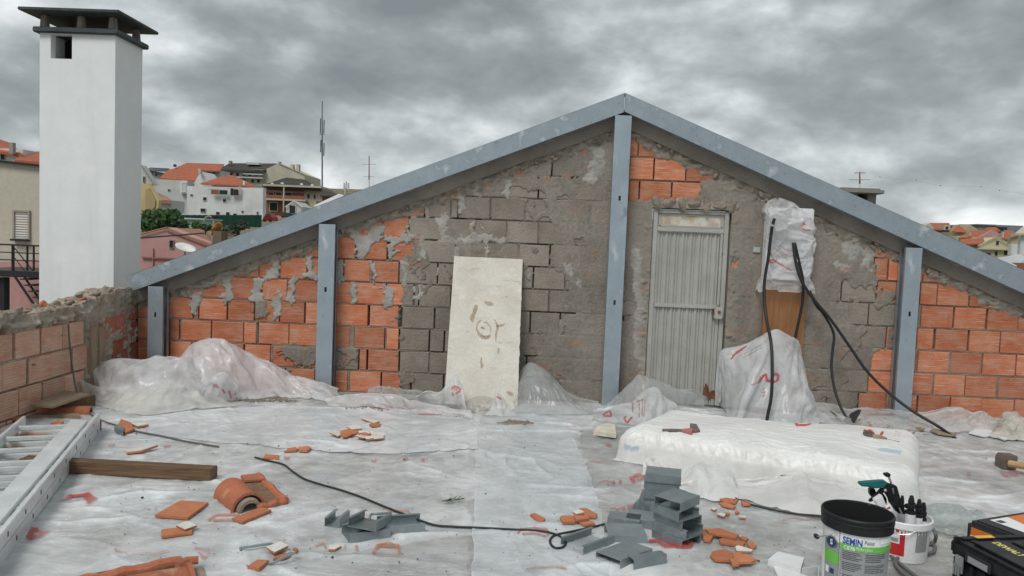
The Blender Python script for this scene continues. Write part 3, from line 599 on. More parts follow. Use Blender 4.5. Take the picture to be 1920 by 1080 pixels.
jc = (J & ~coat & (ss < .3)); C[jc] = np.array((.235, .21, .175))*(1+.25*f1[jc][:, None])
rc = np.array((.30, .265, .22))*(1+.35*pn(U*14, Z*18, 171)[..., None]); C = C*(1-.8*rub[..., None])+.8*rub[..., None]*rc
C = C*(1-.5*jam[..., None])+.5*jam[..., None]*np.array((.29, .265, .23))
# brick dust rubbed into the render
rd = sstep(.45, .75, fbm(U*3.3, Z*5.5, 181, 4))[..., None]*coat[..., None]*.35; C = C*(1-rd)+rd*np.array((.40, .17, .10))
C = np.clip(C, .02, .8)
keep = ~(np.isnan(H[:-1, :-1]) | np.isnan(H[1:, :-1]) | np.isnan(H[:-1, 1:]) | np.isnan(H[1:, 1:])) & (Z[:-1, :-1] < zroof(U[:-1, :-1])-.03)
Hn = np.nan_to_num(H)
gridmesh('mortar_and_render', np.stack([U, -Hn, Z], -1), M['mortar'], gable, cols=C, keep=keep)
core = MB().prism([(XL-.05, .055, -.06), (DX0, .055, -.06), (DX0, .055, DZ), (DX1, .055, DZ), (DX1, .055, -.06), (XR+.3, .055, -.06), (XR+.3, .055, float(zroof(XR+.3))-.02), (XA, .055, float(zroof(XA))-.02), (XL-.05, .055, float(zroof(XL-.05))-.02)], (0, .16, 0))
core.build('wall_core', M['coping'], gable)
for nm, xa, xb, F in (('mortar_band', XL-.02, XA, LB), ('mortar_band', XA, XR+.2, RB)):
    n = 60; xs_ = np.linspace(xa, xb, n); prof = []
    for sgn in (1,):
        top = F(xs_)+.01; bot = F(xs_)-FASC+.012*fbm(xs_*3, xs_*0, 191, 3)+.006*pn(xs_*20, xs_*0, 193)
        P = np.stack([np.stack([xs_, 0*xs_-.035-.004*pn(xs_*5, 0*xs_, 195), top], -1), np.stack([xs_, 0*xs_-.035-.005*pn(xs_*4, 0*xs_+3, 197), bot+.012], -1), np.stack([xs_, 0*xs_-.028, bot], -1), np.stack([xs_, 0*xs_+.02, bot+.004], -1)], 0)
    gridmesh(nm, P, M['coping'], gable, smooth=False)
# loose rubble clods bedded along the top of the bricks
def clod(mb, c, r, sd, sq=(1, .7, .6)):
    bm = bmesh.new(); bmesh.ops.create_icosphere(bm, subdivisions=2, radius=1)
    R = Matrix.Rotation(sd*1.7, 3, 'Y')
    v = []
    for p in bm.verts:
        q = p.co; k = 1+.35*float(pn(q.x*1.6+sd*3.1, q.y*1.6+q.z*1.3, sd % 97)); q = R@Vector((q.x*sq[0], q.y*sq[1], q.z*sq[2]))*r*k; v.append(Vector(tuple(c))+q)
    mb.add(v, [tuple(x.index for x in f.verts) for f in bm.faces]); bm.free()
for i in range(56):
    x = random.uniform(XL+.1, 5.0); z = float(zroof(x))-FASC-random.uniform(.01, .075); r = random.uniform(.014, .034)
    b = MB(); clod(b, (x, -.012, z), r, i); b.build('rubble', M['rubble'], gable, smooth=False, origin=(x, -.012, z))
# ---- the door: a part of the wall
def door():
    Y0 = .045; x0, x1, z1 = DX0+.012, DX1-.012, DZ-.012; zb = .02
    f = MB(); t = .042
    f.bb(x0, x0+t, Y0-.03, Y0+.01, zb, z1); f.bb(x1-t, x1, Y0-.03, Y0+.01, zb, z1); f.bb(x0+t, x1-t, Y0-.03, Y0+.01, z1-t*.8, z1)
    ztr = at(1290, 431, Y0)[2]; f.bb(x0+t, x1-t, Y0-.032, Y0+.01, ztr-.022, ztr+.02)
    fr = f.build('door', M['door'], gable, bevel=.004); fr['label'] = 'grey ribbed metal door with rusty edges'
    MB().bb(x0+t, x1-t, Y0-.004, Y0+.008, ztr+.02, z1-t*.8).build('transom_panel', M['transom'], fr)
    g = MB(); g.bb(x0+t+.01, x0+t+.03, Y0-.016, Y0-.004, ztr+.035, z1-t*.8-.012); g.bb(x1-t-.03, x1-t-.01, Y0-.016, Y0-.004, ztr+.035, z1-t*.8-.012)
    g.bb(x0+t+.03, x1-t-.03, Y0-.016, Y0-.004, ztr+.022, ztr+.036); g.bb(x0+t+.03, x1-t-.03, Y0-.016, Y0-.004, z1-t*.8-.014, z1-t*.8-.002); g.build('transom_bead', M['door'], fr)
    xa, xb = x0+t+.006, x1-t-.006; zm = at(1282, 573, Y0)[2]
    for nm, za, zb_ in (('upper', zm+.018, ztr-.026), ('lower', zb, zm-.018)):
        n = 8; wv = (xb-xa)/n; pr = []
        for i in range(n):
            a = xa+i*wv
            for fx, dy in ((0, 0), (.30, 0), (.36, .014), (.46, .014), (.52, 0), (.62, 0), (.68, .014), (.94, .014)): pr.append((a+fx*wv, Y0-.012+dy))
        pr.append((xb, Y0-.012))
        P = np.array([[(x, y, z) for x, y in pr] for z in (za, zb_)]); gridmesh('ribbed_sheet', P, M['door'], fr, smooth=False)
    r = MB(); r.bb(xa, xb-.02, Y0-.03, Y0+.002, zm-.02, zm+.02); r.build('mid_rail', M['door'], fr, bevel=.004)
    e = MB(); e.bb(xb-.028, xb, Y0-.026, Y0+.002, zb, zm-.02); e.bb(xb-.022, xb, Y0-.026, Y0+.002, zm+.02, ztr-.026); e.build('edge_stile', M['door'], fr)
    c = at(1347, 587, Y0-.05); k = MB(); k.box((c[0], Y0-.052, c[2]), (.075, .045, .115)); lk = k.build('lock_box', M['door'], fr, bevel=.008)
    b = MB(); b.lathe([(.0, .0), (.013, 0), (.013, .012), (.0, .012)], (c[0], Y0-.076, c[2]+.012), 12, axis=Matrix.Rotation(math.pi/2, 3, 'X')); b.bb(c[0]-.06, c[0]-.036, Y0-.05, Y0-.035, c[2]-.02, c[2]+.01); b.bb(c[0]+.036, c[0]+.055, Y0-.07, Y0-.03, c[2]-.055, c[2]-.042); b.build('lock_knob', M['rust'], fr)
    b = MB(); pts = [(xb-.105, zb+.01), (xb+.02, zb+.01), (xb+.02, zb+.09), (xb-.02, zb+.085), (xb-.045, zb+.07), (xb-.06, zb+.12), (xb-.085, zb+.155), (xb-.1, zb+.08)]
    b.prism([(x, Y0-.031, z+.055) for x, z in pts], (0, .004, 0)); b.build('rusted_corner', M['rust'], fr)
door()
b = MB()
for i, x in enumerate(np.linspace(DX0+.03, DX1+.0, 7)): clod(b, (x, -.004, DZ+.045+.008*math.sin(i*2.3)), .062, 300+i, (1.2, .5, .62))
b.build('broken_lintel', M['rubble'], gable)
# ================================================================ STEEL PORTAL
def rafter(x0, x1, top, bot, label):
    def P(x, F, y): return (x, y, float(F(x)))
    o = MB(); th = .005; k = top(1)-top(0); L = lambda F, d: (lambda x: F(x)+d)
    o.prism([P(x0 if k < 0 else x0+.06*0, top, RY), P(x1, top, RY), P(x1, bot, RY), P(x0+(.06 if k > 0 else 0), bot, RY)], (0, th, 0))
    xb0 = x0+(.06 if k > 0 else 0)
    rt = thing('steel_rafter', ((x0+x1)/2, RY, float(bot((x0+x1)/2))), label, 'steel rafter', 'steel rafters along the gable slopes')
    o.build('web', M['zinc'], rt, bevel=.004)
    d = MB(); d.prism([P(xb0, bot, RY+th), P(x1, bot, RY+th), P(x1, bot, RY+.125), P(xb0, bot, RY+.125)], (0, 0, th)); d.build('bottom_flange', M['zinc'], rt)
    d = MB(); d.prism([P(x0, L(top, -th), RY+th), P(x1, L(top, -th), RY+th), P(x1, L(top, -th), RY+.13), P(x0, L(top, -th), RY+.13)], (0, 0, th)); d.build('top_flange', M['zinc'], rt)
    d = MB(); d.prism([P(xb0, L(bot, th), RY+.121), P(x1, L(bot, th), RY+.121), P(x1, L(bot, .04), RY+.121), P(xb0, L(bot, .04), RY+.121)], (0, .004, 0)); d.build('lip', M['zinc'], rt)
XJ = .004
xl = at(237, 518, RY)[0]
rafter(xl, XA-XJ/2, LT, LB, 'long bluish galvanised steel rafter on the slope from white chimney to ridge')
rafter(XA+XJ/2, 5.6, RT, RB, 'galvanised steel rafter descending from ridge past the plastic wrapped box')
def post(px_l, px_r, py_top, py_bot, side, label, slots):
    """C-section post: plate to the front, open to one side with two lips"""
    c = at((px_l[0]+px_r[0])/2, py_top, RY); c2 = at((px_l[1]+px_r[1])/2, py_bot, RY); cx = (c[0]+c2[0])/2
    wd = (px_r[0]-px_l[0]+px_r[1]-px_l[1])/2/FPX*(RY-CAM[1])*1.0; x0, x1 = cx-wd/2, cx+wd/2
    zt = float(min(min(LB(x0), LB(x1)), min(RB(x0), RB(x1))))-.004; zb = 0.0
    if abs(cx-XA) < .2: zt = float(AP_B[2])-.03
    po = thing('steel_post', (cx, RY, zb), label, 'steel post', 'galvanised posts in front of the gable wall')
    f = MB(); th = .004; zc = sorted(at(cx*0+(px_l[0]+px_r[0])/2, sy, RY)[2] for sy in slots); sx = wd*.07; sh = .022; prev = zb
    for z in zc:
        f.bb(x0, x1, RY, RY+th, prev, z-sh); f.bb(x0, cx-sx, RY, RY+th, z-sh, z+sh); f.bb(cx+sx, x1, RY, RY+th, z-sh, z+sh); prev = z+sh
    f.bb(x0, x1, RY, RY+th, prev, zt); f.build('front_plate', M['zinc_post'], po)
    so_, sc2 = (x1, x0) if side > 0 else (x0, x1)          # open side, closed side
    g = MB(); g.bb(min(sc2, sc2+side*th), max(sc2, sc2+side*th), RY+th, RY+.118, zb, zt); g.build('web', M['zinc_post'], po)
    g = MB(); g.bb(x0, x1, RY+.118, RY+.122, zb, zt); g.build('back_plate', M['zinc_post'], po)
    for ya, yb in ((RY+th, RY+.03), (RY+.088, RY+.118)):
        g = MB(); g.bb(min(so_, so_-side*th), max(so_, so_-side*th), ya, yb, zb, zt); g.build('lip', M['zinc_post'], po)
post((278, 275), (306, 304), 535, 670, 1, 'short galvanised post in the corner by white chimney', [590])
post((598.4, 590.2), (629, 621), 412, 728, 1, 'galvanised post between bare orange brick panels, left of leaning white board', [543])
post((1154.5, 1127.7), (1185.6, 1157.5), 212, 758, 1, 'tallest galvanised post, under the ridge beside metal door', [372, 568])
post((1698, 1680), (1729, 1709), 452, 772, -1, 'galvanised post right of the hanging black cables', [589])
# ================================================================ LEFT PARAPET
def findXp():
    a, b = ray(0, 680), ray(0, 736); t = .208/(a[2]-b[2]); return CAM[0]+a[0]*t
XP = findXp()
ptop = lambda y: .79+.02*np.sin(np.asarray(y)*2.1)
PA = atx(0, 600, XP)
K1 = atx(0, 680, XP)[2]; K1 = (K1+atx(164, 644, XP)[2])/2
par = thing('parapet_wall', (XP-.1, -1.5, 0), 'low crumbling parapet of faded bricks left of the roof, in front of white chimney', 'wall')
p2w = lambda u, z, h: (XP+h, u, z)
def SY(*c, o=(0, 500), s=3.6): return [(o[0]+a/s, o[0]+b/s) for a, b in c]
def toU_p(px, k):
    z = K1+KS*(k+.5); py = 680
    for _ in range(25):
        P = atx(px, py, XP); py += (P[2]-z)*(FPX/(P[1]-CAM[1]))
    return P[1]
PROWS = {-1: SY((-160, 15), (20, 183), (197, 347), (352, 482), (495, 590)), 0: SY((-80, 90), (108, 270), (280, 420), (425, 565)), -2: SY((-60, 122), (130, 285), (292, 435), (440, 570)), -3: SY((-100, 40), (50, 215), (225, 360), (370, 500)), -4: SY((0, 100), (110, 300))}
yE = toU_p(160, 0); PY0 = -3.2
pb = [q for q in lay_rows(PROWS, PY0, yE, toU_p, -4, 1)]
brk = []
for k, a, b in pb:
    z0 = K1+KS*k; z1 = z0+KS-.014
    if z1 < .02 or b-a < .04: continue
    q = [(a, max(z0, .0)), (b, max(z0, .0)), (b, z1), (a, z1)]; brk.append(q)
    put_brick(par, q, p2w, random.uniform(-.006, .006), M['brick_pale'])
zc = K1+KS
for a, b in [(-1.06, -.88)]:                                             # the cut brick bedded on edge under the ledge
    q = [(toU_p(101, 1), zc), (toU_p(139, 1), zc), (toU_p(138, 1), zc+.075), (toU_p(103, 1), zc+.06)]; brk.append(q); put_brick(par, q, p2w, 0, M['brick_pale'])
def hollow_brick(y0, y1, z0, z1, m):
    b = MB(); e = y1-.085; b.add([p2w(y0, z0, .014), p2w(e, z0, .018), p2w(e, z1, .018), p2w(y0, z1, .014), p2w(y0, z0, -.08), p2w(e, z0, -.08), p2w(e, z1, -.08), p2w(y0, z1, -.08)], [(0, 1, 2, 3), (0, 1, 5, 4), (2, 3, 7, 6), (3, 0, 4, 7)])
    n = 4; tz = .009; st = (z1-z0-tz)/n
    for i in range(n+1): b.box((XP-.02, (e+y1)/2, z0+tz/2+i*st), (.07, y1-e, tz))
    b.box((XP-.02, y1-.04, (z0+z1)/2), (.068, .008, z1-z0)); b.box((XP-.05, (e+y1)/2, (z0+z1)/2), (.008, y1-e-.002, z1-z0-.002))
    b.build('hollow_brick', m, par)
ya, yb = atx(183, 620, XP)[1], atx(238, 610, XP)[1]; za, zb_ = atx(205, 632, XP)[2], atx(205, 594, XP)[2]
hollow_brick(ya, yb, za, zb_, M['brick_red'])
corner = []
for (x0, x1, y0, y1, m) in [(211, 238, 638, 682, 'brick_red'), (243, 272, 606, 640, 'brick_red'), (243, 272, 644, 682, 'brick_red'), (243, 274, 566, 600, 'brick_red')]:
    q = [(atx(x0, y1, XP)[1], atx(x0, y1, XP)[2]), (atx(x1, y1, XP)[1], atx(x0, y1, XP)[2]), (atx(x1, y0, XP)[1], atx(x0, y0, XP)[2]), (atx(x0, y0, XP)[1], atx(x0, y0, XP)[2])]
    q = [(q[0][0], q[0][1]), (q[1][0], q[0][1]), (q[1][0], q[2][1]), (q[0][0], q[2][1])]; brk.append(q); put_brick(par, q, p2w, .008, M[m])
y0, y1 = atx(163, 700, XP)[1], atx(190, 700, XP)[1]
for i, (a, b, zt) in enumerate(((y0, (y0+y1)/2-.005, .62), ((y0+y1)/2+.005, y1, .60))):
    MB().bb(XP-.03, XP+.035, a, b, .0, zt).build('timber_upright', M['plank'], par, bevel=.006)
us = np.arange(PY0, 0.0, .0095); zs = np.arange(0, .99, .0095); U, Z = np.meshgrid(us, zs)
BM = np.zeros(U.shape, bool)
for q in brk:
    a, b = min(p[0] for p in q), max(p[0] for p in q); c, d = min(p[1] for p in q), max(p[1] for p in q); BM |= (U > a) & (U < b) & (Z > c) & (Z < d)
f1 = fbm(U*9, Z*9, 201, 5); f2 = fbm(U*30, Z*30, 211, 3); J = ~BM
topz = np.array([.80]) + .045*fbm(U*1.5, 0*U, 221, 3)*.5 + sstep(-1.25, -.15, U)*.09
H = np.where(BM, -.03, -.006+.004*f2); bed = np.abs((Z-K1+.007+KS/2) % KS-KS/2) < .0085
H = np.where(J & ~bed & (pn(np.floor(U/.12), np.floor((Z-K1)/KS)*3.7, 87) > -.1) & (U < yE), -.05, H)
cc = sstep(K1+KS-.035+.03*f1, K1+KS+.01+.03*f1, Z)*1.0
cc = np.maximum(cc, sstep(yE-.02+.05*f1, yE+.03, U)*(J | (f1 > .35)))
H = H*(1-cc)+cc*(.006+.02*f1+.006*f2+.022*np.abs(pn(U*12, Z*16, 225)))
led = np.exp(-((Z-(topz-.075))/.016)**2)*(U < -.75); H = H+led*.028*sstep(-.35, .1, pn(U*3.3, 0*U, 261))*(1+.5*f1)
for x, y, r in [(73, 612, .035), (102, 602, .028), (140, 597, .045), (135, 600, .04), (255, 575, .032), (3, 620, .04)]:
    P = atx(x, y, XP); H = np.where(np.hypot((U-P[1])*.8, Z-P[2])+.008*f1 < r, -.09, H)
t = np.clip(.5+.5*fbm(U*3, Z*3, 231, 4), 0, 1)[..., None]; C = (np.array((.40, .355, .29))*(1-t)+np.array((.25, .215, .17))*t)*(1+.15*f2[..., None]); C = np.clip(C, .02, .8)
rd = sstep(.25, .6, fbm(U*4, Z*4, 241, 3))[..., None]*.5; C = C*(1-rd)+rd*np.array((.36, .19, .13))
C = np.where((led > .3)[..., None], np.array((.42, .375, .31)), C); pl_ = (cc*sstep(-.2, .5, fbm(U*5, Z*5, 245, 3)))[..., None]; C = C*(1-.6*pl_)+.6*pl_*np.array((.40, .355, .285))
keep = Z[:-1, :-1] < topz[:-1, :-1]
gridmesh('mortar_and_render', np.stack([XP+H, U, Z], -1), M['mortar'], par, cols=C, keep=keep)
MB().bb(XP-.26, XP-.10, PY0, .05, 0, .80).build('wall_core', M['coping'], par)
us = np.arange(PY0, .0, .02); vv = np.linspace(0, 1, 16); U, V = np.meshgrid(us, vv)
tz = .80+.045*fbm(U*1.5, 0*U, 221, 3)*.5+sstep(-1.25, -.15, U)*.09
P = np.stack([XP+.004-.27*V, U, tz-.020+.008*np.sin(V*math.pi)+.020*fbm(U*4, V*3, 251, 3)+.018*np.abs(pn(U*11, V*5, 253))+.012*fbm(U*26, V*9, 254, 3)], -1)
C = np.array((.30, .26, .205))*(1+.4*fbm(U*9, V*4, 255, 4))[..., None]; gridmesh('rubble_top', P, M['mortar'], par, cols=np.clip(C, .03, .8))
for i, (x, y, r, m) in enumerate([(36, 594, .055, 'clay'), (66, 592, .05, 'rubble'), (90, 582, .06, 'rubble'), (120, 580, .055, 'rubble'), (138, 576, .035, 'clay'), (155, 572, .05, 'rubble'), (178, 570, .05, 'rubble'), (222, 549, .06, 'rubble'), (240, 550, .05, 'clay'), (205, 575, .05, 'rubble'), (8, 596, .05, 'rubble'), (228, 562, .05, 'rubble'), (250, 558, .05, 'rubble')]):
    P = atx(x, y+6, XP-.06); b = MB(); clod(b, P, r, 400+i); b.build('stone', M[m], par, origin=P)
for i in range(46):
    y = random.uniform(-2.6, -.12); r = random.uniform(.016, .045); x = XP-random.uniform(-.005, .22); z = .79+sstep(-1.25, -.15, y)*.09+random.uniform(-.01, .022)
    b = MB(); clod(b, (x, y, z), r, 500+i, (random.uniform(.9, 1.5), random.uniform(.7, 1.3), random.uniform(.4, .7))); b.build('stone', M['clay' if i % 6 == 0 else 'rubble'], par, origin=(x, y, z))
# ================================================================ WHITE CHIMNEY
def chimney():
    YF = .22; a = at(74, 320, YF); c = at(214.5, 320, YF); x0, x1 = a[0], c[0]
    d = ray(265, 320); y1 = CAM[1]+(x1-CAM[0])/d[0]*d[1]; zt = at(150, 64, YF)[2]; zb = -1.0
    ch = thing('white_chimney', ((x0+x1)/2, (YF+y1)/2, zb), 'tall white rendered chimney with dark slab cap behind the left parapet', 'chimney')
    hx0, hx1 = at(95, 90, YF)[0], at(135, 90, YF)[0]; hz1 = zt-.006; hz0 = at(115, 110, YF)[2]
    b = MB(); th = .08
    b.bb(x0, hx0, YF, YF+th, hz0, zt); b.bb(hx1, x1, YF, YF+th, hz0, zt); b.bb(hx0, hx1, YF, YF+th, hz1, zt); b.bb(x0, x1, YF, YF+th, zb, hz0)
    b.bb(x1-th, x1, YF+th, y1, zb, zt); b.bb(x0, x0+th, YF+th, y1, zb, zt); b.bb(x0+th, x1-th, y1-th, y1, zb, zt); b.build('shaft', M['white_wall'], ch)
    MB().bb(x0+th+.01, x1-th-.01, YF+.25, YF+.27, zt-.6, zt-.02).build('flue', M['dark_inside'], ch)  # near-black panels added in the shaft, painting the opening's inner shade
    for xs_ in (hx0-.03, hx1+.03): MB().bb(xs_-.004, xs_+.004, YF+th+.002, YF+.25, zt-.6, zt-.02).build('flue', M['dark_inside'], ch)
    MB().bb(hx0-.026, hx1+.026, YF+th+.002, YF+.25, hz0-.08, hz0-.07).build('flue', M['dark_inside'], ch)
    for i in range(9):                                  # faint render lifts round the shaft
        z = .75+i*.285
        if z > hz0-.02: break
        f = MB(); f.bb(x1-.05*(i % 3), x1+.0008, YF-.0008, y1+.0008, z, z+.003); f.build('lift_line', M['white_wall'], ch)
    MB().bb(x0-.045, x1+.045, YF-.045, y1+.045, zt, zt+.05).build('collar_slab', M['cap'], ch, bevel=.008)
    zc = zt+.05+.125
    for px, py in ((x0+.03, YF+.03), ((x0+x1)/2+.02, YF+.03), (x1-.04, YF+.03), (x1-.04, y1-.05), (x0+.03, y1-.05)):
        MB().box((px, py, (zt+.05+zc)/2), (.07, .07, zc-zt-.05), taper=.8).build('cap_pier', M['coping'], ch, bevel=.01)
    b = MB(); b.bb(x0-.13, x1+.10, YF-.13, y1+.13, zc, zc+.03); b.build('cap_slab', M['cap'], ch, bevel=.006)
    MB().add([(x0-.11, YF-.11, zc+.03), (x1+.08, YF-.11, zc+.03), (x1+.08, y1+.11, zc+.03), (x0-.11, y1+.11, zc+.03), ((x0+x1)/2, (YF+y1)/2, zc+.06)], [(0, 1, 4), (1, 2, 4), (2, 3, 4), (3, 0, 4)]).build('cap_crown', M['cap'], ch)
chimney()
# ================================================================ THE TOWN BEHIND
TM = {}
def tm(n, c, c2=None, **k):
    if n not in TM: TM[n] = mat('town '+n, c, k.pop('rough', .85), col2=c2 or tuple(q*.8 for q in c), vs=k.pop('vs', .5), bump=k.pop('bump', .1), bs=k.pop('bs', 6), spec=.15, **k)
    return TM[n]
TW, TG, TC, TP, TY = tm('white', (.66, .67, .665)), tm('grey white', (.52, .53, .52)), tm('cream', (.50, .47, .38)), tm('pink', (.50, .29, .27), (.43, .24, .225)), tm('yellow', (.56, .46, .24))
TR, TD, TK = tm('red tiles', (.40, .135, .075), (.30, .105, .065), vs=1.5, wave=(1.6, 1, .6, 'X')), tm('dark roof', (.075, .07, .062), (.05, .047, .043), wave=(1.4, 1, .5, 'X')), tm('dark', (.035, .036, .038), rough=.35)
TB, TGn, TCo, TPy = tm('brick brown', (.27, .12, .08)), tm('green', (.015, .055, .04)), tm('concrete', (.33, .32, .29)), tm('pale yellow', (.58, .54, .36))
TGl = tm('glass', (.05, .06, .065), rough=.2); TS = tm('shutter', (.62, .61, .56), wave=(6, 0, .8, 'Z')); TOl = tm('old tiles', (.36, .20, .14), (.27, .14, .10), wave=(1.8, 1, .6, 'X'))
def dep(Y): return Y-CAM[1]
def rect(x0, x1, y0, y1, Y):
    c = at((x0+x1)/2, (y0+y1)/2, Y); k = dep(Y)/FPX; return c[0]-(x1-x0)/2*k, c[0]+(x1-x0)/2*k, c[2]-(y1-y0)/2*k, c[2]+(y1-y0)/2*k
def pbox(x0, x1, y0, y1, Y, d, name, m, parent, bevel=0):
    a, b, c, e = rect(x0, x1, y0, y1, Y); return MB().bb(a, b, Y, Y+d, c, e).build(name, m, parent, bevel=bevel)
def ppoly(pts, Y, d, name, m, parent):
    return MB().prism([at(x, y, Y) for x, y in pts], (0, d, 0)).build(name, m, parent)
def slope(pts, Ys, name, m, parent, th=.22):
    """a roof plane through image points at the given depths, with thickness"""
    P = [at(x, y, Y) for (x, y), Y in zip(pts, Ys)]; return MB().prism(P, (0, 0, -th)).build(name, m, parent)
def window(x0, x1, y0, y1, Y, parent, fm=None, pm=None, proud=.08):
    a, b, c, e = rect(x0, x1, y0, y1, Y); t = min(b-a, e-c)*.12; f = MB()
    f.bb(a-t, a, Y-proud, Y-.002, c-t, e+t); f.bb(b, b+t, Y-proud, Y-.002, c-t, e+t); f.bb(a, b, Y-proud, Y-.002, e, e+t); f.bb(a, b, Y-proud*1.4, Y-.002, c-t, c)
    w_ = f.build('window', fm or TG, parent); MB().bb(a, b, Y-proud*.4, Y-.004, c, e).build('pane', pm or TGl, w_); return w_
def bar(p, q, Y, wpx, parent, name, m=TK):
    MB().tube([at(*p, Y), at(*q, Y)], wpx/FPX*dep(Y)/2, 5).build(name, m, parent)
def house(name, x, y, Y, label, cat='house', group=None): return thing(name, at(x, y, Y), label, cat, group)
X2 = lambda pts: [(240+x/4, 280+y/4) for x, y in pts]
def q2(x0, x1, y0, y1): return (240+x0/4, 240+x1/4, 280+y0/4, 280+y1/4)
GR = 'houses on the hillside left'
# cream house with the shutter, far left
h = house('cream_house', 30, 560, 9, 'plain cream house wall with closed roller shutter at left edge', 'house')
ppoly([(-160, 285), (86, 314), (86, 640), (-160, 640)], 9, 1.2, 'wall', tm('cream wall', (.50, .475, .395), (.45, .425, .35)), h)
ppoly([(-160, 281), (86, 310), (86, 314), (-160, 285)], 8.9, 1.4, 'coping', TK, h)
wd = window(29, 55, 397, 447, 9, h, tm('reveal', (.36, .34, .29)), TS, .05); a, b, c, e = rect(27, 57, 448, 452, 9); MB().bb(a, b, 8.85, 8.999, c, e).build('sill', TK, wd)
hh = house('red_roof_house', 20, 300, 60, 'white house with two red hipped roofs peeking over cream wall', 'house', GR)
slope([(-60, 275), (44, 290), (20, 268), (-60, 240)], [60, 60, 65, 65], 'roof', TR, hh); slope([(26, 300), (110, 306), (98, 284), (48, 284)], [58, 58, 63, 63], 'roof', TR, hh)
pbox(-60, 44, 278, 330, 60.5, 6, 'wall', TW, hh); pbox(24, 110, 302, 340, 59, 8, 'wall', TW, hh); window(2, 10, 288, 300, 60.5, hh); pbox(17, 24, 267, 288, 59.5, .4, 'chimney', TCo, hh)
# metal stair in front of the pink wall
h = house('pink_wall_house', 30, 600, 14, 'salmon pink house wall behind the dark metal staircase', 'house')
ppoly([(-150, 498), (130, 486), (130, 760), (-150, 760)], 7.9, .9, 'wall', TP, h)
st = house('metal_stair', 40, 560, 6, 'dark metal stair landing with railing left of white chimney', 'stair')
SY_ = 6.4; pbox(-60, 76, 507, 519, SY_, 1.2, 'landing', TK, st); pbox(-4, 8, 519, 640, SY_+.1, .15, 'leg', TK, st)
for y0, y1 in ((457, 460), (472, 474), (486, 488)): pbox(-60, 76, y0, y1, SY_, .04, 'rail', TK, st)
for x in (-30, 22, 24, 50, 62): pbox(x-.8, x+.8, 459, 508, SY_+.02, .04, 'baluster', TK, st)
bar((25, 462), (62, 508), SY_-.02, 2.2, st, 'brace'); bar((25, 480), (46, 508), SY_-.02, 1.6, st, 'brace'); bar((28, 518), (78, 592), SY_, 5, st, 'stringer'); bar((45, 518), (95, 592), SY_+.8, 4, st, 'stringer')
for i in range(6):
    t = i/6; a, b, c, e = rect(36+t*48, 56+t*48, 523+t*68, 525+t*68, SY_); MB().bb(a, b, SY_, SY_+.9, c, e).build('step', TK, st)
# --- far hillside, seen between chimney and rafter
H1 = 150
h = house('apartment_block', 450, 350, H1, 'long cream apartment block with dark roof on hilltop', 'apartment block', GR)
ppoly(X2([(690, 150), (1015, 150), (1015, 330), (690, 330)]), H1, 14, 'wall', TC, h)
ppoly(X2([(1012, 160), (1128, 104), (1325, 190), (1330, 330), (1012, 330)]), H1+.4, 12, 'gable_wall', TC, h)
slope(X2([(680, 152), (1022, 158), (1118, 106), (760, 103)]), [H1-.8, H1-.8, H1+7, H1+7], 'roof', TD, h, .4); bar(X2([(1128, 102)])[0], X2([(1328, 190)])[0], H1+.2, 1.6, h, 'verge', TC)
for x, y in ((762, 85), (1132, 92)): pbox(*q2(x-8, x+8, y, y+25), H1+3, 1, 'chimney', TCo, h)
for x in (1228, 1270): pbox(*q2(x-11, x+11, 112, 175), H1+2, 1.2, 'chimney', TC, h)
pbox(*q2(885, 985, 98, 114), H1+3, 2, 'roof_unit', TG, h)
for x in range(720, 1000, 46): window(*q2(x, x+20, 178, 202), H1, h)
for x in (740, 860, 925, 970): window(*q2(x, x+22, 225, 250), H1, h)
pbox(*q2(690, 1010, 205, 214), H1-.9, .9, 'balcony', TG, h); pbox(*q2(860, 1010, 182, 190), H1-.8, .8, 'balcony', TG, h)
h = house('long_red_roof_house', 370, 330, 140, 'house with long red tiled roof ridge highest on left hill', 'house', GR)
slope(X2([(235, 213), (540, 238), (548, 150), (312, 148)]), [128, 128, 134, 134], 'roof', TR, h); slope(X2([(330, 150), (690, 160), (722, 110), (440, 101)]), [139, 139, 145, 145], 'roof', TR, h)
ppoly(X2([(498, 250), (545, 165), (602, 245), (602, 300), (498, 300)]), 127.5, 6, 'gable_wall', TW, h); pbox(*q2(330, 690, 150, 260), 140, 5, 'wall', TG, h); window(*q2(590, 612, 172, 200), 139.8, h); window(*q2(635, 655, 172, 200), 139.8, h)
pbox(*q2(525, 545, 146, 180), 126.5, .7, 'chimney', TG, h); pbox(*q2(340, 354, 112, 130), 139, .6, 'chimney', TK, h)
h = house('dark_roof_house', 290, 320, 150, 'low house with near black roof just right of white chimney', 'house', GR)
slope(X2([(140, 150), (290, 188), (310, 142), (165, 136)]), [150, 150, 155, 155], 'roof', TK, h); pbox(*q2(150, 300, 165, 240), 151, 5, 'wall', TG, h); window(*q2(165, 185, 178, 200), 151, h); window(*q2(205, 222, 182, 200), 151, h)
h = house('grey_white_house', 310, 390, 105, 'blank grey white wall below the red roof, left of terrace house', 'house', GR)
ppoly(X2([(190, 222), (448, 235), (448, 500), (190, 500)]), 105, 2, 'wall', TG, h); window(*q2(300, 318, 300, 312), 105, h); pbox(*q2(390, 440, 240, 330), 104.4, .6, 'bay', TW, h); window(*q2(405, 432, 252, 318), 104.4, h, TW, TG)
h = house('white_terrace_house', 420, 400, 90, 'big white house with small windows and low red roof', 'house', GR)
ppoly(X2([(442, 275), (1012, 290), (1012, 525), (442, 520)]), 90, 1.2, 'wall', TW, h); pbox(*q2(560, 930, 255, 290), 93, 4, 'penthouse', TG, h)
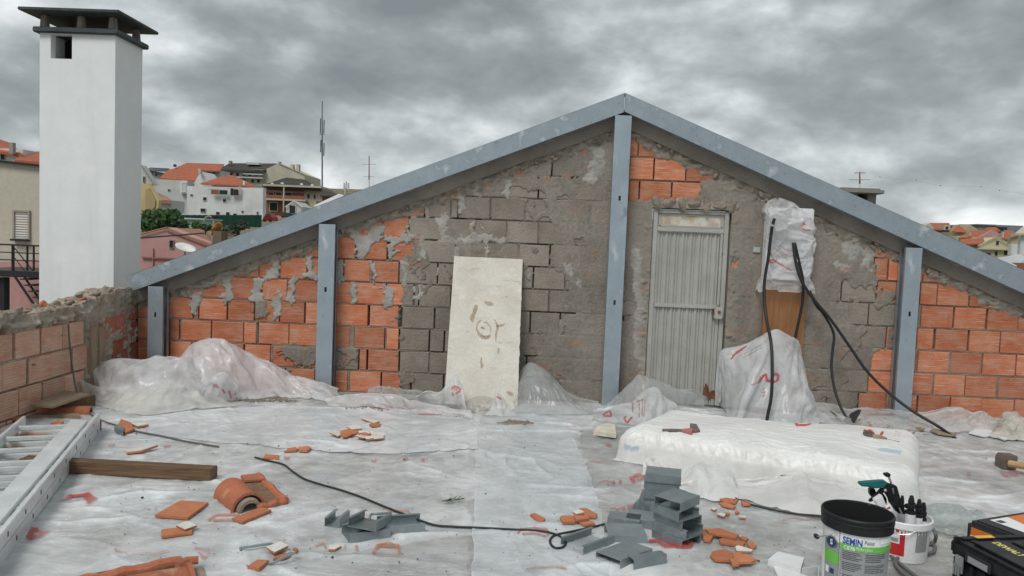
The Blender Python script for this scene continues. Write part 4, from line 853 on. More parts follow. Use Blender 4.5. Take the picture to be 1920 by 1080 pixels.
slope(X2([(545, 252), (950, 272), (790, 195), (745, 193)]), [91, 91, 96, 96], 'roof', TR, h); pbox(*q2(862, 874, 236, 268), 91, .5, 'chimney', TW, h)
for a in ((468, 488, 338, 348), (566, 590, 360, 384), (714, 736, 374, 394), (546, 584, 445, 470), (662, 688, 470, 490), (737, 763, 472, 496), (790, 816, 482, 500), (852, 868, 462, 474), (966, 980, 470, 484)): window(*q2(*a), 90, h, TG, TK)
pbox(*q2(835, 842, 275, 350), 89.6, .15, 'drainpipe', TG, h)
a = house('washing_line', 412, 360, 89, 'dark washing hung out on the white house terrace', 'washing')
for i, (x0, x1, y0, y1, m) in enumerate(((622, 680, 303, 336, TB), (684, 745, 306, 338, TGn), (768, 790, 292, 345, TK), (792, 828, 300, 344, TK))): pbox(*q2(x0, x1, y0, y1), 89.4, .08, 'cloth', m, a)
bar(X2([(600, 300)])[0], X2([(840, 294)])[0], 89.44, .6, a, 'line')
h = house('brown_roof_house', 550, 370, 110, 'brown brick house with dark hipped roof and balconies below hilltop block', 'house', GR)
slope(X2([(1005, 268), (1450, 302), (1330, 228), (1190, 210)]), [108, 108, 114, 114], 'roof', TD, h, .3); pbox(*q2(1010, 1450, 268, 282), 107.6, 7, 'eave', TC, h); pbox(*q2(1015, 1320, 282, 490), 109, 7, 'wall', TB, h); pbox(*q2(1320, 1460, 290, 490), 109, 7, 'wall', TC, h)
for a in ((1070, 1074, 250, 266), (1145, 1150, 248, 262), (1290, 1312, 254, 272), (1370, 1390, 262, 276)): slope(X2([(a[0], a[2]+10), (a[0]+24, a[2]+12), (a[0]+18, a[2]), (a[0]+2, a[2])]), [109, 109, 109.8, 109.8], 'skylight', TG, h, .05)
pbox(*q2(1012, 1330, 372, 384), 107.4, 1.6, 'balcony', TC, h); pbox(*q2(1015, 1325, 345, 372), 107.5, .1, 'railing', TB, h); pbox(*q2(1162, 1170, 285, 470), 107.4, .3, 'pillar', TC, h); pbox(*q2(1015, 1330, 312, 322), 108.8, .2, 'lintel', TCo, h)
for a in ((1055, 1090, 325, 345), (1110, 1150, 325, 346), (1180, 1230, 326, 348), (1345, 1362, 336, 366), (1395, 1408, 340, 372), (1065, 1120, 400, 460)): window(*q2(*a), 109, h, TC, TK)
h = house('small_shed', 552, 395, 75, 'small white gabled shed beside the steel rafter', 'shed', GR)
ppoly(X2([(1185, 425), (1245, 388), (1300, 430), (1300, 520), (1185, 520)]), 75, 4, 'wall', TG, h); window(*q2(1212, 1256, 422, 480), 75, h, TG, TK); bar(X2([(1178, 432)])[0], X2([(1245, 386)])[0], 74.8, 2, h, 'verge', TW); bar(X2([(1245, 386)])[0], X2([(1306, 434)])[0], 74.8, 2, h, 'verge', TW)
h = house('white_canopy', 620, 380, 45, 'pale sloping canopy roof just above steel rafter', 'canopy')
slope(X2([(1395, 420), (1420, 428), (1620, 345), (1585, 332)]), [45, 45, 46, 46], 'roof', TW, h, .12); pbox(*q2(1410, 1600, 390, 470), 45.5, 2, 'wall', TB, h)
h = house('dark_tile_house', 610, 365, 100, 'dark tiled roof right of the brown brick house', 'house', GR)
slope(X2([(1440, 345), (1600, 345), (1540, 325), (1465, 305)]), [100, 100, 103, 103], 'roof', TD, h); pbox(*q2(1455, 1590, 340, 430), 100.4, 3, 'wall', TB, h)
def car(x0, x1, y0, y1, Y, m, label):
    a, b, c, e = rect(x0, x1, y0, y1, Y); L = b-a; hgt = e-c; t = thing('parked_car', ((a+b)/2, Y, c), label, 'car', 'cars parked by the houses'); bo = MB()
    side = [(a, c+.18*hgt), (b, c+.18*hgt), (b, c+.55*hgt), (b-.12*L, c+.62*hgt), (b-.25*L, e), (a+.3*L, e), (a+.14*L, c+.6*hgt), (a, c+.55*hgt)]
    bo.prism([(x, Y, z) for x, z in side], (0, 1.7, 0)); bo.build('body', m, t, bevel=.05); MB().prism([(b-.16*L, Y-.02, c+.64*hgt), (b-.27*L, Y-.02, e-.05*hgt), (a+.32*L, Y-.02, e-.05*hgt), (a+.19*L, Y-.02, c+.64*hgt)], (0, .015, 0)).build('side_glass', TGl, t)
    for x in (a+.2*L, b-.2*L): MB().lathe([(.001, 0), (.2*hgt, 0), (.2*hgt, .2), (.001, .2)], (x, Y+.12, c+.2*hgt), 14, axis=Matrix.Rotation(math.pi/2, 3, 'X')).build('wheel', TK, t)
car(*q2(1010, 1082, 482, 545), 62, tm('car red', (.30, .02, .025), rough=.3), 'dark red car parked at corner of white terrace house'); car(*q2(1140, 1250, 475, 515), 66, tm('car dark', (.06, .07, .075), rough=.3), 'dark grey car parked in front of brown brick house')
h = house('green_hoarding', 420, 415, 60, 'dark green hoarding below the big white house', 'fence')
for i in range(14): pbox(*q2(400+i*43, 400+i*43+42, 492, 585), 60+(i % 2)*.03, .06, 'panel', TGn, h)
h = house('green_shed', 365, 415, 52, 'pale green shed wall behind the round tree', 'shed'); pbox(*q2(425, 575, 525, 600), 52, 3, 'wall', tm('pale green', (.30, .44, .34)), h); pbox(*q2(420, 580, 516, 526), 51.8, 3.4, 'roof', TG, h)
h = house('yellow_house', 275, 370, 40, 'yellow house with stepped gable right beside white chimney', 'house')
ppoly(X2([(60, 262), (150, 256), (232, 380), (226, 440), (150, 520), (60, 520)]), 40, .4, 'wall', TY, h); ppoly(X2([(130, 300), (160, 290), (205, 380), (200, 430), (130, 520)]), 39.9, .08, 'recess', tm('ochre', (.42, .33, .17)), h)
ppoly(X2([(60, 125), (110, 120), (200, 262), (60, 262)]), 41, .5, 'attic_wall', TG, h); bar(X2([(100, 120)])[0], X2([(205, 270)])[0], 40.8, 3.5, h, 'verge', TCo); window(*q2(118, 130, 205, 250), 41, h, TG, TK)
slope(X2([(215, 375), (330, 385), (300, 360), (220, 325)]), [44, 44, 46, 46], 'lean_to_roof', TOl, h); pbox(*q2(225, 325, 380, 470), 44.3, 2, 'lean_to_wall', TG, h)
h = house('pink_house', 320, 450, 25, 'pink house with old tiled roof and one window, behind left rafter', 'house')
ppoly(X2([(20, 660), (95, 635), (300, 585), (380, 618), (640, 725), (640, 1000), (20, 1000)]), 25, .8, 'wall', TP, h)
slope(X2([(290, 588), (640, 722), (632, 650), (560, 598)]), [24.9, 24.9, 30, 30], 'roof', TOl, h, .12); bar(X2([(85, 638)])[0], X2([(296, 585)])[0], 24.9, 3, h, 'verge', TOl)
window(*q2(315, 345, 684, 738), 25, h, TCo, TK, .05); pbox(*q2(95, 600, 815, 826), 24.9, .1, 'string_course', tm('dark pink', (.33, .16, .15)), h); pbox(*q2(182, 186, 740, 900), 24.9, .08, 'drainpipe', TP, h)
# satellite dish
c = at(347, 468, 16); t = thing('satellite_dish', c, 'white satellite dish tilted up above left rafter', 'satellite dish')
R = Matrix.Rotation(math.radians(-68), 3, 'X')@Matrix.Rotation(.2, 3, 'Y'); MB().lathe([(.001, 0), (.12, .012), (.22, .04), (.30, .085), (.305, .075), (.2, .02), (.001, -.02)], c, 28, axis=Matrix.Rotation(math.radians(22), 3, 'Y')@Matrix.Rotation(math.radians(14), 3, 'X')).build('bowl', tm('dish', (.74, .745, .73), rough=.5), t, smooth=True); MB().tube([c, c+np.array((-.05, .1, -.8))], .025, 6).build('mast', TCo, t)
# lamp post, brick pier, small pier
t = house('street_lamp', 398, 445, 22, 'grey street lamp with arched arm in front of green hoarding', 'street lamp')
def px3(pts, Y): return [at(x, y, Y) for x, y in pts]
MB().tube(px3(X2([(630, 720), (638, 600), (645, 540), (630, 510), (605, 500), (582, 512), (572, 540)]), 22), .035, 7).build('pole', TCo, t); p = at(*X2([(655, 505)])[0], 22); MB().box(p, (.25, .2, .12)).build('lantern', TK, t, bevel=.03); MB().tube(px3(X2([(580, 560), (580, 640)]), 22), .03, 6).build('stay', TK, t)
t = house('brick_pier', 405, 440, 20, 'old brown brick pier with orange growth behind left rafter', 'pier'); pbox(*q2(635, 700, 612, 720), 20, .8, 'shaft', tm('pier', (.20, .14, .105)), t); b = MB(); clod(b, at(*X2([(665, 592)])[0], 20.3), .27, 77, (1, 1, .5)); b.build('growth', tm('dry growth', (.33, .17, .05), bump=.8), t)
t = house('pale_pier', 425, 440, 20.5, 'small pale capped pier beside brown brick pier', 'pier'); pbox(*q2(722, 762, 640, 700), 20.5, .5, 'shaft', TC, t); pbox(*q2(716, 768, 632, 641), 20.45, .62, 'cap', TOl, t)
# trees: trunk, limbs and a crown of leaf clusters
def tree(x, y, rx, rz, Y, label, cat='tree', leafcol=(.045, .085, .03), n=2600, leaf=.16, seed=1, name='round_tree'):
    rng = np.random.default_rng(seed); k = dep(Y)/FPX; c = at(x, y, Y); RX, RZ = rx*k, rz*k; t = thing(name, (c[0], Y, c[2]-RZ*2.2), label, cat, 'trees and bushes below the white houses')
    m = mat('leaves', leafcol, .7, col2=tuple(q*1.9 for q in leafcol), vs=1.3, bump=0, transl=.25); b = MB(); base = (c[0], Y, c[2]-RZ*2.4)
    b.tube([base, (c[0]+.05*RX, Y, c[2]-RZ*.9), (c[0], Y, c[2])], [.12*RX, .09*RX, .04*RX], 7)
    lobes = []
    for i in range(11):
        a = rng.uniform(0, 6.28); r = rng.uniform(.25, .72); p = np.array((c[0]+RX*r*math.cos(a), Y+RX*.8*r*math.sin(a), c[2]+RZ*rng.uniform(-.55, .6))); lobes.append((p, rng.uniform(.30, .48)))
        b.tube([(c[0], Y, c[2]-RZ*.7), (c+p)/2+np.array((0, 0, -.1*RZ)), p], [.05*RX, .03*RX, .012*RX], 5)
    b.build('trunk', tm('bark', (.09, .065, .045)), t)
    V, F = [], []
    for i in range(n):
        p, r = lobes[rng.integers(len(lobes))]; d = rng.normal(size=3); d /= np.linalg.norm(d); q = p+d*np.array((RX, RX, RZ))*r*rng.uniform(.55, 1.08)
        u = rng.normal(size=3); u /= np.linalg.norm(u); v = np.cross(u, d+rng.normal(size=3)*.5); v /= np.linalg.norm(v)+1e-6; s = leaf*rng.uniform(.6, 1.3); j = len(V)
        V += [q-u*s, q+v*s*.55, q+u*s, q-v*s*.55]; F.append((j, j+1, j+2, j+3))
    mb = MB(); mb.v = [tuple(p) for p in V]; mb.f = F; mb.build('crown', m, t)
tree(305, 415, 44, 28, 34, 'round dark green tree right of white chimney', seed=3, n=3600, leaf=.17)
tree(378, 428, 18, 12, 30, 'small light green bush by street lamp', 'bush', (.06, .10, .03), 900, .11, 5, 'leafy_bush')
tree(440, 428, 24, 15, 36, 'grey green olive bush behind left rafter', 'bush', (.06, .08, .05), 1300, .12, 6, 'leafy_bush')
tree(415, 437, 14, 10, 28, 'dark low bush between lamp and olive bush', 'bush', (.035, .06, .025), 700, .1, 8, 'leafy_bush')
# masts
def mast(x, y0, y1, Y, wpx, label, bands, arms=()):
    t = thing('antenna_mast', at(x, y1, Y), label, 'mast', 'antenna masts on the skyline'); k = dep(Y)/FPX; n = len(bands)
    for i, m in enumerate(bands):
        ya, yb = y0+(y1-y0)*i/n, y0+(y1-y0)*(i+1)/n; MB().tube([at(x, yb, Y), at(x+.01*(yb-ya), ya, Y)], [wpx*k*.5*(.6+.5*(i+1)/n), wpx*k*.5*(.6+.5*i/n)], 6).build('section', m, t)
    for (ax0, ax1, ay, ww) in arms: MB().tube([at(ax0, ay, Y-.05), at(ax1, ay, Y-.05)], ww*k*.5, 5).build('crossarm', TCo, t)
    return t
TRd = tm('mast red', (.26, .035, .03)); TSt = tm('mast steel', (.13, .15, .17))
mast(604, 190, 356, 130, 3.2, 'tall slim antenna mast behind the brown brick house', [TSt]*6, [(599, 609, 252, 1.2)])
for i, (x, y0, y1) in enumerate(((600.5, 222, 250), (607, 225, 250), (601, 262, 285), (607, 268, 292))): pbox(x-.6, x+.6, y0, y1, 129.5, .3, 'panel_antenna', TSt, bpy.data.objects['antenna_mast'])
mast(692, 292, 352, 170, 2.6, 'red and white mast with crossarms above left rafter', [TRd, TSt, TRd, TW], [(680, 705, 308, .8), (681, 702, 331, .7)])
t = mast(649, 340, 366, 90, 2.6, 'short cluster of phone antennas just above left rafter', [TSt, TG])
for x, y0, y1 in ((645, 343, 356), (649, 341, 354), (653, 343, 357), (647, 352, 364)): pbox(x-1.2, x+1.2, y0, y1, 89.5, .2, 'panel_antenna', TG, t)
t = thing('overhead_cable', at(330, 442, 18), 'dark sagging overhead cable in front of pink house', 'cable'); MB().tube([at(150, 452, 18), at(262, 446, 18), at(320, 442, 18), at(382, 437, 18)], .028, 5).build('strand', TK, t)
# --- right side
def rchimney():
    Y = 5.5; t = house('roof_chimney', 1612, 390, Y, 'grimy concrete chimney with wide slab cap behind right rafter', 'chimney'); m = tm('grimy', (.30, .295, .27), (.17, .165, .15), bump=.3)
    pbox(1598, 1607, 362, 430, Y, .22, 'pier', m, t); pbox(1626, 1641, 362, 430, Y, .22, 'pier', m, t); pbox(1607, 1626, 376, 430, Y+.02, .18, 'front_wall', m, t); pbox(1600, 1640, 362, 430, Y+.24, .2, 'back_wall', TK, t); pbox(1577, 1658, 355, 362, Y-.15, .8, 'cap_slab', m, t, .01); pbox(1580, 1650, 352.5, 355, Y-.1, .65, 'moss_layer', tm('grey moss', (.22, .23, .19)), t)
rchimney()
mast(1612, 322, 356, 60, 3.0, 'short rusty mast with two crossarms above the concrete chimney', [TRd, TRd, TW], [(1602, 1623, 324, 1.6), (1592, 1632, 337, 1.3)])
GR2 = 'houses on the right skyline'
X5 = lambda pts: [(1580+x/4.153, 300+y/4.153) for x, y in pts]
def q5(x0, x1, y0, y1): return (1580+x0/4.153, 1580+x1/4.153, 300+y0/4.153, 300+y1/4.153)
h = house('cream_gable_house', 1750, 440, 210, 'cream house with red roof nearest right rafter on skyline', 'house', GR2)
ppoly(X5([(630, 520), (680, 492), (725, 545), (725, 640), (600, 640)]), 210, 8, 'gable_wall', TC, h); slope(X5([(715, 540), (850, 545), (830, 490), (675, 490)]), [209, 209, 216, 216], 'roof', TR, h); pbox(*q5(720, 860, 540, 640), 211, 8, 'wall', TC, h)
for a in ((655, 668, 520, 535), (800, 820, 570, 588), (828, 846, 570, 588)): window(*q5(*a), 209.9, h, TG, TK)
pbox(*q5(790, 835, 510, 545), 208, 3, 'dormer', TC, h); window(*q5(800, 822, 518, 540), 208, h, TG, TK)
h = house('tan_gable_house', 1815, 440, 200, 'tan gabled house with red roof in middle of right skyline', 'house', GR2)
slope(X5([(845, 555), (958, 560), (990, 500), (905, 500)]), [199, 199, 206, 206], 'roof', TR, h); ppoly(X5([(955, 565), (990, 502), (1055, 540), (1055, 640), (890, 640), (890, 560)]), 200, 8, 'wall', tm('tan', (.44, .38, .27)), h)
h = house('broad_red_roof_house', 1850, 445, 170, 'broad red tiled roof above the yellow gabled house', 'house', GR2)
slope(X5([(900, 605), (1245, 590), (1185, 545), (1000, 548)]), [170, 170, 178, 178], 'roof', TR, h); pbox(*q5(890, 1240, 598, 690), 171, 6, 'wall', TC, h); pbox(*q5(990, 1000, 562, 590), 170.5, .6, 'chimney', TC, h); ppoly(X5([(1060, 600), (1165, 545), (1245, 590), (1245, 600)]), 169.6, .5, 'gable_panel', TP, h)
h = house('yellow_gable_house', 1860, 465, 150, 'pale yellow house with gable and small attic window at right edge', 'house', GR2)
ppoly(X5([(1055, 668), (1190, 602), (1328, 668), (1312, 780), (1060, 780)]), 150, 8, 'wall', TPy, h); slope(X5([(898, 655), (1060, 650), (1195, 598), (920, 615)]), [149.5, 149.5, 154, 154], 'roof', TR, h); pbox(*q5(890, 1060, 650, 780), 151, 7, 'side_wall', TC, h)
for p, q in (((1050, 668), (1190, 598)), ((1190, 598), (1335, 668))): bar(X5([p])[0], X5([q])[0], 149.6, 2.0, h, 'verge', TC)
window(*q5(1193, 1215, 632, 662), 150, h, TG, TK); pbox(*q5(1060, 1312, 690, 700), 149.2, .8, 'balcony', TC, h)
for a in ((1080, 1105, 720, 745), (1120, 1150, 725, 750), (1185, 1205, 712, 745), (1255, 1280, 705, 740)): window(*q5(*a), 150, h, TG, TK)
h = house('red_roof_terrace', 1900, 435, 165, 'row of small red roofs behind yellow gabled house', 'house', GR2)
slope(X5([(1240, 610), (1340, 620), (1330, 550), (1255, 545)]), [165, 165, 170, 170], 'roof', TR, h); pbox(*q5(1240, 1340, 600, 660), 166, 4, 'wall', TC, h); slope(X5([(1110, 545), (1230, 548), (1190, 522), (1120, 525)]), [190, 190, 194, 194], 'roof', TR, h); pbox(*q5(1245, 1256, 560, 605), 164, .6, 'chimney', TC, h)
h = house('tan_house', 1905, 450, 140, 'tan house wall with white base beside the white tower', 'house', GR2); pbox(*q5(1310, 1400, 575, 655), 140, 1, 'wall', tm('tan', (.44, .38, .27)), h); pbox(*q5(1315, 1400, 655, 740), 139.5, 1, 'base_wall', TW, h); slope(X5([(1300, 600), (1400, 575), (1400, 560), (1330, 565)]), [139.5, 139.5, 143, 143], 'roof', TOl, h)
h = house('white_tower_house', 1917, 440, 80, 'white corner house cut off by the right edge', 'house', GR2); pbox(*q5(1385, 1480, 575, 800), 80, .5, 'wall', TW, h); slope(X5([(1345, 568), (1480, 575), (1480, 515), (1400, 520)]), [79.5, 79.5, 80.5, 80.5], 'roof', TC, h)
h = house('long_grey_hall', 1880, 425, 380, 'long low grey hall far off on right skyline', 'hall', GR2); pbox(*q5(1060, 1400, 506, 560), 380, 25, 'wall', tm('far grey', (.20, .23, .25)), h); pbox(*q5(1185, 1280, 522, 545), 379.5, .6, 'window_band', TK, h); pbox(*q5(1055, 1200, 500, 508), 379, 26, 'roof', TCo, h)
h = house('metal_roof_shed', 1890, 490, 30, 'white ribbed metal roof just above right rafter', 'shed')
for i in range(9):
    t0, t1 = i/9, (i+1)/9; L = lambda p, q, t: (p[0]+(q[0]-p[0])*t, p[1]+(q[1]-p[1])*t); a0, a1 = X5([(1175, 770), (1370, 732)]); b0, b1 = X5([(1330, 845), (1440, 760)])
    P = [at(*L(a0, b0, t0), 30), at(*L(a0, b0, t1-.02), 30), at(*L(a1, b1, t1-.02), 34), at(*L(a1, b1, t0), 34)]; MB().prism(P, (0, 0, -.05)).build('roof_sheet', tm('metal sheet', (.60, .63, .65), rough=.45), h)
pbox(*q5(1180, 1450, 800, 980), 31, 2, 'wall', TB, h)
far = MB(); rng = np.random.default_rng(4)
for i in range(42):
    x = rng.uniform(1690, 1925) if i < 30 else rng.uniform(265, 700); Y = rng.uniform(420, 520); y = (425+rng.uniform(-3, 9)) if i < 30 else (362+rng.uniform(0, 10)); a, b, c, e = rect(x-9*rng.uniform(.5, 1), x+9*rng.uniform(.5, 1), y, y+14, Y); far.bb(a, b, Y, Y+10, c-8, e)
tag(far.build('distant_town', tm('distant', (.42, .38, .34), (.36, .22, .17))), 'far rows of houses along the skyline', 'town', kind='stuff')
t = thing('power_line', at(1750, 340, 48), 'thin power line with small dark markers across right sky', 'power line')
pts = [(1640, 331), (1700, 337), (1763, 348), (1840, 350), (1875, 357), (1960, 368)]
MB().tube([at(x, y, 48) for x, y in pts], .004, 4).build('wire', TCo, t)
for x, y in ((1650, 332), (1718, 337), (1763, 348), (1839, 350), (1874, 357)): MB().lathe([(.001, -.035), (.025, -.025), (.033, 0), (.025, .025), (.001, .035)], at(x, y, 48), 8).build('marker', TK, t)
# ================================================================ PLASTIC ON THE ROOF
def sheetz(x, y):
    x = np.asarray(x, float); y = np.asarray(y, float); z = .010+.012*np.maximum(0, fbm(x*.9, y*.9, 301, 3))
    wx = x+.12*fbm(x*1.7, y*1.7, 303, 3); wy = y+.12*fbm(x*1.7, y*1.7, 305, 3)
    for i, (a, f, amp) in enumerate(((.2, 5, .0075), (.75, 6, .005), (-.6, 5, .006), (1.45, 7, .005), (.45, 12, .0025), (-1.0, 11, .0025), (1.0, 20, .0012), (-.2, 22, .0012))):
        s = wx*math.cos(a)+wy*math.sin(a); t = -wx*math.sin(a)+wy*math.cos(a)
        z = z+amp*ridge(s*f*.16+i*7, t*f*.62, 311+i, 7)*sstep(-.15, .5, pn(x*1.2, y*1.2, 321+i))*1.6
    z = z+.0010*fbm(wx*9, wy*9, 331, 2)
    return np.maximum(z, .003)
def sz(P): return float(sheetz(P[0], P[1]))
def arc(pts, n):
    P = np.array(smoothline(pts, 12)); d = np.concatenate([[0], np.cumsum(np.linalg.norm(np.diff(P, axis=0), axis=1))]); s = np.linspace(0, d[-1], n)
    return np.stack([np.interp(s, d, P[:, i]) for i in range(3)], -1), d[-1]
def arc_n(A, n):
    t_ = np.linspace(0, 1, len(A)); s_ = np.linspace(0, 1, n); return np.stack([np.interp(s_, t_, A[:, i]) for i in range(3)], -1)
def film_sheet(name, label, xs, ys, poly=None, lift=0.0, milk0=.68, tint=(.77, .795, .80), low=(), seed=0, wob=4):
    X, Y = np.meshgrid(xs, ys); Z = sheetz(X, Y)+lift; P = np.stack([X, Y, Z], -1); px, py = px_of(P)
    edge = None; keep = None
    if poly:
        w1 = px+wob*fbm(X*4, Y*4, 341+seed, 3); w2 = py+wob*.5*fbm(X*4, Y*4, 343+seed, 3); ins = inpoly(w1, w2, poly); keep = ins[:-1, :-1]
    m = milk0+.22*fbm(X*1.3, Y*1.3, 345+seed, 4)+.14*fbm(X*6, Y*6, 347+seed, 3)+np.clip((Z-.016)*14, -.15, .35)
    for pl, k in low:
        d = inpoly(px+10*fbm(X*5, Y*5, 349, 3), py+5*fbm(X*5, Y*5, 351, 3), pl); m = np.where(d, m*k, m)
    t = fbm(X*.8, Y*.8, 353+seed, 4)[..., None]; C = np.array(tint)*(1+.10*t+.07*fbm(X*9, Y*9, 357+seed, 3)[..., None])
    dirt = sstep(.45, .9, fbm(X*2.6, Y*2.6, 359+seed, 5))[..., None]*.35; C = C*(1-dirt)+dirt*np.array((.34, .32, .29))
    t = thing(name, (float(X.mean()), float(Y.mean()), 0), label, 'plastic sheet')
    gridmesh('film', P, M['film'], t, cols=np.clip(C, .02, .9), fac=np.clip(m, .12, .97), keep=keep); return t
BEIGE = [([(1085, 800), (1200, 800), (1240, 890), (1205, 900), (1200, 990), (1130, 1000), (1100, 900)], .62), ([(1640, 985), (1790, 985), (1800, 1085), (1640, 1085)], .35), ([(560, 1050), (900, 1000), (900, 1090), (560, 1090)], .75), ([(880, 940), (980, 930), (1010, 1090), (880, 1090)], .7), ([(1280, 900), (1560, 960), (1560, 1090), (1300, 1090)], .8), ([(600, 700), (880, 748), (960, 800), (880, 772), (640, 762)], .3)]
film1 = film_sheet('floor_film', 'wide translucent plastic film wrinkled over the whole roof floor', np.arange(XP+.02, 5.4, .0135), np.arange(-5.5, -.1, .0135), low=BEIGE)
def film_strip(label, ea, eb, nu, nv, lift, milk0, tint, seed):
    A = arc([fl(x, y) for x, y in ea], nv)[0]; B = arc([fl(x, y) for x, y in eb], nv)[0]; t_ = np.linspace(0, 1, nu)[None, :, None]; P = A[:, None]*(1-t_)+B[:, None]*t_
    X, Y = P[..., 0]+.012*fbm(P[..., 0]*4, P[..., 1]*4, 341+seed, 3), P[..., 1]+.012*fbm(P[..., 0]*4, P[..., 1]*4, 343+seed, 3); E = np.minimum(t_, 1-t_)[..., 0]*nu; Z = sheetz(X, Y)+lift+.012*np.exp(-E/2.5)*np.clip(pn(X*3, Y*3, 346+seed), 0, 1)
    m = milk0+.22*fbm(X*1.3, Y*1.3, 345+seed, 4)+.14*fbm(X*6, Y*6, 347+seed, 3)+.10*np.exp(-E/1.2); t = fbm(X*.8, Y*.8, 353+seed, 4)[..., None]; C = np.array(tint)*(1+.08*t+.06*fbm(X*9, Y*9, 357+seed, 3)[..., None])
    o = thing('film_strip', (float(X.mean()), float(Y.mean()), 0), label, 'plastic sheet'); gridmesh('film', np.stack([X, Y, Z], -1), M['film'], o, cols=np.clip(C, .02, .9), fac=np.clip(m, .1, .97)); return o
film2 = film_strip('second layer of bluish film lying over middle of floor', [(893, 776), (892, 850), (889, 950), (884, 1100)], [(1050, 772), (1085, 850), (1122, 950), (1142, 1100)], 130, 330, .006, .50, (.745, .78, .80), 50)
film3 = film_strip('milky film strip stretched from left parapet to the tile heap', [(190, 798), (300, 782), (430, 770), (640, 768), (900, 781)], [(235, 812), (330, 826), (520, 844), (700, 856), (895, 848)], 90, 330, .005, .74, (.76, .785, .795), 80)
def ink(parent, polys, m, name='print', lift=.0045):
    """flat print that lies on the sheet, one object per mark: image quads dropped to the floor and draped"""
    left = [list(q) for q in polys]; groups = []
    while left:
        g = [left.pop(0)]; grow = True
        while grow:
            grow = False
            for q in list(left):
                if min(math.hypot(a[0]-b[0], a[1]-b[1]) for r in g for a in r for b in q) < 7: g.append(q); left.remove(q); grow = True
        groups.append(g)
    for gi, g in enumerate(groups):
        mb = MB()
        for k_, q in enumerate(g):
            P = [fl(x, y) for x, y in q]; n = 6; idx = len(mb.v)
            for i in range(n+1):
                for j in range(n+1):
                    a, b = i/n, j/n; p = (1-a)*(1-b)*P[0]+a*(1-b)*P[1]+a*b*P[2]+(1-a)*b*P[3]; p = p+.006*np.array((float(pn(p[0]*30, p[1]*30, 5)), float(pn(p[0]*30, p[1]*30, 6)), 0)); mb.v.append((p[0], p[1], sz(p)+lift+.003+.0008*k_))
            for i in range(n):
                for j in range(n): k = idx+i*(n+1)+j; mb.f.append((k, k+n+1, k+n+2, k+1))
        mb.build(name, m, parent, kind='stuff' if len(g) > 1 else None)
C5 = lambda pts, o=(480, 740), s=3.177: [(o[0]+x/s, o[1]+y/s) for x, y in pts]
bq = lambda x0, y0, x1, y1, sk=0: [(x0, y0), (x1, y0+sk), (x1, y1+sk), (x0, y1)]
def sbar(a, b, wpx):
    dx, dy = b[0]-a[0], b[1]-a[1]; L = math.hypot(dx, dy); nx, ny = -dy/L*wpx/2, dx/L*wpx/2
    return [(a[0]+nx, a[1]+ny), (b[0]+nx, b[1]+ny), (b[0]-nx, b[1]-ny), (a[0]-nx, a[1]-ny)]
def word(pts, wpx): return [sbar(a, b, wpx) for a, b in zip(pts[:-1], pts[1:])]
D4 = lambda pts: C5(pts, (0, 740), 3.177)
LQ = lambda *q: C5(q, (0, 770), 3.482)
ink(film1, [LQ((388, 612), (436, 580), (505, 570), (462, 600)), LQ((436, 580), (576, 556), (584, 570), (470, 592)), LQ((528, 574), (584, 557), (642, 603), (572, 634)), LQ((165, 864), (205, 795), (238, 806), (208, 872)), LQ((203, 794), (248, 800), (278, 828), (240, 824)), LQ((205, 872), (262, 824), (336, 824), (262, 856)), LQ((180, 850), (225, 838), (240, 852), (200, 866))], M['ink'])
ink(film1, word(D4([(1160, 935), (1250, 950)]), 5)+word(D4([(1180, 960), (1215, 1000), (1250, 950)]), 5)+word(D4([(645, 322), (685, 320)]), 5)+word(D4([(975, 330), (1015, 320)]), 4)+[bq(697, 868, 706, 873), bq(757, 866, 764, 873), bq(789, 866, 796, 872), bq(532, 861, 544, 866)], M['ink_faded'])
ink(film1, word(D4([(680, 960), (740, 960), (760, 985), (830, 968), (920, 972), (1000, 955)]), 2.2)+word(D4([(1240, 770), (1290, 735), (1380, 735), (1430, 745), (1400, 770), (1260, 772)]), 4), M['ink_orange'])
ink(film1, word(C5([(350, 925), (400, 905), (420, 940)]), 4)+[C5([(520, 920), (535, 920), (535, 948), (520, 948)]), C5([(592, 922), (612, 922), (612, 952), (592, 952)])]+word(C5([(695, 970), (725, 918), (850, 920), (850, 975)]), 6)+word(C5([(690, 965), (860, 975)]), 3)+word(C5([(720, 918), (790, 905), (830, 918)]), 3)+word(C5([(780, 745), (790, 712), (900, 715), (935, 745)]), 3.5), M['ink_orange'])
C6 = lambda pts: C5(pts, (960, 740))
ink(film1, word(C6([(515, 540), (560, 530), (590, 540)]), 2)+[C6([(592, 530), (612, 530), (612, 548), (592, 548)]), C6([(635, 526), (655, 526), (655, 545), (635, 545)])]+[C6([(695, 508), (725, 498), (740, 540), (715, 545)])]+word(C6([(725, 500), (760, 490), (790, 510), (740, 520)]), 4)+word(C6([(585, 695), (610, 690), (625, 705), (645, 692)]), 3)+[C6([(648, 690), (668, 690), (672, 708), (655, 708)])]+word(C6([(690, 705), (705, 682), (760, 690)]), 4)+[C6([(705, 690), (722, 684), (735, 705), (715, 708)])], M['ink'])
ink(film1, word(C6([(35, 850), (45, 822), (120, 818), (210, 825), (210, 865)]), 4)+word(C6([(60, 858), (130, 850), (200, 868)]), 4)+word(C6([(80, 1075), (130, 1062), (250, 1066), (320, 1078)]), 5)+[bq(1135, 836, 1146, 841), bq(1105, 868, 1150, 870, 2)], M['ink_faded'])
ink(film1, word(C6([(815, 900), (870, 895), (900, 935), (1070, 935)]), 7)+word(C6([(870, 900), (930, 915), (985, 935)]), 5)+word(C6([(1010, 930), (1050, 910), (1075, 925)]), 6), M['ink'])
C7 = lambda pts: C5(pts, (1440, 740))
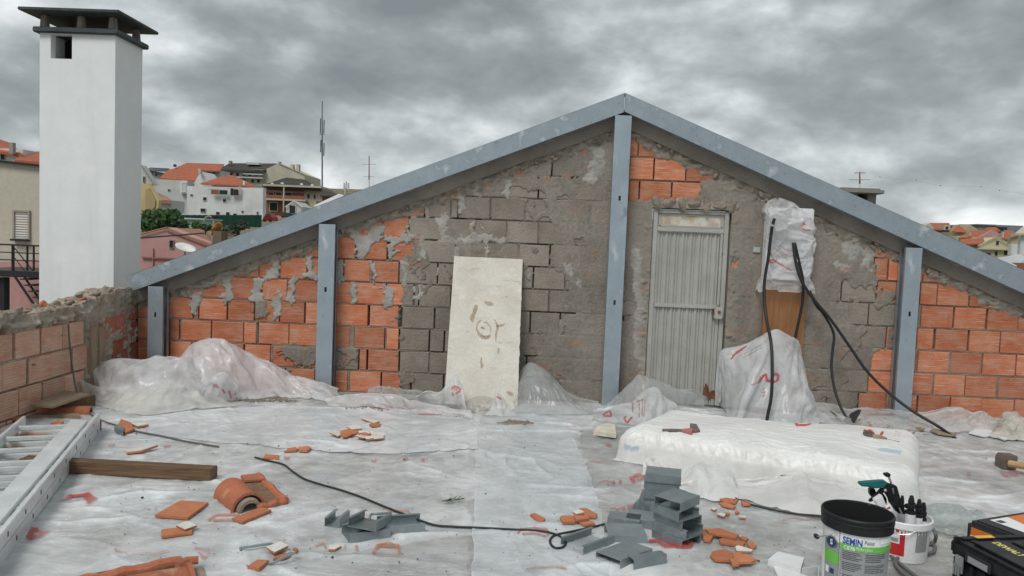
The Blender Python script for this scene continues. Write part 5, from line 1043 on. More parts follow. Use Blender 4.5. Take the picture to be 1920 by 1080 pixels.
ink(film1, [C7([(1185, 475), (1205, 475), (1207, 496), (1186, 496)])]+word(C7([(1385, 475), (1420, 500), (1485, 490), (1475, 478)]), 5)+word(C7([(1380, 470), (1520, 480)]), 3)+word(C7([(80, 770), (150, 750), (230, 765), (320, 745)]), 2)+word(C7([(300, 985), (325, 1000)]), 6), M['ink_faded'])
# ---- crumpled sheets
def drape(name, label, ridge_pts, front_pts, m='bag', fold=.03, bulge=.05, nu=150, nv=54, seed=0, tint=(.76, .77, .77), backz=.05, backy=.10, inks=(), fa=.35, cat='plastic sheet', group='crumpled plastic sheets along the walls', fine=.0018, sag=.0, extra=.4, slack=1.06, iters=130, hold=.004, stiff=.7, grain=None, sc_=9.0):
    A, La = arc([np.append(fl(x, y, .02)[:2], .02) if len(q) == 2 else at(q[0], q[1], q[2]) for q in front_pts for x, y in [q[:2]]], nu)
    B, Lb = arc([at(x, y, Y) for x, y, Y in ridge_pts], nu)
    nf_u, nf_v = nu, nv; L = (La+Lb)/2; W = max(.06, np.linalg.norm(A-B, axis=1).mean()); sp_ = grain or max(.013, min(.024, L/40)); nuc = int(max(24, min(120, L/sp_))); nvc = int(max(12, min(48, W/sp_)))
    A, B = arc_n(A, nuc), arc_n(B, nuc); nb = max(4, int(nvc*extra))
    v = np.concatenate([np.linspace(0, 1, nvc), 1+np.linspace(.1, 1, nb)]); u = np.linspace(0, 1, nuc); V, Uu = np.meshgrid(v, u, indexing='ij')
    vv = np.minimum(V, 1)[..., None]; P = A[None]*(1-vv)+B[None]*vv; prof = np.sin(np.pi*np.clip(vv[..., 0], 0, 1)); hb = B[None, :, 2]
    P = P+np.array((0, -.55, .83))*(bulge*prof*np.clip(hb/.25, .2, 1.3))[..., None]
    over = np.clip(V-1, 0, 1); P[..., 1] += over*backy*np.clip(hb/.3, .3, 1); P[..., 2] = np.where(V > 1, hb+(backz-hb)*over**1.4+.02*np.sin(over*3.14), P[..., 2])
    su, sv = Uu*L, V*W; wu = su+.10*fbm(su*2.5, sv*2.5, seed+1, 2); wv = sv+.10*fbm(su*2.5, sv*2.5, seed+2, 2)
    d = fold*1.1*pn(wu*1.5+3, wv*1.2, seed+3)+fold*1.1*(ridge(wu*1.9+wv*fa*2, wv*.55, seed+4, 1.6)-.4)
    amp = np.clip(V*6, 0, 1)*np.clip((2-V)*3, 0, 1)*np.clip(np.minimum(Uu, 1-Uu)*10+.3, 0, 1)
    P = P+np.array((.10, -.62, .55))*(d*amp)[..., None]
    fz = lambda x, y: sheetz(x, y)+.010
    P[..., 1] = np.minimum(P[..., 1], -.02); P[..., 2] = np.maximum(P[..., 2], fz(P[..., 0], P[..., 1]))
    P = crumple(P, sw=slack, iters=iters, anchor=hold, floor=fz, seed=seed, amp=.022, bend=stiff, scale=sc_)
    nfv = int(nvc*3+nb*2); P = upsample(upsample(P, nf_u if nf_u > nuc*2 else nuc*3, 1), nfv, 0); P[..., 1] = np.minimum(P[..., 1], -.012); P[..., 2] = np.maximum(P[..., 2], sheetz(P[..., 0], P[..., 1])+.007)
    N_ = np.cross(np.gradient(P, axis=1), np.gradient(P, axis=0)); N_ /= np.linalg.norm(N_, axis=-1, keepdims=True)+1e-9
    V, Uu = upsample(V, nfv, 0), None; V = upsample(V, P.shape[1], 1); Uu = np.broadcast_to(np.linspace(0, 1, P.shape[1])[None], V.shape); su, sv = Uu*L, V*W; wu = su+.14*fbm(su*2.2, sv*2.2, seed+21, 3); wv = sv+.14*fbm(su*2.2, sv*2.2, seed+22, 3)
    cr = (ridge(wu*5+wv*2, wv*1.6, seed+23, 9)+.8*ridge(wu*4-wv*5, wv*2.4+wu, seed+24, 10)+.7*ridge(wu*10+wv*7, wv*4-wu*3, seed+25, 9)*(pn(wu*2, wv*2, seed+26) > 0))*np.clip(np.minimum(V, 2-V)*5, 0, 1)
    P = P+N_*np.sign(N_[..., 2:3]-N_[..., 1:2])*(cr*.0034)[..., None]; P[..., 1] = np.minimum(P[..., 1], -.012); P[..., 2] = np.maximum(P[..., 2], sheetz(P[..., 0], P[..., 1])+.007)
    C = np.array(tint)*(1+.06*fbm(su*4, sv*4, seed+9, 3))[..., None]; dirt = (sstep(.3, .8, fbm(su*3, sv*3, seed+10, 4))*.3)[..., None]; C = C*(1-dirt)+dirt*np.array((.48, .45, .40))
    if inks:
        px, py = px_of(P); fr = V <= 1.0
        for q, c in inks: C[inpoly(px, py, q) & fr] = c
    t = thing(name, (float(P[..., 0].mean()), float(P[..., 1].mean()), 0), label, cat, group)
    gridmesh('sheet', P, M[m], t, cols=np.clip(C, .02, .9)); return t
RED, PINK = (.60, .05, .06), (.62, .30, .30)
def inkw(pts, wpx, c=RED): return [(q, c) for q in word(pts, wpx)]
K3 = lambda pts: C5(pts, (0, 500), 3.6)
drape('plastic_bundle', 'tall sweep of milky plastic peaking in the left corner and falling right', [(318, 700, -.42), (340, 670, -.42), (362, 648, -.42), (398, 637, -.40), (440, 648, -.36), (500, 676, -.3), (560, 708, -.25), (632, 737, -.2)],
      [(330, 748), (372, 752), (420, 750), (470, 748), (520, 745), (580, 748), (648, 758)], fold=.05, bulge=.07, nu=230, nv=80, seed=10, m='bag', tint=(.80, .785, .79))
drape('plastic_bundle', 'lower rounded roll of grey white plastic left of the tall sweep', [(178, 694, -.62), (200, 684, -.58), (240, 676, -.55), (290, 670, -.52), (340, 672, -.5), (368, 668, -.5), (392, 690, -.5), (402, 728, -.55)], [(168, 735), (190, 750), (240, 760), (300, 760), (350, 756), (408, 752)], fold=.05, bulge=.12, nu=200, nv=70, seed=17, m='bag', tint=(.81, .815, .82), fa=2.2)
drape('plastic_bundle', 'low fold of creamy plastic in front of the big left heap', [(150, 715, -.95), (190, 728, -.9), (250, 722, -.85), (310, 715, -.8), (340, 722, -.8), (380, 742, -.75), (420, 752, -.7)], [(148, 738), (200, 765), (260, 778), (330, 772), (380, 766), (440, 762)], fold=.028, bulge=.05, nu=150, nv=44, seed=24, tint=(.82, .81, .775))
drape('plastic_bundle', 'tied plastic bag corner with red print before the left heap', [(378, 745, -.82), (385, 722, -.82), (402, 702, -.8), (418, 697, -.78), (432, 708, -.75), (446, 735, -.7)], [(376, 752), (398, 755), (420, 754), (440, 750), (456, 748)], fold=.02, bulge=.05, nu=100, nv=50, seed=31,
      inks=inkw(K3([(1440, 800), (1475, 815)]), 4)+inkw(K3([(1440, 810), (1465, 795)]), 4)+inkw(K3([(1500, 830), (1520, 855)]), 4)+inkw(K3([(1545, 838), (1560, 890)]), 4)+inkw(K3([(1585, 855), (1600, 890)]), 4))
K6 = lambda pts: C5(pts, (600, 680), 4.8)
drape('plastic_bundle', 'grey clear film roll against wall left of the whitewashed board', [(690, 732, -.16), (700, 728, -.16), (715, 726, -.16), (750, 732, -.15), (790, 738, -.15)], [(692, 745), (730, 750), (790, 752)], m='bag_grey', fold=.012, bulge=.05, nu=70, nv=30, seed=38, tint=(.60, .62, .63))
drape('plastic_bundle', 'twisted milky plastic strand with pinkish print below orange bricks', [(612, 752, -.6), (640, 744, -.6), (690, 740, -.55), (730, 743, -.55), (770, 752, -.6), (820, 765, -.75), (882, 775, -.95)], [(618, 762), (650, 763), (700, 763), (740, 770), (790, 778), (840, 780), (885, 786)], fold=.022, bulge=.04, nu=190, nv=30, seed=45, tint=(.76, .745, .745),
      inks=inkw(K6([(540, 370), (600, 385), (650, 400)]), 1.5, PINK)+inkw(K6([(700, 400), (780, 420)]), 1.5, PINK)+inkw(K6([(880, 465), (960, 462), (1050, 470)]), 3, RED)+inkw(K6([(600, 400), (690, 410)]), 1.2, PINK))
drape('plastic_bundle', 'white plastic bag with red logo at foot of whitewashed board', [(782, 745, -.62), (800, 733, -.6), (825, 735, -.58), (840, 718, -.55), (852, 706, -.52), (862, 712, -.55), (868, 735, -.6), (872, 752, -.65)], [(786, 758), (820, 763), (850, 765), (874, 772)], fold=.026, bulge=.05, nu=120, nv=46, seed=52,
      inks=inkw(K6([(1190, 240), (1200, 215), (1255, 225), (1262, 250), (1220, 280)]), 4.5)+inkw(K6([(1205, 245), (1235, 240)]), 3)+inkw(K6([(1190, 270), (1205, 300)]), 4))
drape('plastic_bundle', 'beige plastic lump between two white bags below leaning board', [(872, 758, -.6), (885, 748, -.58), (905, 746, -.56), (925, 752, -.58), (932, 765, -.65)], [(872, 770), (900, 775), (928, 774)], fold=.015, bulge=.05, nu=80, nv=36, seed=59, tint=(.60, .57, .51))
drape('plastic_bundle', 'knotted white bag end with red mark right of leaning board', [(915, 772, -.66), (926, 748, -.64), (931, 735, -.62), (940, 742, -.6), (950, 752, -.6), (962, 770, -.62)], [(912, 778), (935, 780), (966, 780)], fold=.02, bulge=.03, nu=90, nv=40, seed=66, inks=inkw(K6([(1590, 305), (1632, 330)]), 4))
drape('plastic_bundle', 'grey translucent film leaning between leaning board and ridge post', [(962, 745, -.25), (976, 700, -.2), (994, 682, -.17), (1012, 690, -.17), (1040, 712, -.16), (1065, 735, -.16), (1082, 745, -.16), (1120, 768, -.2)], [(960, 772), (1000, 776), (1040, 778), (1085, 778), (1125, 778)], m='bag_grey', fold=.03, bulge=.06, nu=130, nv=54, seed=73, tint=(.60, .62, .62))
K7 = lambda pts: C5(pts, (1100, 690), 6.0)
drape('plastic_bundle', 'grey film swag across the foot of metal door', [(1140, 765, -.3), (1165, 738, -.28), (1190, 712, -.25), (1200, 705, -.24), (1230, 712, -.22), (1265, 728, -.2), (1300, 732, -.2), (1322, 745, -.22)], [(1140, 778), (1180, 778), (1230, 770), (1280, 765), (1325, 762)], m='bag_grey', fold=.026, bulge=.06, nu=130, nv=50, seed=80, tint=(.60, .61, .61))
drape('plastic_bundle', 'white plastic bag with red lines at left end of insulation pack', [(1112, 782, -.55), (1125, 770, -.5), (1150, 766, -.48), (1185, 755, -.46), (1212, 735, -.44), (1232, 733, -.42), (1245, 748, -.42), (1268, 760, -.45)], [(1110, 788), (1140, 792), (1175, 798), (1215, 795), (1270, 778)], fold=.024, bulge=.05, nu=140, nv=50, seed=87,
      inks=inkw(K7([(125, 470), (170, 455), (205, 460)]), 3)+inkw(K7([(180, 535), (225, 495), (255, 480), (280, 540), (190, 540)]), 4)+inkw(K7([(420, 560), (455, 620), (510, 550)]), 3.5)+inkw(K7([(420, 555), (450, 548)]), 3)+inkw(K7([(500, 400), (520, 390), (515, 500)]), 2)+inkw(K7([(595, 370), (590, 555)]), 1.6, (.55, .2, .2))+inkw(K7([(628, 360), (622, 545)]), 1.6, (.55, .2, .2))+inkw(K7([(658, 355), (645, 550)]), 1.6, (.55, .2, .2))+inkw(K7([(560, 380), (640, 350)]), 2))
K8 = lambda pts: C5(pts, (1300, 340), 2.347)
drape('plastic_cover', 'tall white plastic cover with red print hanging before wood panel', [(1350, 752, -.2), (1351, 700, -.14), (1353, 660, -.14), (1385, 650, -.17), (1415, 640, -.2), (1440, 626, -.22), (1458, 621, -.22), (1480, 630, -.2), (1500, 642, -.16), (1508, 690, -.17), (1514, 735, -.2), (1538, 782, -.25)], [(1349, 758), (1375, 790), (1400, 792), (1425, 794), (1450, 796), (1470, 797), (1490, 798), (1510, 797), (1545, 794)], fold=.035, bulge=.09, nu=200, nv=90, seed=94, fa=.1, tint=(.76, .775, .785),
      inks=inkw(K8([(290, 885), (300, 860), (320, 850), (325, 880), (370, 880), (375, 850), (345, 850)]), 5)+inkw(K8([(255, 895), (290, 885)]), 3, PINK)+inkw(K8([(165, 785), (190, 750), (235, 725)]), 3)+inkw(K8([(170, 770), (215, 740)]), 3)+inkw(K8([(200, 770), (300, 720)]), .9, (.35, .35, .36))+inkw(K8([(215, 778), (310, 728)]), .9, (.35, .35, .36))+inkw(K8([(300, 915), (350, 910)]), 1, PINK)+inkw(K8([(300, 930), (350, 925)]), 1, PINK)+inkw(K8([(290, 945), (350, 940)]), 1, PINK))
K9 = lambda pts: C5(pts, (1520, 720), 4.8)
drape('plastic_bundle', 'grey film bunch at wall where the thin cable reaches the floor', [(1522, 762, -.2), (1530, 755, -.16), (1560, 760, -.15), (1590, 768, -.15), (1620, 766, -.17), (1650, 772, -.18), (1700, 776, -.2), (1735, 778, -.22)], [(1530, 790), (1570, 800), (1630, 803), (1690, 808), (1745, 806)], m='bag_grey', fold=.024, bulge=.05, nu=150, nv=42, seed=101, tint=(.66, .66, .65), inks=inkw(K9([(430, 330), (450, 315)]), 3)+inkw(K9([(510, 345), (535, 352)]), 3)+inkw(K9([(350, 305), (390, 310)]), 2))
drape('plastic_bundle', 'white plastic heap under right brick panel beside the rag', [(1715, 785, -.2), (1750, 775, -.16), (1775, 768, -.14), (1800, 768, -.14), (1822, 778, -.16), (1838, 776, -.2), (1860, 785, -.3), (1900, 795, -.3), (1960, 800, -.3)], [(1720, 808), (1770, 810), (1820, 812), (1870, 815), (1960, 818)], fold=.022, bulge=.04, nu=150, nv=38, seed=108, tint=(.74, .74, .735))
drape('plastic_bundle', 'pinkish plastic fold leaning on orange bricks near the rag', [(1800, 800, -.35), (1815, 790, -.34), (1832, 778, -.3), (1844, 775, -.28), (1860, 786, -.26), (1872, 800, -.28)], [(1790, 812), (1830, 812), (1880, 812)], fold=.018, bulge=.05, nu=80, nv=40, seed=115, tint=(.74, .69, .68))
t = drape('dirty_rag', 'crumpled dirty white rag on plastic near right edge', [(1858, 808, -.5), (1868, 792, -.48), (1880, 780, -.45), (1895, 779, -.42), (1905, 788, -.42), (1925, 795, -.42), (1950, 800, -.45)], [(1850, 818), (1885, 824), (1920, 826), (1960, 826)], m='rag', fold=.05, bulge=.04, nu=150, nv=60, seed=122, cat='rag', group=None, fine=.012)
drape('plastic_bundle', 'grey green film rolled up on floor behind the white tool bucket', [(1735, 956, -2.92), (1765, 949, -2.92), (1790, 953, -2.9), (1815, 962, -2.88), (1850, 975, -2.85)], [(1735, 985), (1765, 1000), (1795, 1004), (1850, 1004)], m='bag', fold=.022, bulge=.06, nu=140, nv=44, seed=129, tint=(.42, .48, .47), fa=3.5, fine=.001)
# ---- insulation pack
def pack():
    A, B, Cc, D = fl(1148, 866), fl(1722, 958), fl(1728, 805, .20), fl(1242, 764, .24)
    A[2] = B[2] = Cc[2] = D[2] = 0; nu, nv = 330, 200
    e = lambda n: .5-.5*np.cos(np.linspace(0, math.pi, n))*.55-.5*.45*(1-2*np.linspace(0, 1, n))
    U, V = np.meshgrid(e(nu), e(nv)); P = A*((1-U)*(1-V))[..., None]+B*(U*(1-V))[..., None]+Cc*(U*V)[..., None]+D*((1-U)*V)[..., None]
    Lx, Ly = 1.85, 1.2; dx, dy = np.minimum(U, 1-U)*Lx, np.minimum(V, 1-V)*Ly; r = .15
    q = np.hypot(np.maximum(0, r-dx), np.maximum(0, r-dy))/r; cap = (1-np.clip(q, 0, 1)**2.8)**(1/2.8)
    th = .205+.030*pn(U*2.4, V*1.6, 401)+.03*np.sin(U*3.14)*np.sin(V*3.14)+.02*sstep(.3, .0, U)*sstep(.2, .8, V)-.014*np.exp(-((U-.55)/.10)**2)*sstep(.5, 0, V)
    edge = sstep(.34, .04, dy)*(V < .5)+.45*sstep(.3, .05, dx)
    P[..., 2] = cap*th+.012; P[..., 0] += .012*fbm(U*6, V*6, 431, 2)*(1-cap); P[..., 1] += -.02*fbm(U*7, V*0, 433, 2)*(V < .2)
    w = .05*fbm(U*9, V*7, 403, 3); fold = 0
    for (u0, v0, n, s) in ((.16, .03, 26, 1.0), (.52, .0, 34, 1.2), (.80, .02, 24, .8), (.34, .12, 22, .6), (.97, .4, 16, .6)):
        an = np.arctan2((V-v0)*Ly, (U-u0)*Lx); rr = np.hypot((U-u0)*Lx, (V-v0)*Ly); fold = fold+s*.0035*(ridge(an*n/6.28*2+w*6, rr*1.5, 410+n, 3)-.3)*np.exp(-rr/.22)*sstep(0, .08, rr)
    P[..., 2] += fold*np.clip(cap*1.2, 0, 1); P[..., 1] -= fold*edge*(V < .3)
    Pc = upsample(upsample(P, 92, 1), 66, 0); rim = np.zeros(Pc.shape[:2], bool); rim[0] = rim[-1] = True; rim[:, 0] = rim[:, -1] = True
    Pc = crumple(Pc, sw=1.010, iters=60, anchor=.05, floor=lambda x, y: 0*x+.008, wall=None, seed=3, amp=.005, bend=.6, pin=rim, scale=9); P = upsample(upsample(Pc, nu, 1), nv, 0)
    N_ = np.cross(np.gradient(P, axis=1), np.gradient(P, axis=0)); N_ /= np.linalg.norm(N_, axis=-1, keepdims=True)+1e-9; N_ *= np.sign(N_[..., 2:3]+.0001-N_[..., 1:2])
    su, sv = U*Lx, V*Ly; wu = su+.10*fbm(su*2.4, sv*2.4, 451, 3); wv = sv+.10*fbm(su*2.4, sv*2.4, 452, 3)
    cr = 1.0*ridge(wu*.9+wv*.5, wv*7, 453, 12)+.8*ridge(wu*2.2-wv*1.5, wv*7+wu, 454, 16)*(pn(wu*1.5, wv*1.5, 455) > -.1); fr_ = sstep(.36, .10, dy)*(V < .5)
    cr = cr+fr_*(1.3*ridge(wu*9+wv*6, wv*1.6, 456, 8)+1.1*ridge(wu*7-wv*8, wv*2, 457, 9)+.7*ridge(wu*16+wv*9, wv*3, 458, 9)-.3)
    P = P+N_*(cr*.0050*np.clip(np.minimum(dx, dy)*30, .1, 1))[..., None]
    C = np.array((.715, .712, .69))*(1+.05*fbm(U*8, V*6, 441, 4))[..., None]; g = (sstep(.1, .8, fbm(U*5, V*7, 443, 4))*.25*edge)[..., None]; C = C*(1-g)+g*np.array((.54, .52, .48))
    px, py = px_of(P); BL = (.36, .46, .56)
    inks = [([(1170, 833), (1207, 843), (1205, 849), (1169, 839)], BL), ([(1644, 843), (1652, 839), (1692, 845), (1688, 853)], (.46, .56, .64))]+inkw([(1490, 792), (1497, 797), (1514, 797), (1523, 792)], 4)+inkw([(1491, 793), (1496, 799)], 4)+inkw(K9([(480, 410), (500, 440), (520, 415), (560, 430), (570, 470)]), 5)+inkw(K9([(650, 425), (625, 475)]), 5)
    for k in range(3): inks += inkw(K9([(745+k*8, 460-k*16), (800+k*8, 470-k*16)]), .8, (.6, .3, .3))
    for qd, c in inks: C[inpoly(px, py, qd)] = c
    t = thing('insulation_pack', (float(P[..., 0].mean()), float(P[..., 1].mean()), 0), 'thick mattress-like insulation pack wrapped in white plastic', 'insulation pack')
    gridmesh('wrapping', P, M['wrap'], t, cols=np.clip(C, .02, .9)); return lambda px_, py_: None
pack()
drape('plastic_flap', 'torn white wrapping flap standing off front of insulation pack', [(1272, 905, -2.5), (1290, 885, -2.46), (1306, 868, -2.42), (1330, 872, -2.4), (1355, 880, -2.38), (1372, 888, -2.36), (1378, 905, -2.4)], [(1274, 918), (1300, 928), (1330, 938), (1360, 940), (1382, 942)], m='bag_dense', fold=.010, bulge=.05, nu=130, nv=60, seed=136, slack=1.04, sc_=14.0, stiff=.9, fine=.0006, group='torn wrapping at the insulation pack', tint=(.77, .77, .75))
drape('plastic_flap', 'small pinched wrapping knot at left front of insulation pack', [(1205, 885, -2.12), (1212, 868, -2.1), (1222, 862, -2.08), (1240, 870, -2.06), (1252, 884, -2.08)], [(1206, 890), (1230, 892), (1256, 892)], m='bag_dense', fold=.010, bulge=.03, nu=80, nv=36, seed=143, slack=1.04, sc_=14.0, stiff=.9, fine=.0006, group='torn wrapping at the insulation pack', tint=(.78, .78, .76))
drape('plastic_flap', 'long sagging wrapping fold along front right of insulation pack', [(1385, 912, -2.42), (1440, 905, -2.42), (1500, 890, -2.45), (1520, 898, -2.5), (1560, 905, -2.5), (1640, 915, -2.5)], [(1380, 935), (1440, 950), (1500, 962), (1560, 972), (1650, 985)], m='bag_dense', fold=.010, bulge=.08, nu=180, nv=56, seed=150, slack=1.04, sc_=14.0, stiff=.9, fine=.0006, group='torn wrapping at the insulation pack', tint=(.74, .735, .715), fa=1.5)
# ---- wrapped meter box on the wall, wood panel, tape
def wrapped_box():
    n, m_ = 130, 170; v = np.linspace(0, 1, m_); a = np.linspace(0, math.pi, n); A_, V = np.meshgrid(a, v)
    ys = 373+V*172; L = np.interp(v, [0, .05, .15, .3, .42, .6, .78, .9, 1], [1452, 1436, 1431, 1433, 1430, 1431, 1428, 1420, 1414])[:, None]; R_ = np.interp(v, [0, .05, .15, .3, .5, .7, .85, 1], [1462, 1478, 1506, 1521, 1522, 1519, 1514, 1520])[:, None]
    c = np.cos(A_); s = np.abs(np.sin(A_)); e = .55; sx = np.sign(c)*np.abs(c)**e; sy = s**e
    px = (L+R_)/2-sx*(R_-L)/2; d = np.interp(v, [0, .06, .2, .8, 1], [.03, .10, .17, .17, .15])[:, None]*sy
    ctr = np.stack([at(1475, y, 0) for y in 373+v*172]); k = 7.0/FPX; X = ctr[:, None, 0]+(px-1475)*k; Z = ctr[:, None, 2]+0*X
    su, sv = A_*.16, V*.85; wu = su+.05*fbm(su*6, sv*6, 501, 3); wv = sv+.05*fbm(su*6, sv*6, 503, 3)
    f = .024*fbm(wu*2.4, wv*2.6, 504, 2)+.018*(ridge(wu*8+wv*1.5, wv*1.9, 505, 2)-.4)+.016*(ridge(wu*6-wv*4, wv*3.5+wu*3, 507, 3)-.3)+.004*fbm(wu*16, wv*16, 509, 2)
    for yb in (.16, .36, .62): f = f-.009*np.exp(-((V-yb-.03*np.sin(A_*1.7+yb*9))/.025)**2)
    X = X-np.sign(c)*np.abs(c)*f*.8; Y = -d-f*sy-.01; Z = Z+.03*fbm(su*14, sv*2, 511, 3)*sstep(.8, 1, V)+.02*fbm(su*10, sv*3, 513, 3)*sstep(.12, 0, V)
    P = np.stack([X, np.minimum(Y, -.004), Z], -1); Pc = upsample(upsample(P, 46, 1), 58, 0); Pc = crumple(Pc, sw=1.07, iters=120, anchor=.012, wall=-.006, seed=5, amp=.012, bend=.4, scale=5); P = upsample(upsample(Pc, n, 1), m_, 0); P[..., 1] = np.minimum(P[..., 1], -.005); X, Z = P[..., 0], P[..., 2]; C = np.array((.74, .74, .74))*(1+.07*fbm(su*9, sv*9, 515, 3))[..., None]
    px, py = px_of(P); ik = inkw(K8([(300, 330), (330, 310), (345, 330)]), 5)+inkw(K8([(305, 350), (350, 345), (390, 370), (425, 385)]), 4)+inkw(K8([(310, 335), (350, 360)]), 4)+inkw(K8([(470, 200), (490, 185)]), 5)+inkw(K8([(480, 210), (515, 215)]), 4)+inkw(K8([(350, 290), (420, 350)]), 1.5, PINK)+inkw(K8([(380, 280), (440, 330)]), 1.5, PINK)+inkw(K8([(400, 300), (450, 310)]), 1.5, PINK)
    wp = 3*fbm(su*30, sv*30, 517, 3)
    for q, cc in ik: C[inpoly(px+wp, py+wp, q)] = cc
    t = thing('wrapped_meter_box', (float(X.mean()), -.1, float(Z.min())), 'electric meter box wrapped in crumpled white plastic on rendered wall', 'meter box'); gridmesh('wrapping', P, M['bag'], t, cols=np.clip(C, .02, .9))
    x0, x1, z0, z1 = float(X.min())+.06, float(X.max())-.06, float(Z.min())+.12, float(Z.max())-.1; MB().bb(x0, x1, -.13, -.012, z0, z1).build('box', M['paperbox'], t, bevel=.01)
    # loose collar of film round the upper cable
    c0 = at(1452, 402, -.24); b = MB(); RR = Matrix.Rotation(math.radians(118), 3, 'X')@Matrix.Rotation(math.radians(15), 3, 'Y')
    pr = []; nseg = 26
    Pn = np.zeros((14, nseg+1, 3))
    for i in range(14):
        for j in range(nseg+1):
            an = 2*math.pi*j/nseg; rr = (.035+.075*(i/13)**.8)*(1+.16*math.sin(an*3+i*.4)+.1*math.sin(an*7+1)); q = RR@Vector((rr*math.cos(an), rr*math.sin(an)*.9, .17*(i/13)-.06)); Pn[i, j] = c0+np.array(q)
    gridmesh('film_collar', Pn, M['bag'], t, cols=np.full((14, nseg+1, 3), .76))
    a0, b0, c1, d0 = rect(1413, 1426, 463, 473, -.03); MB().bb(a0, b0, -.022, -.018, c1, d0).build('tape', tm('tape', (.40, .43, .41), rough=.3), t)
wrapped_box()
a0, b0, _, d0 = rect(1427, 1504, 525, 760, -.05); wp_ = MB().bb(a0, b0, -.07, -.045, .02, at(1465, 520, -.05)[2]).build('wood_panel', M['veneer'], origin=((a0+b0)/2, -.05, .02)); tag(wp_, 'brown wood veneer panel below the wrapped meter box', 'panel')
# ---- leaning whitewashed board
def lean_board():
    yb, yt = -.40, -.045; P = [at(833, 742, yb), at(971, 747, yb), at(980, 486, yt), at(846, 480, yt)]; bl, br, tr, tl = [Vector(tuple(p)) for p in P]
    bl.z = br.z = .012; tl.x = bl.x+.01; nrm = (br-bl).cross(tl-bl).normalized(); nrm = nrm if nrm.y > 0 else -nrm
    n, m_ = 40, 70; G = np.zeros((m_, n, 3))
    t = thing('leaning_board', bl.lerp(br, .5), 'whitewashed plywood board with ring stains leaning on rendered wall', 'board')
    b = MB(); pts = []
    for i in range(24): pts.append(bl.lerp(br, i/24))
    for i in range(40): pts.append(br.lerp(tr, i/40)+(tr-tl).normalized()*(.006*float(pn(i*.6, 0, 601))*(1 if i < 34 else .2)))
    pts += [tr, tl]; b.prism(pts, nrm*.02); b.build('panel', M['board'], t)
    def onb(px, py):
        d = Vector(tuple(ray(px, py))); o = Vector(tuple(CAM)); k = (bl-o).dot(nrm)/d.dot(nrm); return o+d*k-nrm*.0015
    s3 = lambda pts: C5(pts, (720, 440), 3.0)
    def stroke(pts, ws):
        sb = MB(); pp = [onb(*q) for q in s3(pts)]; k = 7/FPX/3
        for i in range(len(pp)-1):
            tdir = (pp[i+1]-pp[i]).normalized(); sd_ = tdir.cross(nrm)*ws[min(i, len(ws)-1)]*k/2; se = tdir.cross(nrm)*ws[min(i+1, len(ws)-1)]*k/2; sb.add([pp[i]-sd_, pp[i]+sd_, pp[i+1]+se, pp[i+1]-se], [(0, 1, 2, 3)])
        sb.build('stain', M['stain'], t)
    stroke([(520, 395), (512, 425), (505, 445), (495, 465), (498, 490)], [16, 24, 16, 26, 14]); stroke([(565, 378), (590, 388), (615, 392)], [10, 24, 10]); stroke([(545, 480), (525, 500), (520, 530), (535, 560), (560, 580), (590, 575), (598, 560)], [8, 7, 6, 14, 22, 18, 6]); stroke([(545, 520), (555, 525), (566, 528)], [10, 16, 8]); stroke([(560, 495), (575, 492), (600, 520), (600, 550)], [4, 5, 5, 4]); stroke([(620, 475), (635, 500), (640, 520), (630, 560), (628, 600)], [4, 7, 12, 10, 4]); stroke([(630, 515), (665, 510), (680, 500)], [10, 12, 4]); stroke([(548, 690), (545, 715), (552, 735), (548, 750)], [6, 9, 16, 6]); stroke([(645, 640), (640, 670)], [9, 5]); stroke([(690, 885), (715, 895), (725, 905)], [8, 22, 10])
lean_board()
# ---- cables
def cable(name, label, pts3, r, m, cat='cable', group=None, n=7):
    sp = smoothline(pts3, 8); o = MB().tube(sp, r, n).build(name, m, smooth=True, origin=sp[-1]); return tag(o, label, cat, group)
GC = 'black cables hanging from the wrapped meter box'
cable('hanging_cable', 'black cable hanging straight down over white plastic cover', [at(1452, 410, -.26), at(1447, 430, -.27), at(1441, 480, -.27), at(1433, 535, -.27), at(1436, 590, -.36), at(1446, 645, -.58), at(1448, 700, -.68), at(1446, 745, -.72), at(1440, 776, -.72), at(1436, 800, -.74)], .0138, M['cable'], group=GC)
cable('hanging_cable', 'long black cable swinging down right from meter box to the floor', [at(1487, 455, -.2), at(1492, 490, -.22), at(1502, 525, -.24), at(1525, 560, -.24), at(1556, 597, -.24), at(1590, 645, -.26), at(1625, 695, -.32), at(1665, 735, -.40), at(1710, 770, -.52), at(1760, 800, -.66), at(1793, 824, -.86)], .0128, M['cable'], group=GC)
cable('hanging_cable', 'black cable passing behind the swinging one down to wood panel', [at(1490, 455, -.18), at(1498, 490, -.19), at(1506, 530, -.18), at(1504, 570, -.16), at(1497, 605, -.15), at(1490, 638, -.14), at(1488, 660, -.13)], .0128, M['cable'], group=GC)
cable('hanging_cable', 'thin black cable bending down to muddy clump on floor', [at(1518, 545, -.2), at(1530, 572, -.2), at(1545, 590, -.2), at(1563, 625, -.2), at(1561, 660, -.22), at(1559, 690, -.25), at(1565, 730, -.32), at(1577, 765, -.4), at(1588, 784, -.45)], .0115, M['cable'], group=GC)
cable('hanging_cable', 'short black cable stub behind right edge of white cover', [at(1512, 735, -.14), at(1520, 748, -.18), at(1526, 758, -.22)], .0138, M['cable'], group=GC)
for px, py, nm, lb, col, seed, r in ((1592, 790, 'mud_clump', 'dark muddy clump around end of the thin cable', 'grit', 5, .075), (1572, 785, 'mud_clump', 'small flat mud smear left of the muddy cable end', 'soil', 6, .06)):
    P = fl(px, py, .03); b = MB(); clod(b, P, r, seed, (1.6, 1.1, .17)); tag(b.build(nm, M[col], origin=P), lb, 'mud')
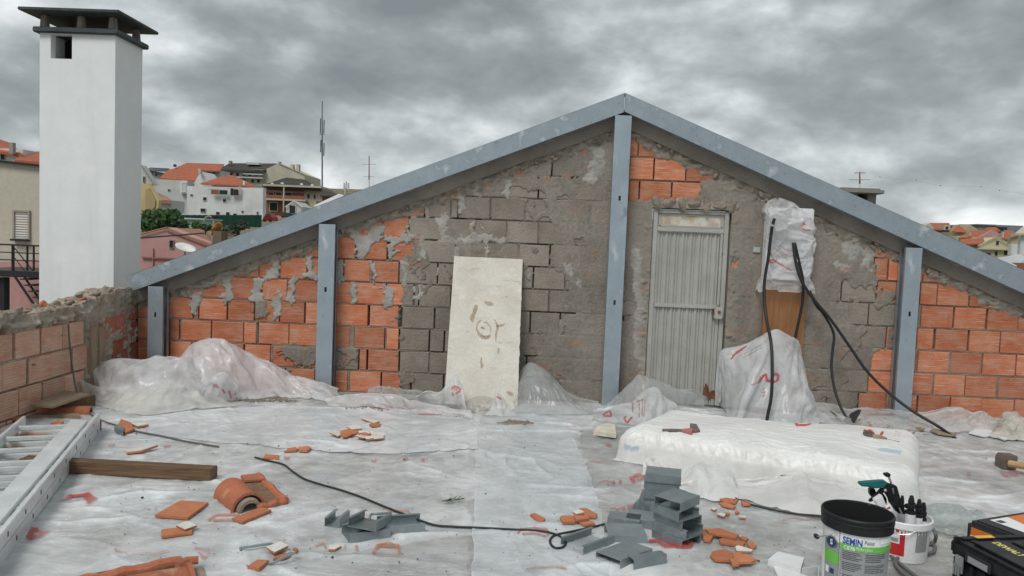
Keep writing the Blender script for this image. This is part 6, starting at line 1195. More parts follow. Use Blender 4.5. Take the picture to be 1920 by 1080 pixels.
b = MB(); p0, p1 = at(1402, 766, -.42), at(1452, 775, -.42); b.box((p0+p1)/2, (p1[0]-p0[0], .05, .05), R=Matrix.Rotation(.12, 3, 'Y')); tag(b.build('rusty_plate', M['rust'], bevel=.006, origin=(p0+p1)/2), 'rusty steel piece at foot of white plastic cover', 'scrap')
FC = lambda pts, r: [np.append(fl(x, y, .02)[:2], sz(fl(x, y, .02))+r+.006) for x, y in pts]
cable('floor_cable', 'long black cable snaking across the film to steel offcuts', FC([(478, 858), (500, 864), (530, 871), (548, 884), (570, 898), (605, 910), (640, 920), (680, 934), (720, 950), (760, 968), (810, 984), (850, 988), (900, 990), (960, 993), (1010, 996), (1040, 1002), (1060, 1014), (1056, 1027), (1040, 1029), (1031, 1018), (1040, 1005), (1070, 998), (1110, 990), (1150, 981), (1205, 972)], .005), .006, M['cable'])
cable('floor_cable', 'black cable end running from flap to labelled bucket', FC([(1375, 935), (1400, 945), (1440, 956), (1490, 964), (1550, 972), (1600, 985)], .005), .006, M['cable'])
cable('floor_wire', 'thin grey wire hanging over parapet and trailing across left film', [atx(128, 608, XP+.035), atx(131, 650, XP+.04), atx(136, 690, XP+.06), atx(143, 730, XP+.12)]+FC([(155, 765), (185, 788), (225, 802), (260, 812), (300, 820), (350, 829), (410, 838)], .004), .0065, M['wire'], 'wire')
b = fl(1700, 1040)
cable('grey_hose', 'grey hose looping on floor right of the buckets', FC([(1640, 1020), (1665, 1040), (1690, 1062), (1720, 1085), (1745, 1105)], .008), .009, M['hose'], 'hose')
cable('grey_hose', 'dark hose curled round back of white tool bucket', [fl(1742, 982, .1), fl(1754, 1000, .09), fl(1752, 1016, .04)]+FC([(1738, 1024), (1752, 1030), (1748, 1040), (1720, 1043), (1690, 1046), (1678, 1056), (1688, 1072), (1705, 1085), (1730, 1100)], .008), .009, M['hose'], 'hose')
# ================================================================ THINGS ON THE FLOOR
# ---- cut pieces of steel channel: lipped C, web 0.15, flange 0.05
def chan_mesh(L, W=.150, H=.045, lip=.016, t=.003):
    h = W/2; line = [(-h+lip, 0), (-h, 0), (-h, H), (h, H), (h, 0), (h-lip, 0)]
    inner = [(-h+lip, t), (-h+t, t), (-h+t, H-t), (h-t, H-t), (h-t, t), (h-lip, t)]; n = len(line); b = MB()
    for y in (-L/2, L/2): b.v += [(x, y, z) for x, z in line]+[(x, y, z) for x, z in inner]
    N = 2*n
    for i in range(n-1):
        b.f += [(i, i+1, N+i+1, N+i), (n+i, N+n+i, N+n+i+1, n+i+1), (i, n+i, n+i+1, i+1), (N+i, N+i+1, N+n+i+1, N+n+i)]
    b.f += [(0, N, N+n, n), (n-1, n+n-1, N+n+n-1, N+n-1)]
    me = bpy.data.meshes.new('steel_offcut'); me.from_pydata(b.v, [], b.f); me.update(); bm = bmesh.new(); bm.from_mesh(me); bmesh.ops.recalc_face_normals(bm, faces=bm.faces); bm.to_mesh(me); bm.free(); me.materials.append(M['zinc_cut']); return me
CH = {}
def chan(pa, pb, z, label, flip=False, L=None, side=1, tilt=(0, 0), group='cut steel channel pieces', end=False, W=.15, H=.045, yaw=0.0):
    """pa -> pb: image points of the near lower edge at height z; side=1: the piece lies behind that edge. end=True: the edge is the open mouth"""
    a, b = Vector(tuple(fl(*pa, z=z))), Vector(tuple(fl(*pb, z=z))); d = b-a; nrm = Vector((-d.y, d.x, 0)).normalized()
    if nrm.y < 0: nrm = -nrm
    nrm *= side
    LL = round(L or (d.length if not end else .18), 3); key = (LL, W, H)
    if key not in CH: CH[key] = chan_mesh(LL, W, H)
    mid = (a+b)/2+nrm*((W/2) if not end else LL/2); ay = d.normalized() if not end else nrm.normalized()
    o = bpy.data.objects.new('steel_offcut', CH[key]); COL.objects.link(o); ax = Vector((ay.y, -ay.x, 0)); R = Matrix((ax, ay, Vector((0, 0, 1)))).transposed()
    zz = z+.012
    if flip: R = R@Matrix.Rotation(math.pi, 3, 'Y'); zz = z+.012+H
    R = Matrix.Rotation(yaw, 3, 'Z')@R@Matrix.Rotation(tilt[0], 3, 'X')@Matrix.Rotation(tilt[1], 3, 'Y')
    o.matrix_world = Matrix.Translation((mid.x, mid.y, zz))@R.to_4x4(); return tag(o, label, 'steel channel', group)
c3 = lambda x, y: (1060+x/5.143, 870+y/5.143)
# rear stack, five high
SB = [(1203, 968), (1265, 976)]
nm = ['bottom piece', 'second piece from the bottom', 'middle piece', 'second piece from the top', 'topmost piece']
for i in range(5):
    o = chan(SB[0], SB[1], 0, nm[i]+' of the taller rear stack of steel offcuts', flip=(i in (0, 2)), L=.19, yaw=(.02, -.03, .03, -.02, .03)[i]); o.location += Vector(((0, -.008, .006, .012, .012)[i], (0, .006, -.006, .006, -.004)[i], i*.0462))
# front stack
F0, F1 = (1224, 1014), (1275, 1035)
lab = ['bottom piece', 'second piece from the bottom', 'third piece from the bottom', 'fourth piece from the bottom']
for i in range(4):
    o = chan(F0, F1, 0, lab[i]+' of the front stack of steel offcuts', flip=(i % 2 == 1), L=.185, yaw=(0, .07, -.03, -.06)[i]); o.location += Vector(((0, .012, .004, -.016)[i], (0, .008, .016, -.004)[i], i*.0462))
o = chan((1270, 1037), (1312, 1016), 0, 'topmost piece turned across the front stack of steel offcuts', L=.18, W=.15); o.location += Vector((-.004, 0, 4*.0462))
# loose pieces
chan(c3(410, 620), c3(700, 660), 0, 'low steel offcut left of both stacks, lying in front of another', flip=False, L=.165, W=.11)
chan(c3(700, 640), c3(810, 655), 0, 'steel offcut with flat top touching the rear stack at left', L=.19, end=False, W=.15)
chan(c3(175, 910), c3(470, 800), 0, 'open trough-like steel offcut with marker scribble, farthest left by stacks', flip=True)
chan(c3(440, 790), c3(760, 800), 0, 'shiny steel offcut lying behind the largest flat piece', flip=False, L=.19, tilt=(0, .05))
chan(c3(530, 1060), c3(840, 940), .0, 'flat topped steel offcut nearest camera, web up', flip=False, tilt=(.0, -.06))
chan(c3(660, 1065), c3(970, 1010), 0, 'narrow steel offcut at front right of the loose pieces', L=.18, W=.05, H=.055)
t = chan(c3(720, 500), c3(870, 530), 0, 'steel offcut hidden between the two stacks', L=.17)
c2 = lambda x, y: (400+x/4.8, 860+y/4.8)
chan(c2(1280, 785), c2(1545, 745), 0, 'bent steel offcut lying lowest in the left group', flip=True, L=.2, W=.15)
chan(c2(1215, 650), c2(1460, 690), .05, 'tray-shaped steel offcut lying on top of the left group', flip=True, end=True, L=.17, tilt=(.10, .02))
chan(c2(1540, 715), c2(1870, 690), 0, 'open tray steel offcut at right of the left group', flip=True, L=.22, tilt=(0, .03))
chan(c2(1130, 650), c2(1230, 560), .0, 'small steel offcut on edge at back left of the left group', flip=True, L=.13, W=.08)
# ---- buckets
def decal(mb, c, rf, p0, p1, z0, z1, off=.0012, n=10):
    V = []; 
    for z in (z0, z1):
        for i in range(n+1): a = p0+(p1-p0)*i/n; r = rf(z)+off; V.append((c[0]+r*math.cos(a), c[1]+r*math.sin(a), z))
    mb.add(V, [(i, i+1, i+n+2, i+n+1) for i in range(n)])
def curved_text(txt, c, rf, a0, z0, hgt, name, m, parent, off=.002, slope=0.0, bold=0.0, shear=0.0, width=None):
    v, f = textmesh(txt, 1, bold, shear); h = max(p[1] for p in v) or 1; s = hgt/.72; wd = max(p[0] for p in v)*s; sx = s*(width/wd if width else 1)
    mb = MB(); mb.add([(c[0]+(rf(z0)+off)*math.cos(a0+x*sx/rf(z0)), c[1]+(rf(z0)+off)*math.sin(a0+x*sx/rf(z0)), z0+y*s+slope*x*sx) for x, y in v], f); return mb.build(name, m, parent)
def cyl_hit(px, py, c, R):
    """angle and height where a sight line meets an upright cylinder"""
    d = ray(px, py); o = CAM[:2]-np.array(c); A_, B_, C_ = d[0]**2+d[1]**2, 2*(o@d[:2]), o@o-R*R; D = max(0.0, B_*B_-4*A_*C_); t = (-B_-math.sqrt(D))/(2*A_); p = CAM+d*t; return math.atan2(p[1]-c[1], p[0]-c[0]), p[2]
def big_bucket():
    zr = .405; e = fl(1608.5, 957, zr); c = (e[0], e[1]); k = (e-CAM)@CF; R = 64.0/FPX*k; zs_ = zr-.062; zb = .008; rf = lambda z: R*(.83+.11*z/zr)
    t = thing('labelled_bucket', (c[0], c[1], 0), 'white bucket with black rim and green and grey SEMIN label', 'bucket', None); t['label'] = 'open white bucket with thick black rim and green and grey printed label'
    MB().lathe([(.001, zb), (rf(0), zb), (rf(0)+.002, zb+.01), (rf(zs_+.01), zs_+.01), (rf(zs_)-.004, zs_+.01), (rf(0)-.006, zb+.012), (.001, zb+.012)], (c[0], c[1], 0), 48).build('body', M['white_plastic'], t, smooth=False)
    MB().lathe([(R*.955, zs_), (R*.985, zs_), (R*.99, zs_+.004), (R*.985, zs_+.030), (R*1.0, zs_+.032), (R*1.0, zs_+.038), (R*.985, zs_+.040), (R*.985, zs_+.046), (R*1.005, zs_+.048), (R*1.005, zs_+.056), (R*.985, zr-.001), (R*.955, zr), (R*.94, zr-.006), (R*.93, zr-.02)], (c[0], c[1], 0), 48).build('rim', M['black'], t, smooth=False); MB().lathe([(R*.935, zr-.008), (R*.865, zr*.84), (R*.76, .03), (.001, .03)], (c[0], c[1], 0), 48).build('inside', M['dark_inside'], t)  # separate near-black lining keeps the bucket's inside dark
    f0 = math.atan2(CAM[1]-c[1], CAM[0]-c[0]); hit = lambda px, py: cyl_hit(px, py, c, R*.905); A = lambda px, py=1030: hit(px, py)[0]; zz = lambda py, px=1608: hit(px, py)[1]
    q = lambda x, y: (1520+x/5.143, 870+y/5.143)
    g = MB(); decal(g, c, rf, A(1546.5), A(1573), .05, zz(1012, 1560)); g.build('side_label', M['grey_label'], t); g = MB(); decal(g, c, rf, A(1575), A(1668), .02, zz(1030, 1600)); g.build('text_panel', M['grey_label'], t)
    g = MB(); decal(g, c, rf, A(1575), A(1669), zz(1033, 1600), zz(1022.5, 1600), .0022, 16); g.build('green_band', M['green'], t)
    g = MB(); decal(g, c, rf, A(1547), A(1573), zz(1055, 1560), zz(1032, 1560), .0022); g.build('green_band', M['green'], t)
    g = MB(); decal(g, c, rf, A(1573.2), A(1574.2), .02, zs_, .0015, 2); g.build('seam_line', M['dark_print'], t)
    curved_text('SEMIN', c, rf, A(1579.5), zz(1019.5, 1590), .028, 'brand_text', M['blue'], t, bold=.03, width=.074, slope=-.03)
    curved_text('Plakist', c, rf, A(1620), zz(1021, 1620), .016, 'product_text', M['dark_print'], t, width=.040, slope=-.03)
    curved_text('CE78', c, rf, A(1582), zz(1030, 1590), .015, 'product_text', M['paper'], t, off=.003, width=.042, bold=.02, slope=-.02); curved_text('Perfect Joint', c, rf, A(1604), zz(1030.5, 1604), .013, 'product_text', M['paper'], t, off=.003, width=.065, shear=.3, slope=-.02)
    g = MB(); decal(g, c, rf, A(1648), A(1667), zz(1020, 1655), zz(1010, 1655), .0018); g.build('stamp_box', M['paper'], t)
    for j, (px0, px1) in enumerate(((1580, 1618), (1624, 1660))):
        g = MB()
        for i in range(20):
            z = zz(1035, 1600)-.006-i*.0075
            if i in (5, 11, 12): continue
            decal(g, c, rf, A(px0), A(px1-random.choice((0, 2, 6, 12))), z, z+.0026, .002, 5)
        g.build('small_print', M['dark_print'], t)
    g = MB(); ca, cz = A(1558.5), zz(1014, 1558)
    for r0, r1, nm_, m in ((.0, .0205, 'emblem', M['navy']), (.023, .025, 'emblem_ring', M['navy'])):
        g = MB(); n = 24; V = []
        for rr in (max(r0, .0005), r1):
            for i in range(n): an = 2*math.pi*i/n; aa = ca+rr*math.cos(an)/rf(cz)*1.25; V.append((c[0]+(rf(cz)+.0022)*math.cos(aa), c[1]+(rf(cz)+.0022)*math.sin(aa), cz+rr*math.sin(an)))
        g.add(V, [(i, (i+1) % n, n+(i+1) % n, n+i) for i in range(n)]); g.build(nm_, m, t)
    curved_text('S', c, rf, ca-.045, cz-.011, .022, 'emblem_letter', M['paper'], t, off=.0032, bold=.03)
    g = MB(); decal(g, c, rf, A(1557), A(1565), zz(1076, 1560), zz(1066, 1560), .002); g.build('pictogram', M['navy'], t); g = MB(); decal(g, c, rf, A(1549), A(1555), zz(1073, 1552), zz(1060, 1552), .002); g.build('pictogram', M['paper'], t)
    g = MB()
    for i in range(12): a = A(1577)+i*.012; decal(g, c, rf, a, a+random.choice((.003, .006)), .035, .062, .002, 1)
    g.build('barcode', M['dark_print'], t)
    a1, a2 = A(1572)-.02, f0-1.75; P = lambda a, z, o: np.array((c[0]+(R*.9+o)*math.cos(a), c[1]+(R*.9+o)*math.sin(a), z))
    MB().tube(smoothline([P(a1, zs_-.004, .012), P(a1-.25, zs_-.03, .03), P(a1-.6, zs_-.055, .032), P(a2+.45, zs_-.065, .03)], 6), .0026, 6).build('wire_handle', M['steel'], t); MB().tube([P(a2+.55, zs_-.062, .03), P(a2+.38, zs_-.067, .03)], .010, 8).build('handle_knob', M['black'], t)
big_bucket()
def tool_bucket():
    zr = .205; e = fl(1694, 966, zr); c = (e[0], e[1]); k = (e-CAM)@CF; R = 50.5/FPX*k; rf = lambda z: R*(.86+.08*z/zr); f0 = math.atan2(CAM[1]-c[1], CAM[0]-c[0]); hit = lambda px, py: cyl_hit(px, py, c, R*.91); A = lambda px, py=1010: hit(px, py)[0]
    t = thing('tool_bucket', (c[0], c[1], 0), 'lower white bucket with red label holding clamp and nozzles', 'bucket')
    MB().lathe([(.001, .008), (rf(0), .008), (rf(zr), zr*.83), (R*.985, zr*.83), (R, zr*.85), (R, zr*.98), (R*.98, zr), (R*.93, zr), (R*.92, zr*.9), (rf(0)-.006, .02), (.001, .02)], (c[0], c[1], 0), 44).build('body', M['white_plastic'], t)
    zz = lambda py, px=1694: hit(px, py)[1]
    g = MB(); decal(g, c, rf, A(1650), A(1697), zz(1041, 1680), zz(982, 1680), .0015); g.build('red_label', M['red_label'], t); g = MB(); decal(g, c, rf, A(1667), A(1687), zz(1018, 1678), zz(1000, 1678), .0025); g.build('pictogram', M['paper'], t)
    g = MB(); decal(g, c, rf, A(1675), A(1688), zz(999, 1682), zz(985, 1682), .0025); g.build('pictogram', M['paper'], t); g = MB(); decal(g, c, rf, A(1679), A(1685), zz(997, 1682), zz(988, 1682), .0035); g.build('pictogram_mark', M['red_label'], t)
    g = MB(); decal(g, c, rf, A(1671), A(1684), zz(1015, 1678), zz(1008, 1678), .0035); g.build('pictogram_mark', M['grey_label'], t); g = MB(); decal(g, c, rf, A(1718), A(1738), zz(1036, 1728), zz(986, 1728), .0015); g.build('grey_label', M['grey_label'], t)
    P = lambda a, z, o: np.array((c[0]+(R+o)*math.cos(a), c[1]+(R+o)*math.sin(a), z)); MB().tube(smoothline([P(A(1713), zr*.86, .004), P(A(1700), zr*.78, .012), P(A(1680), zr*.74, .014), P(A(1660), zr*.73, .012)], 6), .0022, 6).build('wire_handle', M['steel'], t)
    # one-hand bar clamp standing in the bucket
    def bp(px, py, dy=0.0): return Vector(tuple(at(px, py, c[1]+dy)))
    q = lambda x, y: (1520+x/5.143, 870+y/5.143)
    cl = thing('bar_clamp', bp(*q(850, 480)), 'black one-hand bar clamp with teal handle sticking out of white bucket', 'clamp'); th = Vector((0, .028, 0))
    def part(pts, nm_, m, dy=-.02, d=.035, bev=.003): return MB().prism([bp(*q(*p), dy) for p in pts], (0, d, 0)).build(nm_, m, cl, bevel=bev)
    part([(755, 195), (835, 215), (870, 340), (925, 480), (850, 480), (790, 400), (760, 330), (720, 270), (725, 215)], 'body', M['black']); part([(480, 190), (600, 178), (680, 172), (745, 172), (752, 195), (700, 232), (640, 240), (560, 225), (485, 218)], 'handle', M['teal'], -.026, .046, .006)
    part([(690, 232), (740, 250), (640, 335), (575, 372), (565, 360), (640, 290)], 'trigger', M['black'], -.012, .02); part([(790, 335), (860, 320), (895, 400), (830, 425), (800, 405)], 'jaw', M['black'], -.034, .06); MB().tube([bp(*q(747, 108)), bp(*q(778, 185))], .0055, 8).build('bar', M['steel'], cl); part([(716, 100), (770, 92), (778, 108), (765, 130), (728, 128)], 'end_stop', M['black'], -.018, .03); MB().tube([bp(*q(720, 252), -.026), bp(*q(720, 252), -.018)], .0065, 10).build('pivot_pin', M['steel'], cl)
    part([(785, 235), (800, 232), (808, 285), (797, 290)], 'scale', M['steel'], -.0225, .002, 0)
    part([(850, 425), (862, 420), (890, 490), (878, 490)], 'lower_bar', M['steel'], -.036, .004, 0)
    c2 = thing('bar_clamp', bp(*q(650, 400)), 'second dark clamp jaw in front of teal handled clamp', 'clamp')
    MB().prism([bp(*q(*p), .04) for p in [(575, 240), (620, 235), (640, 290), (690, 270), (735, 330), (740, 390), (690, 400), (640, 350), (590, 320), (575, 290)]], (0, .03, 0)).build('jaw', M['black'], c2, bevel=.004); MB().prism([bp(*q(*p), -.05) for p in [(615, 350), (690, 300), (740, 420), (660, 420)]], (0, .03, 0)).build('label_sleeve', M['white_plastic'], c2, bevel=.003)
    # cartridges with black nozzle caps
    for i, (x, y, s) in enumerate(((975, 305, 1.1), (1050, 340, .95), (1092, 372, 1.0), (885, 305, .8))):
        top = bp(*q(x, y), .03*(i-1)); b0 = Vector((top.x*.9+c[0]*.1, top.y, .05)); k3 = .0115*s; L = top.z
        b = thing('sealant_cartridge', (top.x, top.y, .02), ['white cartridge with tallest black nozzle cap, centre of bucket', 'white cartridge with black cap, middle right in bucket', 'white cartridge with black cap at right edge of bucket', 'cartridge with black cap half hidden behind clamp'][i], 'cartridge', 'cartridges in the white bucket')
        MB().lathe([(.001, .02), (.021*s, .02), (.021*s, L-.085), (.001, L-.085)], (top.x, top.y, 0), 16).build('tube', M['white_plastic'], b); MB().lathe([(.022*s, L-.088), (.022*s, L-.075), (k3*1.1, L-.072), (k3*1.45, L-.06), (k3*1.45, L-.045), (k3, L-.042), (k3*1.2, L-.03), (k3*.75, L-.006), (k3*.6, L), (.0005, L)], (top.x, top.y, 0), 14).build('nozzle_cap', M['black'], b)
    p = bp(*q(940, 400), -.02); b = thing('sealant_cartridge', (p.x, p.y, .02), 'lying black nozzle beside the clamp body in bucket', 'cartridge', 'cartridges in the white bucket'); MB().tube([bp(*q(920, 405), -.03), bp(*q(1000, 400), -.02)], [.012, .016], 10).build('nozzle_cap', M['black'], b)
    p = bp(*q(765, 430), -.1); s = thing('paper_sachet', p, 'small white printed sachet tucked in front of clamp in bucket', 'sachet'); MB().prism([bp(*q(*p_), -.10) for p_ in [(725, 415), (775, 392), (800, 460), (745, 470)]], (0, .015, 0)).build('sachet', M['paper'], s, bevel=.003); MB().prism([bp(*q(*p_), -.102) for p_ in [(735, 425), (765, 410), (770, 428), (742, 436)]], (0, .0015, 0)).build('print', M['red_label'], s)
tool_bucket()
# ---- tool cases
def case_front():
    zt = .27; A0 = Vector(tuple(fl(1780, 1005, zt-.01)))+Vector((0, 0, .01)); e1 = Vector((.20, -.98, 0)).normalized(); e2 = Vector((.98, .20, 0)); L, W = .48, .40
    t = thing('tool_case', (A0.x+.2, A0.y-.2, 0), 'black plastic tool case with yellow lettering at bottom right corner', 'tool case')
    P = lambda a, b, z: A0+e1*a+e2*b+Vector((0, 0, z-zt))
    def blk(a0, a1, b0, b1, z0, z1, nm_, m, bev=.006, par=None): return MB().prism([P(a0, b0, z0), P(a1, b0, z0), P(a1, b1, z0), P(a0, b1, z0)], (0, 0, z1-z0)).build(nm_, m, par or t, bevel=bev)
    blk(.01, L, .012, W, .012, .185, 'base', M['black'], .01); blk(0, L, 0, W, .19, .256, 'lid', M['black'], .014); blk(.014, .05, .03, W-.03, .256, .264, 'rear_ridge', M['black'], .004); blk(.085, L-.1, .04, .20, .256, .268, 'lid_panel', M['case'], .006); blk(.085, L-.1, .23, W-.03, .256, .264, 'lid_panel', M['case'], .006); blk(.12, L-.16, .25, .29, .264, .276, 'carry_handle', M['black'], .006); blk(.055, .075, .05, .09, .256, .261, 'lid_stud', M['black'], .002); blk(.055, .075, .16, .20, .256, .261, 'lid_stud', M['black'], .002)
    blk(.02, .04, .0, .03, .19, .268, 'corner_lug', M['black'], .004); blk(.10, .24, -.006, .0, .19, .238, 'side_plate', M['case'], .003); blk(.12, .225, -.009, -.006, .196, .222, 'name_plate', M['grey_label'], .001)
    for i in range(6): blk(.06+i*.07, .075+i*.07, -.004, .012, .03, .18, 'rib', M['black'], .003)
    lt = blk(.055, .10, -.016, -.004, .13, .205, 'latch', M['steel'], .004)
    for i in range(3): blk(.06+i*.014, .068+i*.014, -.026, -.016, .12, .165, 'latch_rib', M['steel'], .002, lt)
    v, f = textmesh('DEWALT', 1, .03); s = .034/.72; wd = max(p[0] for p in v)*s; sx = s*.15/wd
    mb = MB(); mb.add([P(.10+x*sx, .150-.03+y*s, .2688) for x, y in v], f); mb.build('brand_text', M['yellow'], t)
    blk(.018, .046, .10, .19, .2645, .2655, 'yellow_sticker', mat('amber sticker', (.72, .42, .08), .5), 0)
case_front()
def case_back():
    zt = .25; A0 = Vector(tuple(fl(1811, 972, zt))); e1 = Vector((.42, -.91, 0)).normalized(); e2 = Vector((.91, .42, 0)).normalized(); L, W = .40, .42
    t = thing('power_tool_case', (A0.x+.25, A0.y, 0), 'charcoal power tool case with orange and white labels behind black case', 'tool case'); P = lambda a, b, z: A0+e1*a+e2*b+Vector((0, 0, z-zt))
    def blk(a0, a1, b0, b1, z0, z1, nm_, m, bev=.006): return MB().prism([P(a0, b0, z0), P(a1, b0, z0), P(a1, b1, z0), P(a0, b1, z0)], (0, 0, z1-z0)).build(nm_, m, t, bevel=bev)
    blk(.0, L, 0, W, .012, .13, 'base', M['case'], .012); blk(0, L, 0, W, .135, zt-.006, 'lid', M['case'], .018); blk(.03, L-.03, .03, .09, zt-.006, zt, 'raised_band', M['case'], .004)
    blk(.03, L-.02, -.002, .0, .148, zt-.03, 'orange_label', M['orange_label'], 0); blk(.03, .16, -.0035, -.002, .148, .182, 'white_label', M['paper'], 0); blk(.20, .30, -.0035, -.002, .165, .178, 'tool_picture', M['dark_print'], 0)
    for i in range(3): blk(.04, .10+.01*i, -.005, -.0035, .155+i*.008, .158+i*.008, 'small_print', M['dark_print'], 0)
    top = zt-.006+.0008; mb = MB(); mb.add([P(.04, .11, top), P(.36, .11, top), P(.36, .40, top), P(.04, .40, top)], [(0, 1, 2, 3)]); mb.build('top_label', M['paper'], t)
    mb = MB(); mb.add([P(.04, .24, top+.0008), P(.20, .20, top+.0008), P(.36, .28, top+.0008), P(.36, .40, top+.0008), P(.04, .40, top+.0008)], [(0, 1, 2, 3, 4)]); mb.build('orange_patch', M['orange_label'], t)
    mb = MB(); mb.add([P(.14+x, .24+y, top+.0016) for x, y in ((0, 0), (.05, -.01), (.07, .02), (.16, .03), (.17, .06), (.06, .05), (.05, .10), (.02, .10))], [(0, 1, 2, 3, 4, 5, 6, 7)]); mb.build('tool_picture', M['grey_label'], t)
    mb = MB(); mb.add([P(.06, .12, top+.0012), P(.09, .12, top+.0012), P(.09, .16, top+.0012), P(.06, .16, top+.0012)], [(0, 1, 2, 3)]); mb.build('small_logo', M['dark_print'], t)
case_back()
# ---- ladder
def ladder():
    R0, R1 = fl(188, 813), fl(-30, 1112); L0 = fl(48, 806); d = (R1-R0)/np.linalg.norm(R1-R0); n_ = np.array((-d[1], d[0], 0)); n_ = n_ if n_[0] < 0 else -n_; Wd = abs((L0-R0)@n_); L = np.linalg.norm(R1-R0)+1.2
    t = thing('aluminium_ladder', R0, 'aluminium extension ladder lying on floor at left edge', 'ladder'); U = np.array((0, 0, 1.0))
    P = lambda s, w, z: R0+d*s+n_*w+U*(z+.015)
    def rail(s0, s1, w0, w1, z0, z1, nm_): return MB().prism([P(s0, w0, z0), P(s1, w0, z0), P(s1, w0, z1), P(s0, w0, z1)], n_*(w1-w0)).build(nm_, M['alu'], t, bevel=.003)
    rail(0, L, 0, .024, 0, .068, 'lower_rail'); rail(0.02, L, Wd-.024, Wd, 0, .068, 'lower_rail'); wu = float((fl(168, 798, .155)-R0)@n_); rail(.03, L, wu, wu+.026, .072, .138, 'upper_rail'); rail(.05, L, Wd-.060, Wd-.036, .072, .138, 'upper_rail')
    for i in range(int(L/.14)):
        s = .10+i*.14; lo = i % 2 == 0; w0, w1, z = (.024, Wd-.024, .034) if lo else (wu+.026, Wd-.060, .105)
        MB().prism([P(s, w0, z-.013), P(s+.028, w0, z-.013), P(s+.028, w0, z+.013), P(s, w0, z+.013)], n_*(w1-w0)).build('rung', M['alu'], t, bevel=.003)
        for sgn in (0,):
            MB().prism([P(s+.006, -.0015 if lo else wu-.0015, z-.011), P(s+.02, -.0015 if lo else wu-.0015, z-.011), P(s+.02, -.0015 if lo else wu-.0015, z+.011), P(s+.006, -.0015 if lo else wu-.0015, z+.011)], n_*.0014).build('rung_mark', M['dark_print'], t)
    for w0 in (0, Wd-.03): MB().prism([P(-.03, w0-.003, 0), P(0, w0-.003, 0), P(0, w0-.003, .075), P(-.03, w0-.003, .075)], n_*.034).build('rail_end', M['rust'] if w0 == 0 else M['alu'], t)
    # flat plank on the rungs
    q = [fl(133, 786, .165), fl(165, 787, .165), fl(0, 979, .165), fl(0, 926, .165)]; g = [q[0], q[1], q[1]+(q[2]-q[1])*1.5, q[0]+(q[3]-q[0])*1.9]
    o = MB().prism([p-(0, 0, .022) for p in g], (0, 0, .022)).build('metal_plank', M['alu'], bevel=.003, origin=q[0]); tag(o, 'flat aluminium plank lying on top of the ladder', 'plank')
ladder()
def beam():
    a, b = fl(396, 908), fl(128, 893); d = b-a; d /= np.linalg.norm(d); n_ = np.array((-d[1], d[0], 0)); n_ = n_ if n_[1] > 0 else -n_
    P = [a, a+d*1.15, a+d*1.15+n_*.085, a+n_*.085]; o = MB().prism([np.append(p[:2], .015) for p in P], (0, 0, .072)).build('timber_beam', M['wood'], bevel=.004, origin=a); tag(o, 'dark wet timber beam sticking out from under ladder', 'beam')
beam()
# ---- roof tiles
def barrel(p0, p1, r0, r1, name, label, collar=True, half=True, z=.012, m='clay', th=.013, parent=None, group=None):
    """half-round ridge tile from p0 to p1 (axis points on the floor), collar at p1"""
    a, b = np.array(p0, float), np.array(p1, float); ax = Vector(tuple(b-a)); L = ax.length; ax.normalize(); sx = Vector((ax.y, -ax.x, 0)).normalized(); up = Vector((0, 0, 1))
    t = thing(name, (a+b)/2, label, 'roof tile', group); n = 20
    def shell(prof):
        mb = MB(); rows = []
        for s, ro in prof:
            row = [Vector(tuple(a))+ax*s+sx*(ro*math.cos(q))+up*(ro*math.sin(q)*1.05+z) for q in [math.pi*i/n for i in range(n+1)]]; rows.append(row)
        V = [p for r in rows for p in r]; mb.add(V, [(i*(n+1)+k, i*(n+1)+k+1, (i+1)*(n+1)+k+1, (i+1)*(n+1)+k) for i in range(len(rows)-1) for k in range(n)]); return mb
    prof = [(0, r0-th), (0, r0)]+[(L*i/6*.86, r0+(r1-r0)*i/6*.86+.0015*math.sin(i*2)) for i in range(1, 7)]
    if collar: prof += [(L*.86, r1+.012), (L*.90, r1+.013)]
    ro = r1+.013 if collar else r1
    prof += [(L*.905, ro-th)]+[(L*(6-i)/6*.86, r0+(r1-r0)*(6-i)/6*.86-th) for i in range(1, 7)]
    shell(prof).build('body', M[m], t, smooth=False)
    if collar: shell([(L*.88, r1-.028), (L*.88, r1-.012), (L, r1-.016), (L, r1-.032), (L*.88, r1-.032)]).build('spigot', M['rubble'], t)
    return t
barrel(fl(432, 932), fl(470, 965), .092, .078, 'ridge_tile', 'terracotta ridge tile with round spigot beside broken flat tile', group='terracotta ridge tiles')
barrel(fl(60, 781), fl(182, 779), .058, .062, 'ridge_tile', 'long terracotta half-round tile at foot of left parapet', collar=False, group='terracotta ridge tiles')
barrel(fl(135, 1158), fl(382, 1104), .10, .088, 'ridge_tile', 'large terracotta ridge tile cut off by bottom edge of picture', group='terracotta ridge tiles')
barrel(fl(20, 800), fl(45, 785), .05, .05, 'ridge_tile', 'broken pale tile piece by parapet at left edge', collar=False, group='terracotta ridge tiles')
